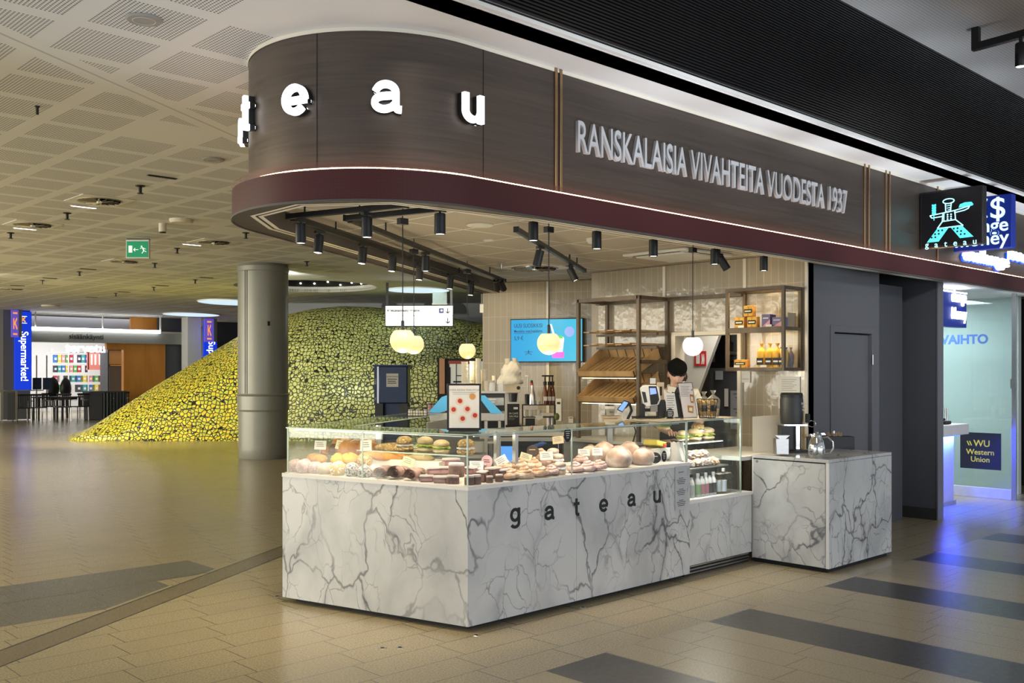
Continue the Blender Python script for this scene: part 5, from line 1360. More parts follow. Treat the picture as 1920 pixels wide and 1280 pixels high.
for k, (x, nm, mt) in enumerate(((987, 'tilted', 'cup'), (994, 'upright', 'paper'), (1003, 'large', 'cup'), (1010, 'small', 'paper'))):
    g = F('mug', '%s pale mug on the middle tier of wire shelf' % nm, 'mug', x, 781.2, Dw-.05, group='mugs on the wire shelf'); g.lathe('mug', M[mt], x, [(0, 781), (4, 781), (5, 774), (4.4, 768), (3.6, 768), (3.4, 779), (0, 779)])
    MB().tube([g.p(x+4.4, 771), g.p(x+7, 773), g.p(x+7, 776), g.p(x+4.4, 778)], .7*g.u, 6).build('mug_handle', M[mt], g.t)
g = F('napkin_pack', 'cream folded cloth packet draped over the wire shelf', 'packet', 1025, 784, Dw-.14); g.box('packet', M['trimw'], 1013, 1038, 774, 779, 0, .06); g.poly('cloth', M['paper'], [(1003, 779), (1018, 776), (1018, 784), (1010, 788), (1005, 785)], 0, .03)
g = F('tin_box', 'dark box on the bottom tier of wire shelf', 'box', 993, 798.4, Dw-.06); g.box('box', M['blackp'], 985, 1003, 785, 798, 0, .12, bevel=.003)
for k, (x, lab) in enumerate(((1029, 'steel tumbler pair member nearer the middle of bottom tier'), (1036, 'steel tumbler at the right end of bottom tier'))):
    g = F('tumbler', lab, 'tumbler', x, 798.4, Dw-.05, group='tumblers on the wire shelf'); g.lathe('tumbler', M['steel'], x, [(0, 798), (3, 798), (3.3, 781), (0, 781)])
g = F('avocado', 'dark green avocado half at the right of wire shelf', 'fruit', 1044, 781, Dw-.15); MB().blob((0, 0, .0), (5*g.u, .03, 7*g.u), .1, 2, 3, 3).build('avocado', flat('avocado_skin', (.14, .17, .04), .5), g.t)
g = F('cream_siphon', 'steel cream siphon with red nozzle on the wire shelf', 'siphon', 998, 758.2, Dw-.05)
g.lathe('bottle', M['steel'], 998, [(0, 758), (6, 758), (6, 742), (5, 737), (3, 730), (2.6, 722), (0, 722)]); g.lathe('collar', flat('red_collar', (.5, .03, .03), .4), 997, [(0, 722), (3, 722), (3, 718), (0, 718)]); g.lathe('head', M['ink'], 997, [(0, 718), (2.6, 718), (2, 713), (0, 712)])
g = F('milk_thermometer_jug', 'white pump dispenser behind the cream siphon', 'dispenser', 989, 758.2, Dw+.02)
g.lathe('bottle', M['blackp'], 988, [(0, 758), (4, 758), (4, 739), (0, 738)]); g.lathe('pump', M['paper'], 989.5, [(0, 738), (1.4, 738), (1.2, 706), (0, 706)]); g.box('spout', M['paper'], 984, 991, 703, 706, -.01, .01)
for k, (x, y1, lab) in enumerate(((1022, 704, 'syrup pump bottle, leftmost of three'), (1030, 704, 'syrup pump bottle, middle of three'), (1036, 704, 'syrup pump bottle, rightmost of three'))):
    g = F('syrup_bottle', lab, 'bottle', x, 758.2, Dw-.06+.03*k, group='syrup bottles on the wire shelf')
    g.lathe('bottle', flat('amber_syrup', (.16, .05, .015), .15), x, [(0, 758), (5, 758), (5, 738), (3, 727), (2.2, 722), (0, 722)]); g.box('label', M['paper'], x-3.4, x+3.4, 743, 751, -5.4*g.u, -4.6*g.u); g.lathe('collar', M['ink'], x, [(0, 722), (3.4, 722), (3.4, 715), (0, 715)]); g.lathe('pump', M['ink'], x, [(0, 715), (1.2, 715), (1.2, 705), (0, 705)])
    g.box('spout', M['ink'], x-6, x+2, 703, 706, -.008, .008)
g = F('cutlery_cup', 'white cup of spoons between siphon and syrups', 'cup', 1009, 758.2, Dw-.04); g.lathe('cup', M['paper'], 1009, [(0, 758), (4, 758), (4.6, 751), (0, 751)]); g.box('spoon', M['chrome'], 1008, 1009, 741, 752, 0, .005); g.box('spoon', M['chrome'], 1010.5, 1011.5, 743, 752, 0, .005)
for (x0, x1, y0, y1, lab, nm) in ((1042, 1053, 747, 789, 'white clipboard leaning at the wall right of wire shelf', 'clipboard'), (1066, 1075, 781, 793, 'small white socket plate on the wall near the rack post', 'wall_socket')):
    p = on_wall((x0+x1)/2, y1, .012); t = thing(nm, lab, 'clipboard' if nm == 'clipboard' else 'socket', p, wr); u = (p.x*FX+p.y*FY)/FOC
    MB().box(-(x1-x0)/2*u, (x1-x0)/2*u, -.004, .008, 0, (y1-y0)*u).build('plate', M['paper'], t, bevel=.002); MB().box(-.02, .02, -.006, -.004, (y1-y0)*u*.75, (y1-y0)*u*.85).build('mark', M['ink'], t)
# cups, trays and steel column near the rack
g = F('takeaway_cup', 'lidded grey takeaway cup beside the rack post', 'cup', 1144, 779, 8.6); g.lathe('cup', flat('grey_cup', (.42, .38, .32), .6), 1144, [(0, 779), (7, 779), (9, 766), (0, 766)]); g.lathe('lid', M['paper'], 1144, [(0, 766), (10, 766), (9.5, 761), (0, 761)]); g.text('BO', 'ink', 1146, 772, 4, -9.5*g.u, ext=.0004)
g = F('pastry_tray', 'tan tray under the takeaway cup', 'tray', 1145, 792, 8.6); g.box('tray', M['cardt'], 1131, 1166, 780, 783, -.02, .2, bevel=.003); g.box('support', M['cardt'], 1133, 1158, 783, 792, 0, .18); g.box('pillar', 'steel', 1140, 1150, 792, 945, .05, .12)
g = F('order_tablet', 'small tablet with blue screen on a black arm', 'tablet', 1164, 790, 8.3)
g.poly('tablet', M['blackp'], [(1157, 768), (1170, 750), (1180, 753), (1167, 773)], 0, .012); g.poly('display', MT('tablet_glow', (.2, .4, .8)).emit((.20, .38, .85), .8).m, [(1159, 767), (1170, 752), (1178, 754.5), (1167, 771)], -.002, 0)
MB().tube([g.p(1172, 764, .02), g.p(1182, 757, .05), g.p(1186, 770, .06), g.p(1176, 790, .04)], .012, 8).build('arm', M['ink'], g.t)
# payment terminal, card stand and menus on the ledge
ZL = 1.2178
f = F('payment_terminal', 'white and black card payment terminal on stand with blue display', 'payment terminal', 1218, 787.5, D=7.85, zfix=ZL)
f.poly('body', M['white'], [(1201, 731), (1207, 725), (1230, 725), (1235, 730), (1239, 752), (1235, 762), (1213, 766), (1207, 760)], 0, .06, bevel=.006)
f.poly('side_pad', M['blackp'], [(1203, 737), (1210, 738), (1214, 757), (1208, 758)], -.004, .004, bevel=.002)
f.poly('face', M['ink'], [(1216, 727), (1231, 727), (1236, 752), (1232, 761), (1220, 762)], -.005, .004, bevel=.003)
f.poly('display', MT('terminal_glow', (.2, .3, .8)).emit((.20, .32, .95), .9).m, [(1218, 730.5), (1229, 730.5), (1231, 741), (1219, 743)], -.008, -.005)
f.box('keypad', M['greyink'], 1220, 1233, 763, 775, .0, .05); f.box('stand', 'ink', 1199, 1210, 760, 784, .01, .05, bevel=.004); f.box('stand_arm', 'ink', 1209, 1236, 769, 775, .02, .05); f.box('foot', 'ink', 1187, 1240, 784, 787, -.03, .12, bevel=.003); f.box('column', 'ink', 1236, 1247, 755, 785, .02, .06)
MB().tube([f.p(1190, 784, .0), f.p(1185, 786, -.03), f.p(1187, 800, -.06), f.p(1192, 812, -.01), f.p(1187, 834, .03), f.p(1181, 848, .06)], .006, 8).build('cable', M['ink'], f.t)
g = F('receipt_printer', 'tan framed holder and white slip behind payment terminal', 'printer', 1243, 787.5, D=7.85, zfix=ZL); g.box('holder', M['cardt'], 1235, 1248, 720, 753, .08, .1, bevel=.002); g.box('opening', M['ink'], 1240, 1244, 728, 745, .076, .08); g.box('slip', M['paper'], 1222, 1233, 712, 723, .1, .103); g.box('slip_frame', M['ink'], 1221, 1234, 711, 724, .103, .11); g.box('printer', 'blackp', 1236, 1250, 753, 787, .08, .17)
f = F('menu_stand', 'smaller cream menu card on black holder behind oval sign', 'menu', 1262, 787.5, D=7.85, zfix=ZL)
f.poly('holder', M['ink'], [(1262, 738), (1274, 740), (1283, 787), (1268, 787)], .035, .06); f.poly('sheet', M['paper'], [(1248, 740), (1266, 740), (1273, 785), (1252, 786)], .03, .034); f.lines('print', 'greyink', 1251, 1266, 745, 775, 7, .029, .25)
f = F('menu_stand', 'large white menu with two food pictures on the ledge', 'menu', 1293, 787.5, D=7.85, zfix=ZL)
f.poly('back_board', M['ink'], [(1270.5, 720.5), (1298, 720), (1308, 786), (1281, 787)], .003, .01); f.poly('sheet', flat('menu_white', (.74, .66, .62), .4), [(1271.5, 722), (1297, 721), (1307, 784.5), (1282, 786)], 0, .003)
f.lines('print', 'greyink', 1276, 1293, 727, 748, 7, -.001, .25)
for pts in ([(1293, 742), (1300, 743), (1301, 759), (1295, 758)], [(1289, 763), (1300, 764), (1300, 778), (1290, 776)]): f.poly('picture', FM['crust'], pts, -.0025, 0)
for pts in ([(1295, 746), (1299, 747), (1299, 755), (1296, 755)], [(1292, 767), (1298, 767), (1298, 774), (1292, 773)]): f.poly('food_picture', M['cardy'], pts, -.004, -.0025)
f.lathe('badge', flat('lilac', (.30, .26, .42), .5), 1297, [(0, 732), (2.2, 734), (0, 736)], n=10)
f = F('oval_sign', 'black oval sign with white words standing on the ledge', 'sign', 1255.5, 787.5, D=7.85, zfix=ZL)
MB().lathe([(0, 0), (7*f.u, 0), (7*f.u, .004), (0, .004)], n=28, M=Matrix.Translation(f.p(1255.5, 778, -.02)) @ Matrix.Rotation(PI/2, 4, 'X') @ Matrix.Diagonal((1, 1.42, 1, 1))).build('disc', M['ink'], f.t)
f.lines('print', 'paper', 1251, 1261, 772, 785, 4, -.026, .3); f.box('foot', M['ink'], 1250, 1261, 785.5, 787.5, -.04, .0)
f = F('crisp_basket', 'wire basket holding bagged crisps at the end of ledge', 'basket', 1329, 787.5, D=7.85, zfix=ZL)
b = MB(); r0, r1 = 15*f.u, 20*f.u
for k in range(14):
    a = k*PI/7; b.tube([(r0*math.cos(a), .06+r0*.6*math.sin(a), 0), (r1*math.cos(a), .06+r1*.6*math.sin(a), 36*f.u)], .0022, 5)
for z, r in ((.002, r0), (.5*36*f.u, (r0+r1)/2), (36*f.u, r1)): b.tube([(r*math.cos(i*PI/12), .06+r*.6*math.sin(i*PI/12), z) for i in range(24)], .003, 6, closed=True)
b.build('wire', M['ink'], f.t)
BAGF = MT('shiny_film', (.80, .76, .66), .2); BAGF.b.inputs['Alpha'].default_value = .20; BAGF = BAGF.m
def bagm(w, h, seed):
    b = MB()
    def g(u, v):
        a = u*2*PI; t = v
        k = (1-.1*math.cos(2*PI*t)) if t < .68 else max(.16, 1-(t-.68)*5.0)
        if t > .86: k = .16+(t-.86)*2.4
        k *= 1+.07*math.sin(5*a+seed)+.05*math.sin(9*a+12*t)
        return Vector((w*k*math.cos(a), w*.62*k*math.sin(a), h*t))
    return b.grid(g, 28, 20, True)
for x, d, h, lab in ((1322, .04, .21, 'bag of crisps tied with ribbon, left in the wire basket'), (1340, .05, .22, 'bag of crisps tied with ribbon, right in the wire basket')):
    g = F('crisp_bag', lab, 'bag', x, 786.5, D=7.9, zfix=ZL+.004, group='crisp bags in the wire basket'); bagm(.048, h, x).build('bag', BAGF, g.t, smooth=1.2).location = (0, d+.01, 0)
    b = MB(); random.seed(x)
    for k in range(40): b.blob((random.uniform(-.034, .034), d+.01+random.uniform(-.019, .019), .015+.125*k/40), (.016, .010, .012), .3, 3, k, 1)
    o = b.build('crisps', FM['yellow'], g.t); o['kind'] = 'stuff'
    MB().box(-.022, .022, d-.022, d-.016, .05, .10).build('label', M['ink'], g.t)
# items on the coffee block
f = F('coffee_urn', 'tall dark grey coffee urn dispenser on the coffee block', 'coffee urn', 1487, 851, 8.45)
f.box('base', 'black', 1464, 1512, 843, 851, -.10, .16, bevel=.006); f.box('column', 'blackp', 1466, 1504, 797, 845, .03, .14, bevel=.006); f.box('chrome_leg', M['chrome'], 1492, 1499, 797, 842, -.01, .03); f.box('drip_plate', M['chrome'], 1464, 1508, 794, 797.5, -.10, .15, bevel=.002)
f.lathe('tank', flat('urn_grey', (.035, .036, .037), .45), 1486, [(0, 794), (20, 794), (21, 786), (21.5, 750), (20.5, 745), (0, 745)], d=.03, n=32, smooth=.5); f.lathe('lid', M['blackp'], 1486, [(0, 745), (20.5, 745), (21, 740), (19, 736), (0, 736)], d=.03, n=32, smooth=.5)
for y, s_ in ((756, 'BON'), (762, '100'), (768, 'Mai')): f.text(s_, 'paper', 1503, y, 4.2, -.060, ext=.0004, rot=(PI/2, 0, .55))
f.box('tap', 'ink', 1508, 1516, 775, 792, -.05, -.02, bevel=.004); MB().tube([f.p(1512, 790, -.035), f.p(1519, 788, -.035), f.p(1526, 790, -.035), f.p(1527, 797, -.035), f.p(1520, 800, -.035), f.p(1513, 797, -.035)], .003, 8).build('tap_guard', M['chrome'], f.t)
f = F('milk_can', 'square brushed steel can at the front left of coffee block', 'can', 1467, 852, 8.05)
f.box('can', 'steel', 1455.5, 1479.5, 822, 852, 0, .10, bevel=.004); f.poly('spout', 'steel', [(1453, 816), (1481, 816), (1473, 823), (1462, 823)], .0, .09)
f = F('milk_jug', 'shiny steel thermos jug with handle on the coffee block', 'jug', 1532, 858, 7.9)
f.lathe('body', M['chrome'], 1531, [(0, 858), (13, 858), (13.5, 855), (15.5, 848), (15.5, 838), (13, 827), (9.5, 820), (9, 816), (0, 816)], n=32, smooth=.9); f.lathe('lid', M['chrome'], 1532, [(0, 816), (9.5, 816), (8, 812), (3, 811), (2.5, 809), (0, 808.5)]); f.poly('spout', M['chrome'], [(1523, 822), (1519, 813), (1524, 815)], -.008, .008); f.poly('lever', M['chrome'], [(1534, 812), (1545, 811), (1548, 815), (1538, 815)], -.01, .01)
MB().tube([f.p(1541, 820), f.p(1552, 819), f.p(1561, 828), f.p(1562, 840), f.p(1556, 850), f.p(1546, 851)], [.007, .008, .008, .008, .008, .006], 10).build('handle', M['chrome'], f.t); f.box('tag', M['paper'], 1532, 1540, 836, 839, -16.5*f.u, -14.8*f.u)
f = F('condiment_tray', 'black box of sugar and wooden stirrers on the coffee block', 'box', 1560, 844, 8.85)
f.box('box', 'black', 1512, 1601, 818, 844, -.02, .12, bevel=.003); f.box('wooden_stirrers', 'wood', 1508, 1524, 814, 820, .0, .1); b = MB()
for k in range(14): a_ = f.p(1555+k*2, 819, .02+.006*(k % 5)); q_ = f.p(1553+k*2.2, 812-(k % 3), .05+.004*(k % 4)); b.bar(a_, q_, .006, .002)
b.build('stirrers', M['wood'], f.t, smooth=0); f.lathe('knob', M['steel'], 1567, [(0, 813), (3, 813), (3, 808), (0, 807)], d=.06)
f = F('frosted_screen', 'frosted acrylic splash screen at the left of coffee block', 'screen', 1439, 852, 8.6)
f.poly('panel', M['frost'], [(1411, 781), (1466, 777), (1466, 850), (1411, 852)], 0, .008)
# notices on the side wall
for (x0, x1, y0, y1, lab, nm, ln) in ((1389.5, 1407, 696, 717, 'small square card on the tiles under the cabinet corner', 'wall_card', 0), (1460, 1500, 706, 766, 'white notice sheet on tiles behind the coffee urn', 'wall_notice', 7)):
    p = xp((x0+x1)/2, y1, XW-.006); u = (p.x*FX+p.y*FY)/FOC; k = 1/abs((xp(x1, y1, XW).y-xp(x0, y1, XW).y)/((x1-x0)*u)); hw = abs(xp(x1, y1, XW).y-xp(x0, y1, XW).y)/2
    t = thing(nm, lab, 'notice', p, -PI/2); h_ = (y1-y0)*u
    MB().box(-hw, hw, -.004, .002, 0, h_).build('sheet', M['paper'], t)
    b = MB()
    for q in range(max(ln, 1)): b.box(-hw*.7, hw*(.7-.2*(q % 3)), -.005, -.004, h_*(.9-.055*q) if ln else h_*.3, h_*(.912-.055*q) if ln else h_*.34)
    b.build('print', M['greyink'], t)
# wall cabinet goods
def waffle(y0, z, lab, tilt=0.0, w=.105, dpth=.05, h=.10, n=0, x=7.775):
    t = thing('waffle_pack', lab, 'packet', (x, y0, z), -PI/2, 'waffle packs in the wall cabinet'); R_ = Matrix.Rotation(tilt, 4, 'Y')
    MB().box(-w/2, w/2, 0, dpth, 0, h, R_).build('pack', FM['orange'], t, bevel=.004)
    b = MB()
    for k in (-.25, .25):
        for q in (.25, .75): b.lathe([(0, 0), (.022, 0), (.022, .004), (0, .004)], n=16, M=R_ @ Matrix.Translation((k*w, 0, q*h)) @ Matrix.Rotation(PI/2, 4, 'X'))
    each(b, 'biscuit', FM['yellow'], t); MB().box(-w*.38, w*.38, -.007, -.004, h*.3, h*.68, R_).build('label', M['ink'], t); MB().box(-w*.30, w*.30, -.0085, -.007, h*.42, h*.55, R_).build('print', M['cardy'], t)
def cy(px): return xp(px, 600, 7.775).y
waffle(cy(1386), 1.996, 'yellow waffle pack at left on the upper cabinet shelf')
waffle(cy(1410), 1.996, 'yellow waffle pack beside the purple box on upper shelf')
waffle(cy(1403), 2.098, 'yellow waffle pack tilted on top of the two others', .0)
waffle(cy(1388), 1.633, 'yellow waffle pack lying at left on the lower cabinet shelf', h=.07, w=.14)
for k, (px, h_, lab) in enumerate(((1436, .115, 'tall purple and pink chocolate box in the wall cabinet'), (1457, .085, 'shorter purple and pink chocolate box beside the tall one'))):
    t = thing('chocolate_box', lab, 'box', (7.775, cy(px), 1.996), -PI/2, 'chocolate boxes in the wall cabinet'); w_ = .085 if k == 0 else .1
    MB().box(-w_/2, w_/2, 0, .10, 0, h_).build('box', flat('purple_box', (.10, .07, .20), .4), t); MB().prism([(-w_/2, 0), (w_/2, 0), (w_/2, h_*.6)], -.001, .0, Matrix(((1,0,0,0),(0,0,1,0),(0,1,0,0),(0,0,0,1)))).build('pink_corner', flat('pink_print', (.66, .30, .36), .5), t); MB().box(-w_*.35, w_*.3, -.002, -.001, h_*.66, h_*.74).build('print', M['paper'], t)
for k, (px, lab) in enumerate(((1423, 'leftmost gold bag on the lower cabinet shelf'), (1439, 'second gold bag on the lower cabinet shelf'), (1453, 'third gold bag on the lower cabinet shelf'), (1464, 'fourth gold bag, nearest the cabinet front post'))):
    t = thing('biscuit_bag', lab, 'bag', (7.82, cy(px), 1.633), -PI/2, 'biscuit bags in the wall cabinet'); bagm(.042, .215, k).build('bag', FM['yellow'], t, smooth=1.2); MB().box(-.032, .032, -.034, -.027, .02, .085).build('label', M['ink'], t); MB().box(-.024, .024, -.036, -.034, .045, .06).build('print', M['paper'], t)
for k, y_ in enumerate((4.66, 4.66, 4.66)):
    t = thing('biscuit_bag', 'dark bag behind the cabinet side glass, %s from the front' % ord6[k], 'bag', (7.83+.08*k, 4.665, 1.633), 0, 'dark bags at the cabinet end'); bagm(.036, .18, k+5).build('bag', FM['choc'], t, smooth=1.2)
for k, (px, zz, lab) in enumerate(((1392, 1.996, 'tiny price label at left of upper cabinet shelf'), (1444, 1.996, 'tiny price label under the purple boxes'), (1384, 1.633, 'tiny price label at left of lower cabinet shelf'), (1434, 1.633, 'tiny price label under the gold bags'))):
    t = thing('shelf_label', lab, 'label', (7.752, cy(px), zz), -PI/2, 'shelf labels in the wall cabinet'); MB().box(-.03, .03, -.002, .001, 0, .02).build('label', M['paper'], t)
t = thing('cardboard_sheet', 'brown cardboard sheet behind the side glass of the cabinet', 'cardboard', (7.95, 4.64, 1.996)); MB().box(-.06, .08, -.004, .004, 0, .13).build('sheet', M['wood'], t)
# ------------------------------------------------------------------ the barista
PB = dp(1267, 700, 9.1); PB.z = 0
per = thing('person', 'person in black flat cap and white polo looking down behind the till', 'person', PB, CR)
SKIN = MT('skin', (.62, .40, .30), .5); nn = SKIN.noise(9, 3); SKIN.color(SKIN.mix(nn, (.58, .35, .26), (.68, .45, .34))); SKIN.b.inputs['Subsurface Weight'].default_value = .08; SKIN = SKIN.m
def skin(name, verts, edges, root, mat, parent, extra=None, sub=2):
    bm = bmesh.new(); L = bm.verts.layers.skin.verify(); vs = []
    for i, (co, r) in enumerate(verts):
        v = bm.verts.new(co); v[L].radius = r if isinstance(r, tuple) else (r, r); v[L].use_root = i == root; vs.append(v)
    for a, b in edges: bm.edges.new((vs[a], vs[b]))
    me = bpy.data.meshes.new(name); bm.to_mesh(me); bm.free()
    o = bpy.data.objects.new(name, me); COL.objects.link(o)
    sk_ = o.modifiers.new('s', 'SKIN'); sk_.use_smooth_shade = True
    o.modifiers.new('d', 'SUBSURF').levels = sub
    dg = bpy.context.evaluated_depsgraph_get(); dg.update()
    m2 = bpy.data.meshes.new_from_object(o.evaluated_get(dg)); bpy.data.objects.remove(o)
    b2 = MB(); b2.bm.from_mesh(m2)
    if extra: extra(b2)
    return b2.build(name, mat, parent, smooth=1.5)
HT = Matrix.Translation((-.012, -.125, 1.575)) @ Matrix.Rotation(math.radians(20), 4, 'X') @ Matrix.Rotation(math.radians(-3), 4, 'Z')
def head_geo(b):
    t = bmesh.ops.create_icosphere(b.bm, subdivisions=5, radius=1)['verts']
    for v in t:
        p = v.co.normalized(); q = Vector((p.x*.073, p.y*.094, p.z*.115))
        if p.z < 0:
            k = (-p.z)**1.4; q.x *= 1-.34*k; q.y = q.y*(1-.12*k) - .012*k*(1 if p.y < .3 else 0)
        def g(x, z, w, h, a):
            if p.y < 0: q.y -= a*math.exp(-(((p.x-x)/w)**2+((p.z-z)/h)**2))
        g(0, -.20, .13, .16, .020); g(0, -.02, .09, .2, .007)           # nose
        g(.36, .05, .17, .11, -.008); g(-.36, .05, .17, .11, -.008)      # eye hollows
        g(0, -.50, .30, .07, .006); g(0, -.60, .3, .03, -.003); g(0, -.84, .3, .14, .010)   # lips, chin
        g(.5, -.28, .22, .2, .004); g(-.5, -.28, .22, .2, .004)
        v.co = q
    b._tf(t, HT)
    for s in (-1, 1):
        n0 = len(b.bm.verts); b.bm.verts.ensure_lookup_table()
        b.blob((0, 0, 0), (.009, .020, .030), .25, 3, 2, 2, M=Matrix.Identity(4)); b.bm.verts.ensure_lookup_table()
        for v in b.bm.verts[n0:]: v.co = HT @ (v.co + Vector((s*.074, .008, -.012)))
    # fingers and thumb, curled over the work surface
    for s in (-1, 1):
        w = Vector((s*.095, -.37, 1.045))
        for k, L_ in enumerate((.055, .064, .060, .048)):
            x = (k-1.5)*.019
            b.tube([w+Vector((x, .02, .004)), w+Vector((x*1.1, -.02, .006)), w+Vector((x*1.15, -.02-L_*.55, -.004)), w+Vector((x*1.15, -.02-L_*.9, -.022))], [.009, .0092, .0082, .006], 8)
        b.tube([w+Vector((-s*.025, .03, 0)), w+Vector((-s*.046, .0, -.004)), w+Vector((-s*.052, -.03, -.012))], [.011, .010, .007], 8)
V = [((0, .02, .93), (.135, .10)), ((0, .01, 1.10), (.12, .09)), ((0, -.01, 1.27), (.14, .10)), ((0, -.03, 1.38), (.10, .08)), ((-.004, -.06, 1.445), .055), ((-.01, -.10, 1.53), .052)]
E_ = [(0, 1), (1, 2), (2, 3), (3, 4), (4, 5)]
for s in (-1, 1):
    n = len(V)
    V += [((s*.155, -.02, 1.385), .062), ((s*.225, -.03, 1.14), .046), ((s*.14, -.26, 1.06), .030), ((s*.105, -.34, 1.05), (.036, .018)), ((s*.095, -.385, 1.047), (.038, .014))]
    E_ += [(3, n), (n, n+1), (n+1, n+2), (n+2, n+3), (n+3, n+4)]
    n = len(V)
    V += [((s*.09, .02, .85), .085), ((s*.095, .01, .48), .058), ((s*.10, .04, .09), .042), ((s*.11, -.10, .045), (.042, .035))]
    E_ += [(0, n), (n, n+1), (n+1, n+2), (n+2, n+3)]
skin('body', V, E_, 0, SKIN, per, head_geo)
shirt = flat('white_polo', (.72, .68, .60), .8, var=.05)
SV = [((0, .02, .98), (.152, .118)), ((0, .01, 1.10), (.138, .108)), ((0, -.01, 1.27), (.158, .118)), ((0, -.028, 1.375), (.125, .095)), ((0, -.045, 1.42), (.07, .065))]
SE = [(0, 1), (1, 2), (2, 3), (3, 4)]
for s in (-1, 1):
    n = len(SV); SV += [((s*.16, -.02, 1.385), .075), ((s*.205, -.026, 1.24), .070), ((s*.222, -.03, 1.16), .068)]; SE += [(3, n), (n, n+1), (n+1, n+2)]
skin('polo_shirt', SV, SE, 0, shirt, per)
b = MB()
for s in (-1, 1):
    b.prism([(0, 0), (s*.075, .02), (s*.085, -.035), (s*.03, -.06)], 0, .006, Matrix.Translation((-.005+s*.008, -.125, 1.445)) @ Matrix.Rotation(PI/2-.35, 4, 'X') @ Matrix.Rotation(s*.2, 4, 'Y'))
each(b, 'collar', shirt, per)
b = MB()
for s in (-1, 1): b.tube([(s*.075, -.06, 1.445), (s*.07, -.02, 1.46), (0, .015, 1.465)], .016, 8)
b.build('collar_band', shirt, per)
MB().grid(lambda u, v: Vector(((u-.5)*.30*(1 if v > .5 else 1.1), -.145+.05*(2*u-1)**2-.01*math.sin(v*6), .72+v*.60)), 12, 16).build('apron', M['ink'], per)
MB().blob((-.006, -.105, 1.415), (.05, .03, .04), .05, 2, 1, 3).build('undershirt', M['ink'], per)
MB().tube([(-.10, -.10, 1.32), (-.07, -.07, 1.44), (0, .0, 1.47), (.06, -.07, 1.44), (.10, -.10, 1.32)], .008, 6).build('apron_strap', M['ink'], per)
hair = flat('dark_hair', (.03, .018, .014), .5)
b = MB(); b.blob((0, .035, .02), (.080, .078, .085), .08, 5, 3, 4); b.blob((.062, .02, -.03), (.024, .03, .055), .3, 6, 5, 3); b.blob((-.066, .02, -.02), (.016, .026, .04), .3, 6, 6, 3); b.blob((.085, .05, -.05), (.022, .02, .04), .4, 6, 7, 2)
for v in b.bm.verts: v.co = HT @ v.co
b.build('hair', hair, per)
b = MB(); t = bmesh.ops.create_icosphere(b.bm, subdivisions=4, radius=1)['verts']
for v in t:
    p = v.co.normalized(); q = Vector((p.x*.091, p.y*.118-.010, p.z*.072*(1+.10*math.cos(3*math.atan2(p.x, p.y)))))
    if q.z < -.018: q.z = -.018
    q.z += -.024*(1-min(1, max(0, (q.y+.12)/.14)))*1.0 + .055
    q *= 1+.015*mnoise.noise(p*4)
    v.co = HT @ (q+Vector((0, .004, .012)))
b.build('flat_cap', flat('black_cap', (.005, .005, .005), .95, var=.3, sc=30, spec=.1), per, smooth=1.5)
b = MB()
b.grid(lambda u, v: HT @ Vector(((u-.5)*.165*(1-.35*v*abs(2*u-1)), -.088-.052*v*(1-.45*(2*u-1)**2), .052-.024*v-.012*(2*u-1)**2)), 16, 6); bmesh.ops.solidify(b.bm, geom=b.bm.faces[:], thickness=.006)
b.build('cap_brim', M['ink'], per)
b = MB(); b.blob((0, -.096, -.058), (.026, .006, .006), .1, 3, 1, 2)
for v in b.bm.verts: v.co = HT @ v.co
b.build('lips', flat('lips', (.45, .20, .17), .5), per)
b = MB()
for s in (-1, 1): b.blob((s*.028, -.083, .004), (.014, .008, .005), 0, 1, 1, 2)
for v in b.bm.verts: v.co = HT @ v.co
each(b, 'eye', M['cardb'], per)
# ------------------------------------------------------------------ the mosaic hill
def interp(tab, x):
    for (a, b), (c, d) in zip(tab, tab[1:]):
        if x <= c: 
            k = (x-a)/(c-a); k = max(0, min(1, k)); return b+(d-b)*k
    return tab[-1][1]
CREST = [(128, 826.5), (170, 803), (235, 759), (300, 718), (350, 688), (400, 658), (447, 630), (500, 604), (540, 589), (580, 580), (640, 574), (700, 576), (740, 581), (800, 590), (860, 598), (908, 606), (1000, 622), (1100, 645), (1250, 690)]
HO = ld(-6, 22.3)
hill = MB(); DF = 22.3
def hp(u, v):
    px = 128+u*(1150-128); yc = interp(CREST, px)
    Dc = DF+2.8*min(1, max(0, (827-yc)/170))**.8+.02; zc = max(0.0, 1.6+(HZ-yc)/FOC*Dc)
    if v > 1: k = v-1; D, z = Dc+k*2.2, zc*(1-k*k*.5)
    else:
        th = v*PI/2; D1, z1 = DF+(Dc-DF)*(1-math.cos(th)), zc*math.sin(th)
        yr = 816-(max(px, 225)-225)*.573; Dr = DF+.35; 
        for _ in range(3): zr = max(0, 1.6+(HZ-yr)/FOC*Dr); Dr = DF+.55*zr
        zr = min(zr, zc*.95); Dr = min(Dr, Dc)
        f = .45
        if v < f: k = v/f; D2_, z2 = DF+(Dr-DF)*(k**.8), zr*k
        else: k = (v-f)/(1-f); D2_, z2 = Dr+(Dc-Dr)*k, zr+(zc-zr)*(k+.10*math.sin(PI*k))
        w = max(0, min(1, (600-px)/150)); w = w*w*(3-2*w)
        D, z = D1+(D2_-D1)*w, z1+(z2-z1)*w
    return Vector(((px-960)/FOC*D+6, D-22.3, z))
b = MB(); b.grid(lambda u, v: hp(u, v*1.9), 150, 60)
tag(b.build('mosaic_hill', M['mosaic'], loc=HO, rz=CR, smooth=1.2), 'large yellow green mosaic hill rising behind the grey column', 'sculpture')
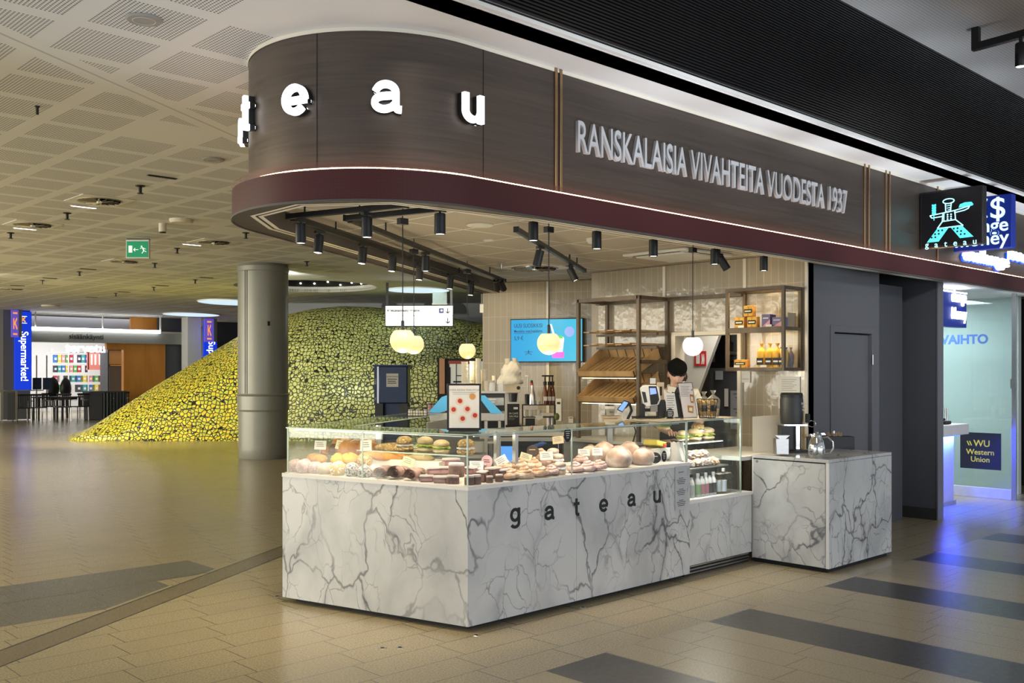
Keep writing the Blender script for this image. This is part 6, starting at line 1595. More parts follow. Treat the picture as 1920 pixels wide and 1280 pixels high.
# ------------------------------------------------------------------ round column
cp_ = ld((493.5-960)/FOC*18.0, 18.0); R0 = .452
co_ = thing('round_column', 'thick grey green round metal column in front of the mosaic hill', 'column', cp_)
MB().lathe([(0, 1.16), (R0, 1.16), (R0, 3.40), (R0+.012, 3.42), (R0+.012, 3.50), (R0-.02, 3.55), (0, 3.55)], n=64).build('shaft', M['col'], co_, smooth=.5)
MB().lathe([(0, .90), (R0+.01, .90), (R0+.01, 1.14), (R0+.035, 1.165), (R0+.02, 1.185), (0, 1.185)], n=64).build('collar', M['col'], co_, smooth=.5)
MB().lathe([(0, .2), (R0-.01, .2), (R0-.006, .86), (R0+.014, .895), (R0+.014, .905), (0, .905)], n=64).build('lower_shaft', M['col'], co_, smooth=.5)
MB().lathe([(0, 0), (R0-.02, 0), (R0-.01, .02), (R0-.01, .20), (R0-.035, .235), (0, .235)], n=64).build('base_ring', M['col'], co_, smooth=.5)
for px in (470, 474):
    th = math.atan2(0, 0); l = (px-493.5)/FOC*17.6; q = ld((493.5-960)/FOC*18.0+l, 18.0-math.sqrt(R0*R0-l*l)-.002)
    MB().cyl((q.x, q.y, 1.19), (q.x, q.y, 3.41), .006, n=6).build('seam', M['plinth'], co_, world=True)
q = ld((505-960)/FOC*17.6, 17.555); MB().box(-.02, .02, -.01, .01, -.04, .04).build('stud', M['plinth'], co_, world=False).location = (q.x-cp_.x, q.y-cp_.y, 2.45)
# ------------------------------------------------------------------ far walls and the curved grey wall
struct(MB().box(-7.05, 12, 0, .3, 0, 3.55).build('wall_far_grey', flat('blue_grey_wall', (.20, .21, .245), .6, var=.05, sc=2), loc=ld(0, 28.2), rz=CR, smooth=0))
for k, (px, py, r, lab) in enumerate(((729, 577, .215, 'dark arched opening left of the hanging direction sign'), (805, 572, .15, 'dark arched opening hidden behind the direction sign'), (857, 588, .28, 'dark arched opening right of the hanging direction sign'))):
    p = dp(px, py, 28.15); t = thing('arched_opening', lab, 'opening', p, CR)
    MB().prism([(r*math.cos(i*PI/16), r*math.sin(i*PI/16)*1.15) for i in range(17)], 0, .04, Matrix(((1,0,0,0),(0,0,1,0),(0,1,0,0),(0,0,0,1)))).build('opening', flat('arch_dark', (.03, .035, .04), .6), t)
    MB().box(-r*1.05, r*1.05, -.02, .04, -.03, 0).build('ledge', M['grey'], t)
# coffers, luminous panels
COF = thing('ceiling_coffer', 'round recessed ceiling opening with many tiny lights above the mosaic hill', 'ceiling recess', (cc.x, cc.y, 3.55))
MB().lathe([(COFR, 0), (COFR, .13)], n=64, cap=False).build('rim_wall', M['white'], COF); MB().lathe([(COFR, .13), (COFR+.02, .13), (COFR+.02, .55)], n=64, cap=False).build('dark_wall', M['plinth'], COF); MB().lathe([(0, .55), (COFR+.02, .55)], n=48).build('dark_top', M['plinth'], COF, smooth=0)
random.seed(4)
for k in range(30):
    a = k*2*PI/30+.05; MB().blob((0, 0, 0), (.028, .028, .022), 0, 1, 1, 1).build('tiny_light', M['lamp'], COF).location = (COFR*.985*math.cos(a), COFR*.985*math.sin(a), random.choice((.17, .21, .25)))
M['sky'] = MT('luminous_panel', (.8, .9, 1)).emit((.62, .80, .92), .95).m
for px, py, rx, ry, lab in ((432, 566, .85, 1.2, 'pale blue luminous ceiling panel left of the grey column'), (359, 589, .9, 1.2, 'pale blue luminous ceiling panel above the right market pillar'), (784, 543, .75, .8, 'pale blue luminous ceiling panel above the direction sign')):
    p = zp(px, py, 3.545); t = thing('luminous_panel', lab, 'ceiling light', (p.x, p.y, 3.545), CR)
    MB().lathe([(0, -.012), (1, -.012), (1, 0), (0, 0)], n=48, M=Matrix.Diagonal((rx, ry, 1, 1))).build('panel', M['sky'], t, smooth=0); MB().lathe([(1.0, -.02), (1.02, -.02), (1.02, .003), (1.0, .003)], n=48, M=Matrix.Diagonal((rx, ry, 1, 1)), cap=False).build('rim', M['white'], t, smooth=0)
g = F('hanging_duct', 'square duct coloured as if lit pale cyan, hanging from the ceiling behind the direction sign', 'duct', 824, 570, 24.0); g.box('duct', flat('lit_cyan_duct', (.60, .72, .70), .5), 811, 838, 529, 570, 0, .35); g.box('flange', M['white'], 810, 839, 568.5, 571, -.01, .36)  # pale cyan light is put into the paint of the duct
# hanging direction sign
f = F('direction_sign', 'white lit direction sign with arrows hanging on two posts', 'sign', 786, 612, 21.3)
f.box('light_box', 'black', 721.5, 850, 572, 612, 0, .18); pn_ = MT('lit_sign_face', (1, 1, 1)).emit((.95, .97, 1), .95).m
f.box('face', pn_, 723, 848.5, 573.5, 591.5, -.01, 0); f.box('face', pn_, 723, 848.5, 592.5, 610.5, -.01, 0)
for x in (725, 846): f.box('post', 'dgrey', x-2.2, x+2.2, 529, 573, .06, .14)
f.text('Keskustakirjasto Helsinki', 'noteb' if 'noteb' in M else 'greyink', 757, 582, 4.4, -.012, ext=.001, bold=.012); f.text('Bus', 'greyink', 731, 600, 3.4, -.012, ext=.001); f.text('10', 'greyink', 787, 587, 3, -.012, ext=.001)
f.box('pictogram', flat('navy_print', (.02, .04, .20), .5), 823, 832, 577.5, 587, -.014, -.01); MB().lathe([(0, 0), (2.2*f.u, 0), (2.2*f.u, .002), (0, .002)], n=16, M=Matrix.Translation(f.p(828, 582, -.015)) @ Matrix.Rotation(PI/2, 4, 'X')).build('pictogram_dot', M['paper'], f.t)
for y in (582, 601):
    b = MB(); b.bar(f.p(839.5, y-5, -.016), f.p(839.5, y+5, -.016), 1.7*f.u, .004, up=(0, 1, 0)); b.bar(f.p(839.5, y+5, -.016), f.p(835.5, y+1, -.016), 1.7*f.u, .004, up=(0, 1, 0)); b.bar(f.p(839.5, y+5, -.016), f.p(843.5, y+1, -.016), 1.7*f.u, .004, up=(0, 1, 0)); b.build('arrow', M['ink'], f.t)
f.text('Ma-Su', M['brass'], 828, 606, 2.6, -.012, ext=.001)
# blue kiosk in front of the hill
f = F('ticket_kiosk', 'dark blue ticket kiosk with taped white notice before the mosaic hill', 'kiosk', 732, 849, 19.0)
nb = flat('navy_kiosk', (.016, .030, .075), .3, .2); f.box('side_wing', nb, 700, 706, 686, 758, .1, .5); f.box('front_panel', nb, 710.5, 764.5, 686, 756, -.05, .5, bevel=.02); f.box('top_cap', flat('blue_cap', (.01, .03, .16), .4), 699, 766, 683.5, 686.5, -.06, .52); f.box('steel_side', 'steel', 705.5, 711, 687, 782, .1, .45)
f.box('leg', 'dgrey', 703, 718, 756, 849, .0, .45); f.box('leg', 'dgrey', 748, 764, 756, 849, .0, .45); f.box('dark_gap', nb, 718, 748, 757, 849, .2, .4)
f.box('notice', M['paper'], 725, 747.5, 700, 725, -.056, -.05); f.text('EI KÄYTÖSSÄ', 'ink', 736, 706, 2.6, -.058, ext=.0005); f.lines('print', 'ink', 727, 745, 710, 721, 3, -.058, .35)
f.text('INFO', M['paper'], 703, 715, 3.4, .098, rot=(PI/2, -PI/2, 0), ext=.001); f.text('VR', M['paper'], 703, 748, 3.4, .098, rot=(PI/2, -PI/2, 0), ext=.001)
# dark framed vending window behind the cups
f = F('vending_window', 'black framed lit vending cabinet behind the paper cups', 'vending machine', 864, 914, 13.4)
f.box('case', 'plinth', 820, 912, 672, 913.5, .0, .5); f.box('tan_panel', flat('tan_panel', (.48, .26, .14), .5), 824, 834, 672, 738, -.03, 0); f.box('window', MT('vending_glow', (.5, .5, .45)).emit((.40, .42, .36), .5).m, 843, 905, 677, 740, -.012, 0); f.box('red_header', flat('red_header', (.32, .05, .03), .5), 841, 880, 676, 682, -.02, -.012)
f.box('mullion', 'plinth', 855, 856.5, 682, 740, -.02, -.012); f.box('mullion', 'plinth', 842, 845, 688, 740, -.02, -.012); f.box('shelf', M['cardb'], 855, 872, 703, 705, -.02, -.012); f.box('shelf', M['ink'], 850, 866, 714, 717, -.03, -.012)
# ------------------------------------------------------------------ fittings in the hall ceiling
for px, py, lab in ((187, 375, 'largest looking swirl vent of the hall ceiling, beside a lit slot'), (62, 420, 'swirl vent with bright reflections, left of the largest one'), (401, 453, 'swirl vent of hall ceiling nearest the canopy edge'), (233, 489, 'swirl vent under the green exit sign'), (22, 541, 'far swirl vent at the left border above the market')):
    swirl('swirl_vent', zp(px, py, 3.55), .25, lab, z=3.55)
def slot(px, py, lit, lab):
    p = zp(px, py, 3.55); t = thing('slot_light' if lit else 'slot_vent', lab, 'ceiling light' if lit else 'vent', (p.x, p.y, 3.55), 0, 'slots in the hall ceiling')
    MB().box(-.15, .15, -.022, .022, -.008, -.001).build('frame', M['white'] if lit else M['ink'], t); MB().box(-.14, .14, -.016, .016, -.011, -.008).build('lens' if lit else 'opening', M['lamp'] if lit else M['ink'], t)
for a in ((157, 387, 1, 'lit slot in front of the largest swirl vent'), (47, 428, 1, 'lit slot in front of the vent with bright reflections'), (360, 458, 1, 'lit slot beside the swirl vent nearest the canopy'), (304, 331, 0, 'black slot in the hall ceiling under the round speaker'), (165, 504, 0, 'dark slot left of the exit sign vent'), (93, 521, 0, 'dark slot behind, left of two sprinklers'), (33, 535, 0, 'dark slot above the far left swirl vent'), (387, 520, 0, 'dark slot just left of the grey column top'), (304, 535, 0, 'dark slot midway between exit sign and column'), (233, 547, 0, 'dark slot in far ceiling under the exit sign'), (172, 557, 0, 'dark slot in the far ceiling above the market sign')): slot(*a)
def hfit(px, py, r, lab, mat='white', nm='ceiling_speaker', cat='speaker', dp_=.014):
    return round_fit(nm, px, py, r, lab, cat, 3.55, mat, dp_)
M['spk'] = flat('speaker_grille', (.32, .31, .29), .7)
hfit(270, 35, .098, 'large round grey speaker in the perforated ceiling nearest the camera', 'spk'); hfit(400, 298, .10, 'round grey speaker in the hall ceiling beside the canopy', 'spk')
for px, py, lab in ((340, 411, 'cream dome on the hall ceiling above the exit sign'), (95, 572, 'cream dome far away over the market entrance')): hfit(px, py, .15 if px > 200 else .26, lab, 'trimw', 'ceiling_dome', 'dome', .05)
p = zp(305, 419, 3.55); t = thing('ceiling_beacon', 'short cream stub hanging beside the cream dome', 'sensor', (p.x, p.y, 3.55)); MB().cyl((0, 0, -.11), (0, 0, 0), .05).build('body', M['trimw'], t); MB().cyl((0, 0, -.125), (0, 0, -.11), .04).build('lens', M['ink'], t)
p = zp(70, 199, 3.55); t = thing('ceiling_rod', 'thin black rod hanging from the near perforated ceiling', 'sensor', (p.x, p.y, 3.55)); MB().cyl((0, 0, -.062), (0, 0, 0), .010).build('rod', M['ink'], t); MB().cyl((0, 0, -.006), (0, 0, 0), .018).build('rose', M['ink'], t)
for px, py, lab in ((263, 348, 'black sprinkler above the largest swirl vent'), (126, 399, 'black sprinkler left of the lit slot'), (20, 436, 'black sprinkler at the left border under a swirl vent'), (461, 436, 'black sprinkler next to the underside of the canopy nose'), (332, 465, 'black sprinkler left of the vent nearest the canopy'), (290, 493, 'black sprinkler right of the exit sign vent'), (149, 509, 'black sprinkler under the dark slot left of exit sign'), (79, 525, 'black sprinkler in the far ceiling left of exit sign'), (288, 538, 'black sprinkler midway to the column'), (366, 524, 'black sprinkler just left of the grey column'), (217, 549, 'pale far sprinkler above the market light tube'), (575, 490, 'black sprinkler right of the grey column top')):
    sprinkler(px, py, 3.55, lab, s=1.3)
f = F('exit_sign', 'green exit sign with running figure and arrow hanging from ceiling', 'sign', 257, 484, 14.2)
f.box('light_box', M['white'], 236, 279, 449, 484, 0, .06); gpan = MT('exit_green', (.0, .2, .08)).emit((.004, .17, .075), .9).m; f.box('face', gpan, 238, 277.5, 452.5, 482, -.008, 0); f.box('bracket', 'ink', 236, 279, 447, 450, .02, .05)
we = MT('exit_white', (.8, .85, .8)).emit((.7, .8, .72), .7).m; f.box('door_symbol', we, 241.5, 248.5, 460.5, 473.5, -.011, -.008)
b = MB(); b.bar(f.p(252, 468, -.01), f.p(260, 468, -.01), 1.2*f.u, .003, up=(0, 1, 0)); b.bar(f.p(251, 468, -.01), f.p(254, 465, -.01), 1.2*f.u, .003, up=(0, 1, 0)); b.bar(f.p(251, 468, -.01), f.p(254, 471, -.01), 1.2*f.u, .003, up=(0, 1, 0)); b.build('arrow', we, f.t)
b = MB()
for a, c, w in (((268, 464), (270, 470), 2.2), ((270, 470), (275, 472), 1.3), ((270, 470), (266.5, 475), 1.5), ((268, 464), (263, 466), 1.2), ((269, 465), (274, 467), 1.2)): b.bar(f.p(*a, -.01), f.p(*c, -.01), w*f.u, .003, up=(0, 1, 0))
b.lathe([(0, 0), (1.6*f.u, 0), (1.6*f.u, .003), (0, .003)], n=12, M=Matrix.Translation(f.p(266, 462, -.01)) @ Matrix.Rotation(PI/2, 4, 'X')); b.build('running_figure', we, f.t)

# ------------------------------------------------------------------ the supermarket across the hall
YM = 34.2
class G(F):
    """like F for things parallel to the shop fronts (across the hall's X direction)"""
    def __init__(s, name, label, cat, px, py, Y=YM, group=None):
        s.Y = Y; s.o = yp(px, py, Y); s.t = thing(name, label, cat, s.o, 0, group); s.px, s.py = px, py; D = s.o.x*FX+s.o.y*FY; s.u = D/FOC
    def p(s, x, y, d=0.0):
        q = yp(x, y, s.Y); z = yp(s.px, y, s.Y).z
        return Vector((q.x-s.o.x, d, z-s.o.z))
def plain(o, label, cat): return tag(o, label, cat)
beam = G('market_fascia', 'grey entrance beam with black lettering and light tube', 'fascia', 200, 643)
beam.box('beam', flat('market_beam', (.30, .30, .27), .4, .3), 52, 352, 622, 643, 0, .6); beam.text('sisäänkäynti', 'ink', 162, 632, 9.6, -.012, ext=.004, bold=.006); beam.box('light_tube', 'tubel', 58, 298, 616.5, 622.5, -.15, -.02)
for x in (65, 191, 299): beam.box('hanger', 'white', x-1, x+1, 588, 617, -.1, -.05)
MB().box(0, 1, 0, 1, 0, 1)
def wallbox(name, x0, x1, y0, y1, Y, th, mat):
    a, b_ = yp(x0, y1, Y), yp(x1, y0, Y); zm0, zm1 = yp((x0+x1)/2, y1, Y).z, yp((x0+x1)/2, y0, Y).z
    return struct(MB().box(a.x, b_.x, Y, Y+th, max(0, zm0), min(3.55, zm1)).build(name, M[mat] if isinstance(mat, str) else mat, smooth=0))
orange = m_wood('orange_panel', (.52, .20, .03), (.60, .26, .05), 2, .4)
wallbox('wall_market_orange', 232, 310, 643, 800, YM+.1, .2, orange); wallbox('wall_market_lintel', 200, 310, 643, 656, YM+.12, .18, orange)
wallbox('wall_market_dark', 309, 353, 644, 800, YM+.15, .2, 'dgrey'); wallbox('wall_market_upper', 245, 296, 590, 622, YM+.9, .1, orange); wallbox('wall_market_upper', 296, 353, 588, 622, YM+.7, .1, 'dgrey')
wallbox('wall_market_upper', 40, 246, 580, 622, YM+1.6, .1, 'grey'); wallbox('wall_market_side', 400, 460, 590, 800, YM+2, .1, 'dgrey')
struct(MB().box(-2, 25.9, 41, 41.2, 0, 3.55).build('wall_market_back', MT('market_back', (.8, .8, .78)).m, smooth=0))
struct(MB().box(-12, 10.6, 36.5, 36.7, 0, 3.55).build('wall_market_left', flat('market_left', (.5, .42, .38), .6), smooth=0))
area('market_ceiling_lamp', (13, 37.5, 3.5), (0, 0, 0), 6, 420, (.97, .97, 1), 4)
for (xa, xb, lab, x_s0, x_s1, kx0, kx1, yk0, yk1, yb0, yb1) in ((6, 57, 'grey market pillar with blue banner at the left border', 26, 57, 12.5, 25.5, 583, 633, 584, 732), (352, 377, 'grey market pillar with blue banner left of the column', 380, 404, 372, 389, 598, 641, 601, 690)):
    g = G('market_pillar', lab, 'pillar', (xa+xb)/2, 786, YM-.5); g.box('shaft', 'grey' if xa < 50 else 'white', xa, xb, 576, 786, 0, .5)
    bl_ = MT('blue_banner', (.01, .05, .5)).emit((.004, .035, .62), .9).m; g.box('banner', bl_, x_s0, x_s1, yb0, yb1, -.12, -.02)
    yw = MT('banner_yellow', (.9, .5, .05)).emit((.95, .45, .03), .9).m; glyph('K', 9*g.u, yw, g.t, g.o+g.p((x_s0+x_s1)/2, yb0+15, -.126), (PI/2, 0, 0), .003, .26, 'lettering'); g.box('rule', M['sign'], x_s0+9, x_s1-9, yb0+8.5, yb0+9.3, -.13, -.12); g.box('rule', M['sign'], x_s0+9, x_s1-9, yb0+21, yb0+21.8, -.13, -.12)
    g.text('Supermarket!', M['sign'], (x_s0+x_s1)/2+1.5, yb0+84, 13.5, -.125, rot=(PI/2, PI/2, 0), bold=.008, sx=.92)
    g.box('lightbox', MT('violet_lightbox', (.1, .08, .4)).emit((.10, .07, .42), .9).m, kx0, kx1, yk0, yk1, -.5, -.42); g.box('lightbox_side', 'grey', kx1, kx1+6, yk0-1, yk1-.5, -.5, -.3)
    oc = MT('orange_glow', (.9, .3, .1)).emit((.95, .30, .10), .9).m; glyph('K', 20*g.u, oc, g.t, g.o+g.p((kx0+kx1)/2, (yk0+yk1)/2, -.506), (PI/2, 0, 0), .003, .20, 'lettering').scale = (.42, 1, 1); m_ = (kx0+kx1)/2
    for y in (yk0+4, yk1-7.4): g.box('bar', oc, m_-4, m_+4, y, y+3.0, -.505, -.5)
g = G('welcome_letters', 'glowing white welcome letters over the market entrance', 'sign', 176, 660, YM+1.2); g.text('tervetuloa', M['sign'], 176, 653, 18, -.01, ext=.03, bold=.015); g.box('rail', 'steel', 128, 224, 660.5, 661.5, 0, .03)
g = G('market_freezer', 'dark steel freezer cabinet beside the orange wall', 'freezer', 218, 760, YM+1.0); g.box('cabinet', 'dgrey', 202, 235, 655, 790, 0, .7); g.box('door', 'steel', 204, 232, 657, 683, -.03, 0); g.box('door', 'grey', 204, 232, 687, 735, -.03, 0); g.box('handle', M['chrome'], 205, 231, 684, 686, -.06, -.03)
g = G('market_shelf', 'white market shelving full of coloured packets', 'shelf', 150, 760, YM+4.0)
for y in (661, 680, 698, 716, 735): g.box('shelf_board', 'white', 97, 202, y, y+1.5, 0, .5)
for x in (97, 128, 165, 202): g.box('upright', 'white', x-1, x+1, 655, 775, -.04, -.012)
cl_ = [('blue', (.05, .20, .55)), ('green', (.12, .42, .10)), ('dark', (.06, .06, .09)), ('yellow', (.75, .62, .08)), ('red', (.50, .05, .08)), ('teal', (.05, .35, .36)), ('pink', (.72, .30, .32)), ('white', (.75, .75, .75))]
CM = {k: flat('packet_'+k, c, .5) for k, c in cl_}
for r_, (yb, h_, rown) in enumerate(((680, 15, 'top'), (698, 13, 'second'), (716, 12, 'third'), (735, 14, 'bottom'))):
    for k in range(9):
        cn = cl_[(k*3+r_*2) % 8][0]; x = 101+k*7.4 if r_ < 2 else 101+k*11
        g = G('market_packet', '%s packet, %s from left on the %s market shelf' % (cn, (ord6+['ninth'])[k], rown), 'packet', x+3, yb, YM+4.02, group='packets on the market shelf'); g.box('packet', CM[cn], x, x+6.4, yb-h_, yb-.2, 0, .25); g.box('label', 'paper', x+1.2, x+5.2, yb-h_*.65, yb-h_*.35, -.01, 0)
g = G('sale_poster', 'red and white sale posters hanging at the market entrance', 'poster', 185, 693, YM+3.96); g.box('sheet', flat('sale_red', (.70, .22, .18), .5), 163, 200, 660, 693, 0, .02)
for x in (170, 177, 185): g.box('white_figure', 'white', x, x+3.5, 664, 684, -.01, 0)
# terrace in front of the market
def chair(px, py, Y, lab, rz, mat='blackp'):
    p = yp(px, py, Y); p.z = 0; t = thing('terrace_chair', lab, 'chair', p, rz, 'black terrace chairs')
    MB().box(-.23, .23, -.23, .23, .43, .46).build('seat', M[mat], t, bevel=.01)
    b = MB()
    for k in range(7): b.box(-.2+k*.06, -.17+k*.06, .215, .235, .46, .84)
    b.box(-.22, .22, .21, .24, .82, .88); b.build('backrest', M[mat], t)
    for x in (-.21, .21):
        for y in (-.21, .21): MB().cyl((x, y, 0), (x*.95, y*.95, .44), .015, n=8).build('leg', M['steel'] if x < 0 else M[mat], t)
        MB().tube([(x*1.1, -.2, .44), (x*1.12, -.2, .64), (x*1.1, .2, .66)], .014, 6).build('armrest', M['steel'], t)
for k, a in enumerate(((42, 783, 32.55, 'black slatted terrace chair nearest the left pillar', PI), (70, 781, 32.6, 'black slatted terrace chair second from the left pillar', PI), (118, 784, 32.55, 'black slatted terrace chair in the middle of terrace', PI-.2), (148, 782, 32.6, 'black slatted terrace chair right of the middle one', PI+.3), (98, 776, 33.3, 'black terrace chair behind the silver legged frame', .3), (226, 775, 33.9, 'black terrace chair at the orange wall', PI))): chair(*a)
for px, py, Y, lab in ((90, 778, 33.45, 'black terrace table with wide top near left pillar'), (134, 778, 33.3, 'black terrace table with glossy top in the middle')):
    p = yp(px, py, Y); p.z = 0; t = thing('terrace_table', lab, 'table', p, 0, 'terrace tables'); MB().box(-.42, .42, -.3, .3, .72, .76).build('top', M['black'], t, bevel=.01)
    for x in (-.36, .36):
        for y in (-.24, .24): MB().cyl((x, y, 0), (x, y, .72), .03, n=8).build('leg', M['black'], t)
for px, lab in ((102, 'dark rounded chair back above the terrace table'), (126, 'tilted dark rounded chair back beside market letters')):
    p = yp(px, 742, 34.35); t = thing('lounge_chair', lab, 'chair', (p.x, p.y, 0), .2 if px > 110 else 0); MB().blob((0, .1, 1.0), (.19, .10, .38), .1, 2, px, 3).build('backrest', M['blackp'], t); MB().cyl((0, 0, 0), (0, .05, .7), .04).build('leg', M['blackp'], t); MB().box(-.2, .2, -.3, .1, .62, .7).build('seat', M['blackp'], t, bevel=.02)
for x0, x1, lab in ((160, 238, 'dark slatted terrace fence beside the orange wall'),):
    g = G('terrace_fence', lab, 'fence', 199, 787, YM-.9); b = MB()
    for k in range(13): a = g.p(160+k*6, 735); c = g.p(164.5+k*6, 786); b.box(a.x, c.x, 0, .04, c.z, a.z)
    b.build('slats', flat('fence_green', (.025, .04, .04), .5), g.t, smooth=0); g.box('rail', 'dgrey', 160, 238, 733, 736, -.03, .07)
g = G('terrace_railing', 'pale pipe railing with dark panel in front of left pillar', 'railing', 30, 787, YM-2.15); g.box('rail', 'steel', -6, 82, 731, 733, 0, .05)
for x in (2, 30): g.box('post', 'steel', x, x+3, 733, 787, 0, .05)
g.box('panel', 'dgrey', 14, 29, 736, 787, .01, .04); g.box('panel', flat('pale_panel', (.5, .55, .55), .5), -6, 2, 736, 787, .01, .04)
g = G('terrace_planter', 'dark planter box on the terrace beside the fence', 'planter', 180, 752, YM-1.75); g.box('box', 'dgrey', 168, 192, 737, 786, 0, .5); g.box('rim', 'dgrey', 166, 194, 733, 737, -.03, .53)
for x0, x1, lab in ((62, 78, 'dark blue padded screen left on the terrace'), (81, 97, 'dark blue padded screen right of its twin on the terrace')):
    g = G('terrace_screen', lab, 'screen', (x0+x1)/2, 786, YM-.1, group='blue terrace screens'); g.box('panel', flat('navy_panel', (.035, .05, .09), .5), x0, x1, 708, 730, 0, .05); g.box('post', 'steel', (x0+x1)/2-.8, (x0+x1)/2+.8, 666, 786, .05, .1)
# ------------------------------------------------------------------ projecting signs on the fascia
sgX = 9.97; a0, a1 = xp(1725, 362, sgX), xp(1843, 346, sgX)
yA, yB, zT, zB = a0.y, a1.y, 3.425, 2.85
sg = thing('bakery_sign', 'black projecting lightbox with turquoise baker emblem', 'sign', (sgX+.06, (yA+yB)/2, zB))
MB().box(sgX, sgX+.10, yB, yA, zB, zT).build('box', M['blackp'], sg, world=True, bevel=.006); MB().box(sgX+.02, sgX+.08, yA, YF, 2.96, 3.30).build('bracket', M['black'], sg, world=True)
MB().box(sgX-.006, sgX, yB+.02, yA-.02, zB+.02, zT-.02).build('face', flat('sign_black', (.006, .007, .012), .25), sg, world=True)
cy_ = MT('turquoise_glow', (.1, .7, .8)).emit((.07, .62, .72), 1.3).m; cw_ = MT('pale_turquoise_glow', (.5, .9, 1)).emit((.40, .85, .98), 1.3).m
sw, sh_ = yA-yB, zT-zB
def sp_(u, v): return Vector((sgX-.008, yA-u*sw, zT-v*sh_))     # u to the right as seen, v down
def line(pts, w=.010, mat=None, closed=False):
    b = MB(); pts = [sp_(*p) for p in pts] + ([sp_(*pts[0])] if closed else [])
    for p, q in zip(pts, pts[1:]): b.bar(p, q, w, .004, up=(1, 0, 0))
    b.build('emblem_line', mat or cw_, sg, world=True)
def fillp(pts, mat): 
    q = [sp_(*p) for p in pts]; MB().prism([(v.y, v.z) for v in q], sgX-.010, sgX-.006, Matrix(((0,0,1,0),(1,0,0,0),(0,1,0,0),(0,0,0,1)))).build('emblem_shape', mat, sg, world=True)
line([(.47+.09*math.cos(i*PI/8), .21+.042*math.sin(i*PI/8)) for i in range(16)], .010, cw_, True)
line([(.42, .245), (.425, .385), (.46, .40), (.50, .39), (.515, .235)]); line([(.44, .29), (.50, .285)], .006); line([(.445, .33), (.495, .325)], .006); line([(.455, .365), (.49, .36)], .006)
line([(.17, .43), (.57, .385), (.80, .335), (.78, .375), (.72, .40), (.56, .425)]); line([(.17, .43), (.20, .475), (.37, .465)])
line([(.38, .42), (.37, .555), (.58, .545), (.57, .39)]); line([(.40, .42), (.395, .555)], .006)
line([(.37, .555), (.29, .67), (.70, .66), (.58, .545)])
fillp([(.29, .67), (.47, .67), (.31, .90), (.12, .90)], cy_); fillp([(.50, .665), (.68, .66), (.86, .87), (.65, .875)], cy_)
for (u0, v0, dx) in ((.31, .71, -.055), (.37, .71, -.055), (.555, .70, .055), (.615, .70, .055)):
    for k in range(3):
        c_ = sp_(u0+dx*k, v0+.055*k); MB().cyl((c_.x-.004, c_.y, c_.z), (c_.x, c_.y, c_.z), .010, n=10).build('emblem_dot', M['ink'], sg, world=True)
for k in range(3):
    for u in (.455, .51): c_ = sp_(u, .445+k*.038); MB().cyl((c_.x-.003, c_.y, c_.z), (c_.x, c_.y, c_.z), .0085, n=10).build('emblem_button', cw_, sg, world=True)
b = MB(); 
fillp([(.63, .345), (.65, .29), (.73, .265), (.83, .27), (.86, .315), (.84, .335)], cy_)
line([(.235, .24), (.235, .52)], .007, cy_)
for k in range(4):
    fillp([(.235, .29+k*.045), (.20, .265+k*.045), (.205, .23+k*.045), (.235, .25+k*.045)], cy_); fillp([(.235, .29+k*.045), (.27, .265+k*.045), (.265, .23+k*.045), (.235, .25+k*.045)], cy_)
for k, chh in enumerate('gateau'):
    q = sp_(.12+.152*k, .955-.012*(k == 0)); text(chh, .085, cw_, sg, q-Vector((.001, 0, 0)), (PI/2, 0, -PI/2), .001, .002, name='letter', world=True)
# blue exchange sign behind it
eX = 10.7; e0, e1 = xp(1757, 400, eX), xp(1897, 365, eX)
eyA, eyB = min(YF-.05, e0.y), e1.y; ezT, ezB = xp(1897, 362, eX).z, xp(1897, 463, eX).z
es = thing('exchange_sign', 'dark blue projecting sign with currency letters behind the bakery sign', 'sign', (eX, (eyA+eyB)/2, ezB))
bb = MT('blue_sign', (.005, .02, .25)).emit((.002, .012, .14), .7).m; MB().box(eX, eX+.12, eyB, eyA, ezB, ezT).build('box', bb, es, world=True, bevel=.01); mint = MT('mint_glow', (.7, 1, .9)).emit((.62, .95, .88), 1.2).m
W_ = eyA-eyB; H_ = ezT-ezB
MB().box(eX+.02, eX+.1, eyA, YF, ezB+.1, ezT-.1).build('bracket', M['black'], es, world=True)
for s_, v, h in (('€$', .74, .31), ('change', .43, .20), ('money', .19, .20)): text(s_, h, mint, es, (eX-.004, eyB+W_*(.09 if s_ == '€$' else .05), ezB+H_*v), (PI/2, 0, -PI/2), .003, .006, 'RIGHT', name='lettering', world=True)
for s_, x0, x1, y0, y1 in (('exchange', 1800, 1880, 470, 492), ('money', 1884, 1960, 473, 500)): 
    p0, p1 = yp(x0, 478, YF), yp(x1, 488, YF)
    o = text(s_, .20, M['sign'], canopy, ((p0.x+p1.x)/2, YF-.05, (p0.z+p1.z)/2-.01), (PI/2, 0, 0), .03, .008, name='letter_word', world=True, label='glowing white exchange letters on the canopy'); o2 = text(s_, .20, MT('blue_glow_letters', (.02, .1, .8)).emit((.01, .10, .85), 1.0).m, canopy, ((p0.x+p1.x)/2, YF-.015, (p0.z+p1.z)/2-.025), (PI/2, 0, 0), .012, .008, name='letter_word_back', world=True)
    for q_ in (o, o2):
        w_ = max(v.co.x for v in q_.data.vertices)-min(v.co.x for v in q_.data.vertices); q_.data.transform(Matrix.Diagonal(((p1.x-p0.x)/w_, 1, 1, 1)))
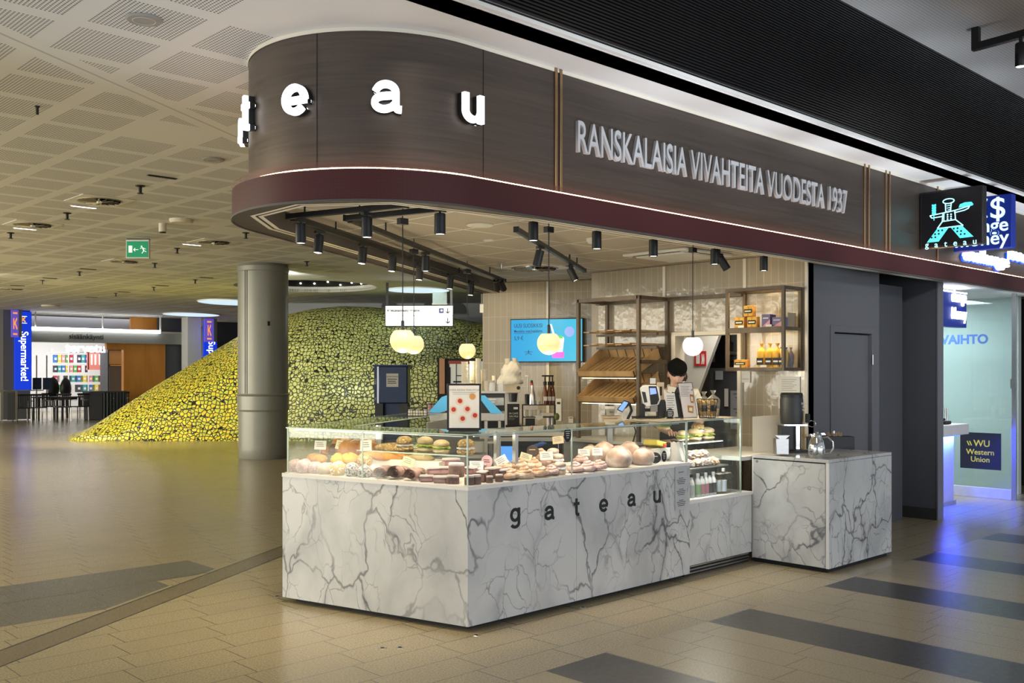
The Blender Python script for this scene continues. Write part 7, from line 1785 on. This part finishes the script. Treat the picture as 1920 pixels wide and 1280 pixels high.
# ------------------------------------------------------------------ exchange kiosk at the right
struct(MB().box(10.66, 13.6, 7.0, 7.1, 0, 2.6).build('wall_kiosk_back', flat('kiosk_mint', (.56, .62, .57), .5, var=.04), smooth=0))
struct(MB().box(13.5, 13.6, 4.6, 7.0, 0, 2.6).build('wall_kiosk_side', flat('kiosk_side', (.58, .63, .60), .5, var=.04), smooth=0))
struct(MB().box(10.66, 13.5, 4.41, 7.0, 2.56, 2.60).build('ceiling_kiosk', M['white'], smooth=0))
gw0, gw1 = xp(1900, 937, 12.85), Vector((12.85, 6.9, 0))
gd = thing('glass_wall', 'tall glass pane wall of the exchange kiosk', 'glass wall', (12.85, 5.6, 0))
MB().box(12.845, 12.857, 4.45, 6.9, .13, 2.5).build('pane', glass('kiosk_glass', (.90, .95, .95)), gd, world=True, smooth=0)
MB().box(12.82, 12.88, 4.45, 6.9, 0, .13).build('base_rail', flat('kiosk_rail', (.55, .56, .60), .35), gd, world=True, bevel=.004); MB().box(12.83, 12.87, 4.40, 4.45, 0, 2.56).build('end_post', M['steel'], gd, world=True)
p = xp(1902, 719, 12.83); MB().box(12.81, 12.84, 4.40, 4.46, p.z-.06, p.z+.06).build('lock', M['steel'], gd, world=True)
blue_t = flat('blue_print', (.05, .14, .45), .5)
p = xp(1853, 636, 12.84); text('VALUUTANVAIHTO', .16, blue_t, gd, (12.838, p.y, p.z), (PI/2, 0, -PI/2), .001, .02, 'RIGHT', name='lettering', world=True, label='blue lettering on the kiosk glass')
wu = thing('money_transfer_poster', 'black square poster with yellow letters on the kiosk glass', 'poster', xp(1839, 880, 12.84))
pa_, pb_ = xp(1801, 880, 12.84), xp(1877, 812, 12.84); yc_ = (pa_.y+pb_.y)/2; hw_ = abs(pa_.y-pb_.y)/2; z0_, z1_ = xp(1839, 879, 12.84).z, xp(1839, 811, 12.84).z
wu.location = (12.84, yc_, z0_); MB().box(12.83, 12.842, yc_-hw_, yc_+hw_, z0_, z1_).build('sheet', flat('poster_black', (.02, .022, .03), .4), wu, world=True)
ye = flat('yellow_print', (.72, .60, .08), .5); hh_ = z1_-z0_
for s_, v, h in (('WU', .70, .115), ('Western', .46, .095), ('Union', .26, .095)):
    o = text(s_, h, ye, wu, (12.828, yc_-(.02 if s_ == 'WU' else 0), z0_+hh_*v), (PI/2, 0, -PI/2), .001, .004, name='lettering', world=True)
    w_ = max(v_.co.x for v_ in o.data.vertices)-min(v_.co.x for v_ in o.data.vertices)
    if w_ > hw_*1.55: o.data.transform(Matrix.Diagonal((hw_*1.55/w_, 1, 1, 1)))
b = MB()
for k in (0, 1): b.bar((12.828, yc_+.16-k*.03, z0_+hh_*.76), (12.828, yc_+.135-k*.03, z0_+hh_*.64), .012, .003, up=(1, 0, 0))
b.build('stripe', ye, wu, world=True)
# desk
dk = thing('exchange_desk', 'white exchange desk with blue lit base', 'desk', (11.3, 4.95, 0))
MB().box(10.68, 12.20, 4.72, 5.3, .835, .96).build('top', M['white'], dk, world=True, bevel=.004); MB().box(10.68, 11.95, 4.80, 5.25, .04, .835).build('base', flat('desk_base', (.55, .55, .62), .4), dk, world=True); MB().box(10.68, 11.97, 4.78, 5.27, 0, .05).build('plinth', M['steel'], dk, world=True)
p = yp(1768, 874, 4.798); text('€', .42, blue_t, dk, (11.52, 4.797, .45), (PI/2, 0, 0), .001, .012, name='lettering', world=True)
l = bpy.data.lights.new('desk_glow', 'AREA'); l.energy = 110; l.color = (.03, .07, 1); l.size = 1.2; l.shape = 'RECTANGLE'; l.size_y = .06
lo = bpy.data.objects.new('desk_glow', l); COL.objects.link(lo); lo.location = (11.35, 4.76, .825); lo.rotation_euler = (.25, 0, 0)
MB().box(10.75, 11.95, 4.74, 4.78, .826, .834).build('light_strip', MT('blue_led', (.1, .2, 1)).emit((.02, .08, 1), 6).m, dk, world=True)
ks = thing('exchange_board', 'dark blue hanging board with glowing exchange words inside the kiosk', 'sign', (11.45, 4.6, 2.1))
q0_, q1_ = yp(1780, 612, 4.6), yp(1812, 534, 4.6); MB().box(10.7, q1_.x, 4.6, 4.7, q0_.z, 2.5).build('board', bb, ks, world=True); MB().box(10.7, q1_.x, 4.59, 4.7, 2.50, 2.515).build('light_strip', M['tubel'], ks, world=True)
for s_, py in (('change', 556), ('money', 588)):
    pz = yp(1790, py, 4.59); text(s_.capitalize() if s_ == 'money' else s_, .19, M['sign'], ks, (q1_.x-.04, 4.585, pz.z), (PI/2, 0, 0), .008, .01, 'RIGHT', name='lettering', world=True, sx=.8)
t = thing('teller_screen', 'dark framed pale teller window behind the exchange desk', 'window', (11.2, 5.35, .96)); MB().box(10.7, 11.86, 5.32, 5.38, .961, 2.4).build('frame', M['dgrey'], t, world=True); MB().box(10.72, 11.80, 5.31, 5.32, 1.05, 2.3).build('screen_glass', flat('kiosk_screen', (.50, .62, .60), .2), t, world=True)
mo = thing('desk_monitor', 'thin monitor edge on the exchange desk', 'monitor', (11.8, 5.12, .96)); MB().box(11.55, 11.82, 5.08, 5.11, 1.25, 1.65).build('display', M['steel'], mo, world=True, bevel=.006); MB().box(11.66, 11.72, 5.10, 5.13, .961, 1.3).build('foot', M['ink'], mo, world=True)
ph = thing('desk_phone', 'black phone on the exchange desk', 'phone', (11.85, 4.9, .961)); MB().box(-.09, .09, -.08, .08, 0, .04).build('body', M['ink'], ph, bevel=.01); MB().blob((0, 0, .055), (.10, .025, .02), .1, 2, 1, 2).build('handset', M['ink'], ph)
yc2 = thing('yellow_leaflets', 'yellow leaflet holder on the exchange desk', 'leaflets', (11.72, 4.98, .961)); MB().box(-.09, .05, -.02, .02, 0, .24).build('holder', flat('yellow_leaflet', (.72, .55, .03), .5), yc2); MB().box(-.07, .03, -.023, -.02, .14, .17).build('print', M['ink'], yc2)
dh = thing('door_handle_pair', 'two upright steel glasses on the right end of the desk', 'glasses', (12.1, 4.95, .961)); 
for x in (-.03, .03): MB().cyl((x, 0, 0), (x, 0, .18), .012, n=10).build('tube', M['steel'], dh)
kx = thing('kiosk_exit_sign', 'small green exit sign inside the exchange kiosk', 'sign', (12.5, 6.4, 2.2)); MB().box(-.12, .12, -.01, .01, 0, .16).build('plate', gpan, kx); MB().cyl((0, 0, .16), (0, 0, .359), .006, n=8).build('stem', M['steel'], kx); MB().box(-.1, .0, -.013, -.01, .03, .13).build('pictogram', we, kx)
area('kiosk_ceiling_lamp', (12.1, 5.9, 2.54), (0, 0, 0), 1.4, 95, (.85, .97, 1))
struct(MB().box(14.6, 14.8, 4.2, 8, 0, 2.6).build('wall_neighbour', M['plinth'], smooth=0))
# track lamp high at the right
tl_ = thing('ceiling_track_lamp', 'black square track arm with spotlight hanging from the upper ceiling', 'spotlight', (0, 0, 0))
c0 = zp(1830, 52, 4.63); k0 = Vector((c0.x, c0.y, 4.63)); Dk = k0.x*FX+k0.y*FY; zb = 1.6+(HZ-88)/FOC*Dk
tl_.location = k0; kd = (zp(1925, 62, zb)-zp(1830, 88, zb)).normalized()
MB().bar(k0, (k0.x, k0.y, zb-.03), .06).build('drop_arm', M['black'], tl_, world=True); MB().bar((k0.x, k0.y, zb), Vector((k0.x, k0.y, zb))+kd*2.2, .06, .06).build('rail', M['black'], tl_, world=True)
q = Vector((k0.x, k0.y, zb))+kd*.42; sc_ = dp(1914, 100, q.x*FX+q.y*FY); qq = Vector((sc_.x, sc_.y, zb))
MB().cyl((qq.x, qq.y, zb-.03), (qq.x, qq.y, zb-.09), .015).build('neck', M['black'], tl_, world=True); MB().lathe([(0, 0), (.04, 0), (.045, -.01), (.045, -.19), (.04, -.20), (.038, -.19), (0, -.19)], (qq.x, qq.y, zb-.08), 24).build('can', M['black'], tl_, world=True); MB().lathe([(0, -.195), (.037, -.195), (.037, -.198), (0, -.198)], (qq.x, qq.y, zb-.08), 20).build('lens', M['lamp'], tl_, world=True)
spot('track_lamp_beam', (qq.x, qq.y, zb-.32), (qq.x, qq.y-.2, 0), 22, (1, .93, .82), 70)
# floor studs
for px, py, lab in ((717, 1215, 'small metal floor stud left of the counter corner, first of pair'), (750, 1214, 'small metal floor stud left of the counter corner, second of pair'), (893, 1191, 'small metal floor stud right under the counter corner'), (1093, 1139, 'small metal floor stud before the marble front'), (519, 1118, 'small metal floor stud at the left end of the counter')):
    p = zp(px, py, 0); t = thing('floor_stud', lab, 'stud', (p.x, p.y, 0), 0, 'metal studs in the floor'); MB().lathe([(0, 0), (.024, 0), (.02, .003), (0, .004)], n=16).build('rim', M['steel'], t); MB().lathe([(0, .004), (.012, .004), (.012, .005), (0, .005)], n=12).build('cap', M['ink'], t)

# ------------------------------------------------------------------ pieces that belong to a part go under it
SUB = {'track_spotlight': 'lens:can', 'counter_poster': 'print:sheet lettering:sheet glass_picture:sheet berry_picture:sheet badge:sheet', 'payment_terminal': 'display:face keypad:face stand_arm:stand',
    'menu_screen': 'lettering:display underline:display cup_picture:display cup_stand_picture:display cup_filling_picture:display straw_picture:display badge_picture:display emblem:display',
    'drink_bottle': 'cap:bottle label:bottle', 'bakery_sign': 'emblem_line:face emblem_shape:face emblem_dot:face emblem_button:face letter:face', 'exchange_sign': 'lettering:box', 'coffee_urn': 'tap_guard:tap lettering:tank',
    'syrup_bottle': 'label:bottle collar:bottle spout:pump', 'price_card': 'print:card', 'milk_jug': 'lever:lid', 'menu_stand': 'print:sheet picture:sheet food_picture:sheet badge:sheet', 'order_tablet': 'display:tablet',
    'person': 'collar:polo_shirt collar_band:polo_shirt apron_strap:apron cap_brim:flat_cap', 'waffle_pack': 'biscuit:pack label:pack print:pack', 'biscuit_bag': 'label:bag print:bag', 'chocolate_box': 'pink_corner:box print:box',
    'exit_sign': 'door_symbol:face arrow:face running_figure:face', 'direction_sign': 'pictogram_dot:pictogram', 'ticket_kiosk': 'print:notice', 'oval_sticker': 'print:disc', 'oval_sign': 'print:disc', 'coffee_board': 'print:board lettering:board tape:board',
    'display_counter': 'glass_top_edge:glass_top glass_shelf_edge:glass_shelf', 'crusty_loaf': 'score:loaf', 'round_loaf': 'score:loaf', 'saffron_roll': 'score:roll', 'mini_cake': 'icing:cake', 'round_cake': 'icing:cake', 'iced_slice': 'icing:cake', 'chocolate_bar_cake': 'icing:cake',
    'price_notice': 'lettering:sheet print:sheet', 'market_packet': 'label:packet', 'welcome_letters': '', 'market_pillar': 'lettering:banner rule:banner bar:lightbox', 'fire_safety_sign': 'pictogram:plate flame:plate', 'ceiling_cassette': 'slot:frame', 'swirl_vent': 'blades:opening hub:opening',
    'wall_notice': 'print:sheet', 'coffee_machine': 'print:front_plate', 'market_freezer': 'handle:door', 'door_1': 'hinge:door_leaf', 'money_transfer_poster': 'lettering:sheet stripe:sheet', 'open_chiller': 'shelf_edge:glass_shelf', 'coffee_block': 'lock:door shadow_gap:door', 'paper_cup_stack': ''}
base_ = lambda n: n.split('.')[0]
for r_ in [o for o in COL.objects if o.parent is None and o.type == 'EMPTY']:
    spec_ = SUB.get(base_(r_.name))
    if not spec_: continue
    kids_ = list(r_.children); first_ = {}
    for k_ in sorted(kids_, key=lambda q: q.name): first_.setdefault(base_(k_.name), k_)
    for pair_ in spec_.split():
        c_, p_ = pair_.split(':'); P_ = first_.get(p_)
        if P_ is None: continue
        mp_ = Matrix.LocRotScale(P_.location, P_.rotation_euler, P_.scale).inverted()
        for k_ in kids_:
            if base_(k_.name) == c_ and k_ is not P_ and k_.parent is r_:
                m_ = mp_ @ Matrix.LocRotScale(k_.location, k_.rotation_euler, k_.scale); k_.parent = P_; k_.location = m_.to_translation(); k_.rotation_euler = m_.to_euler(); k_.scale = m_.to_scale()
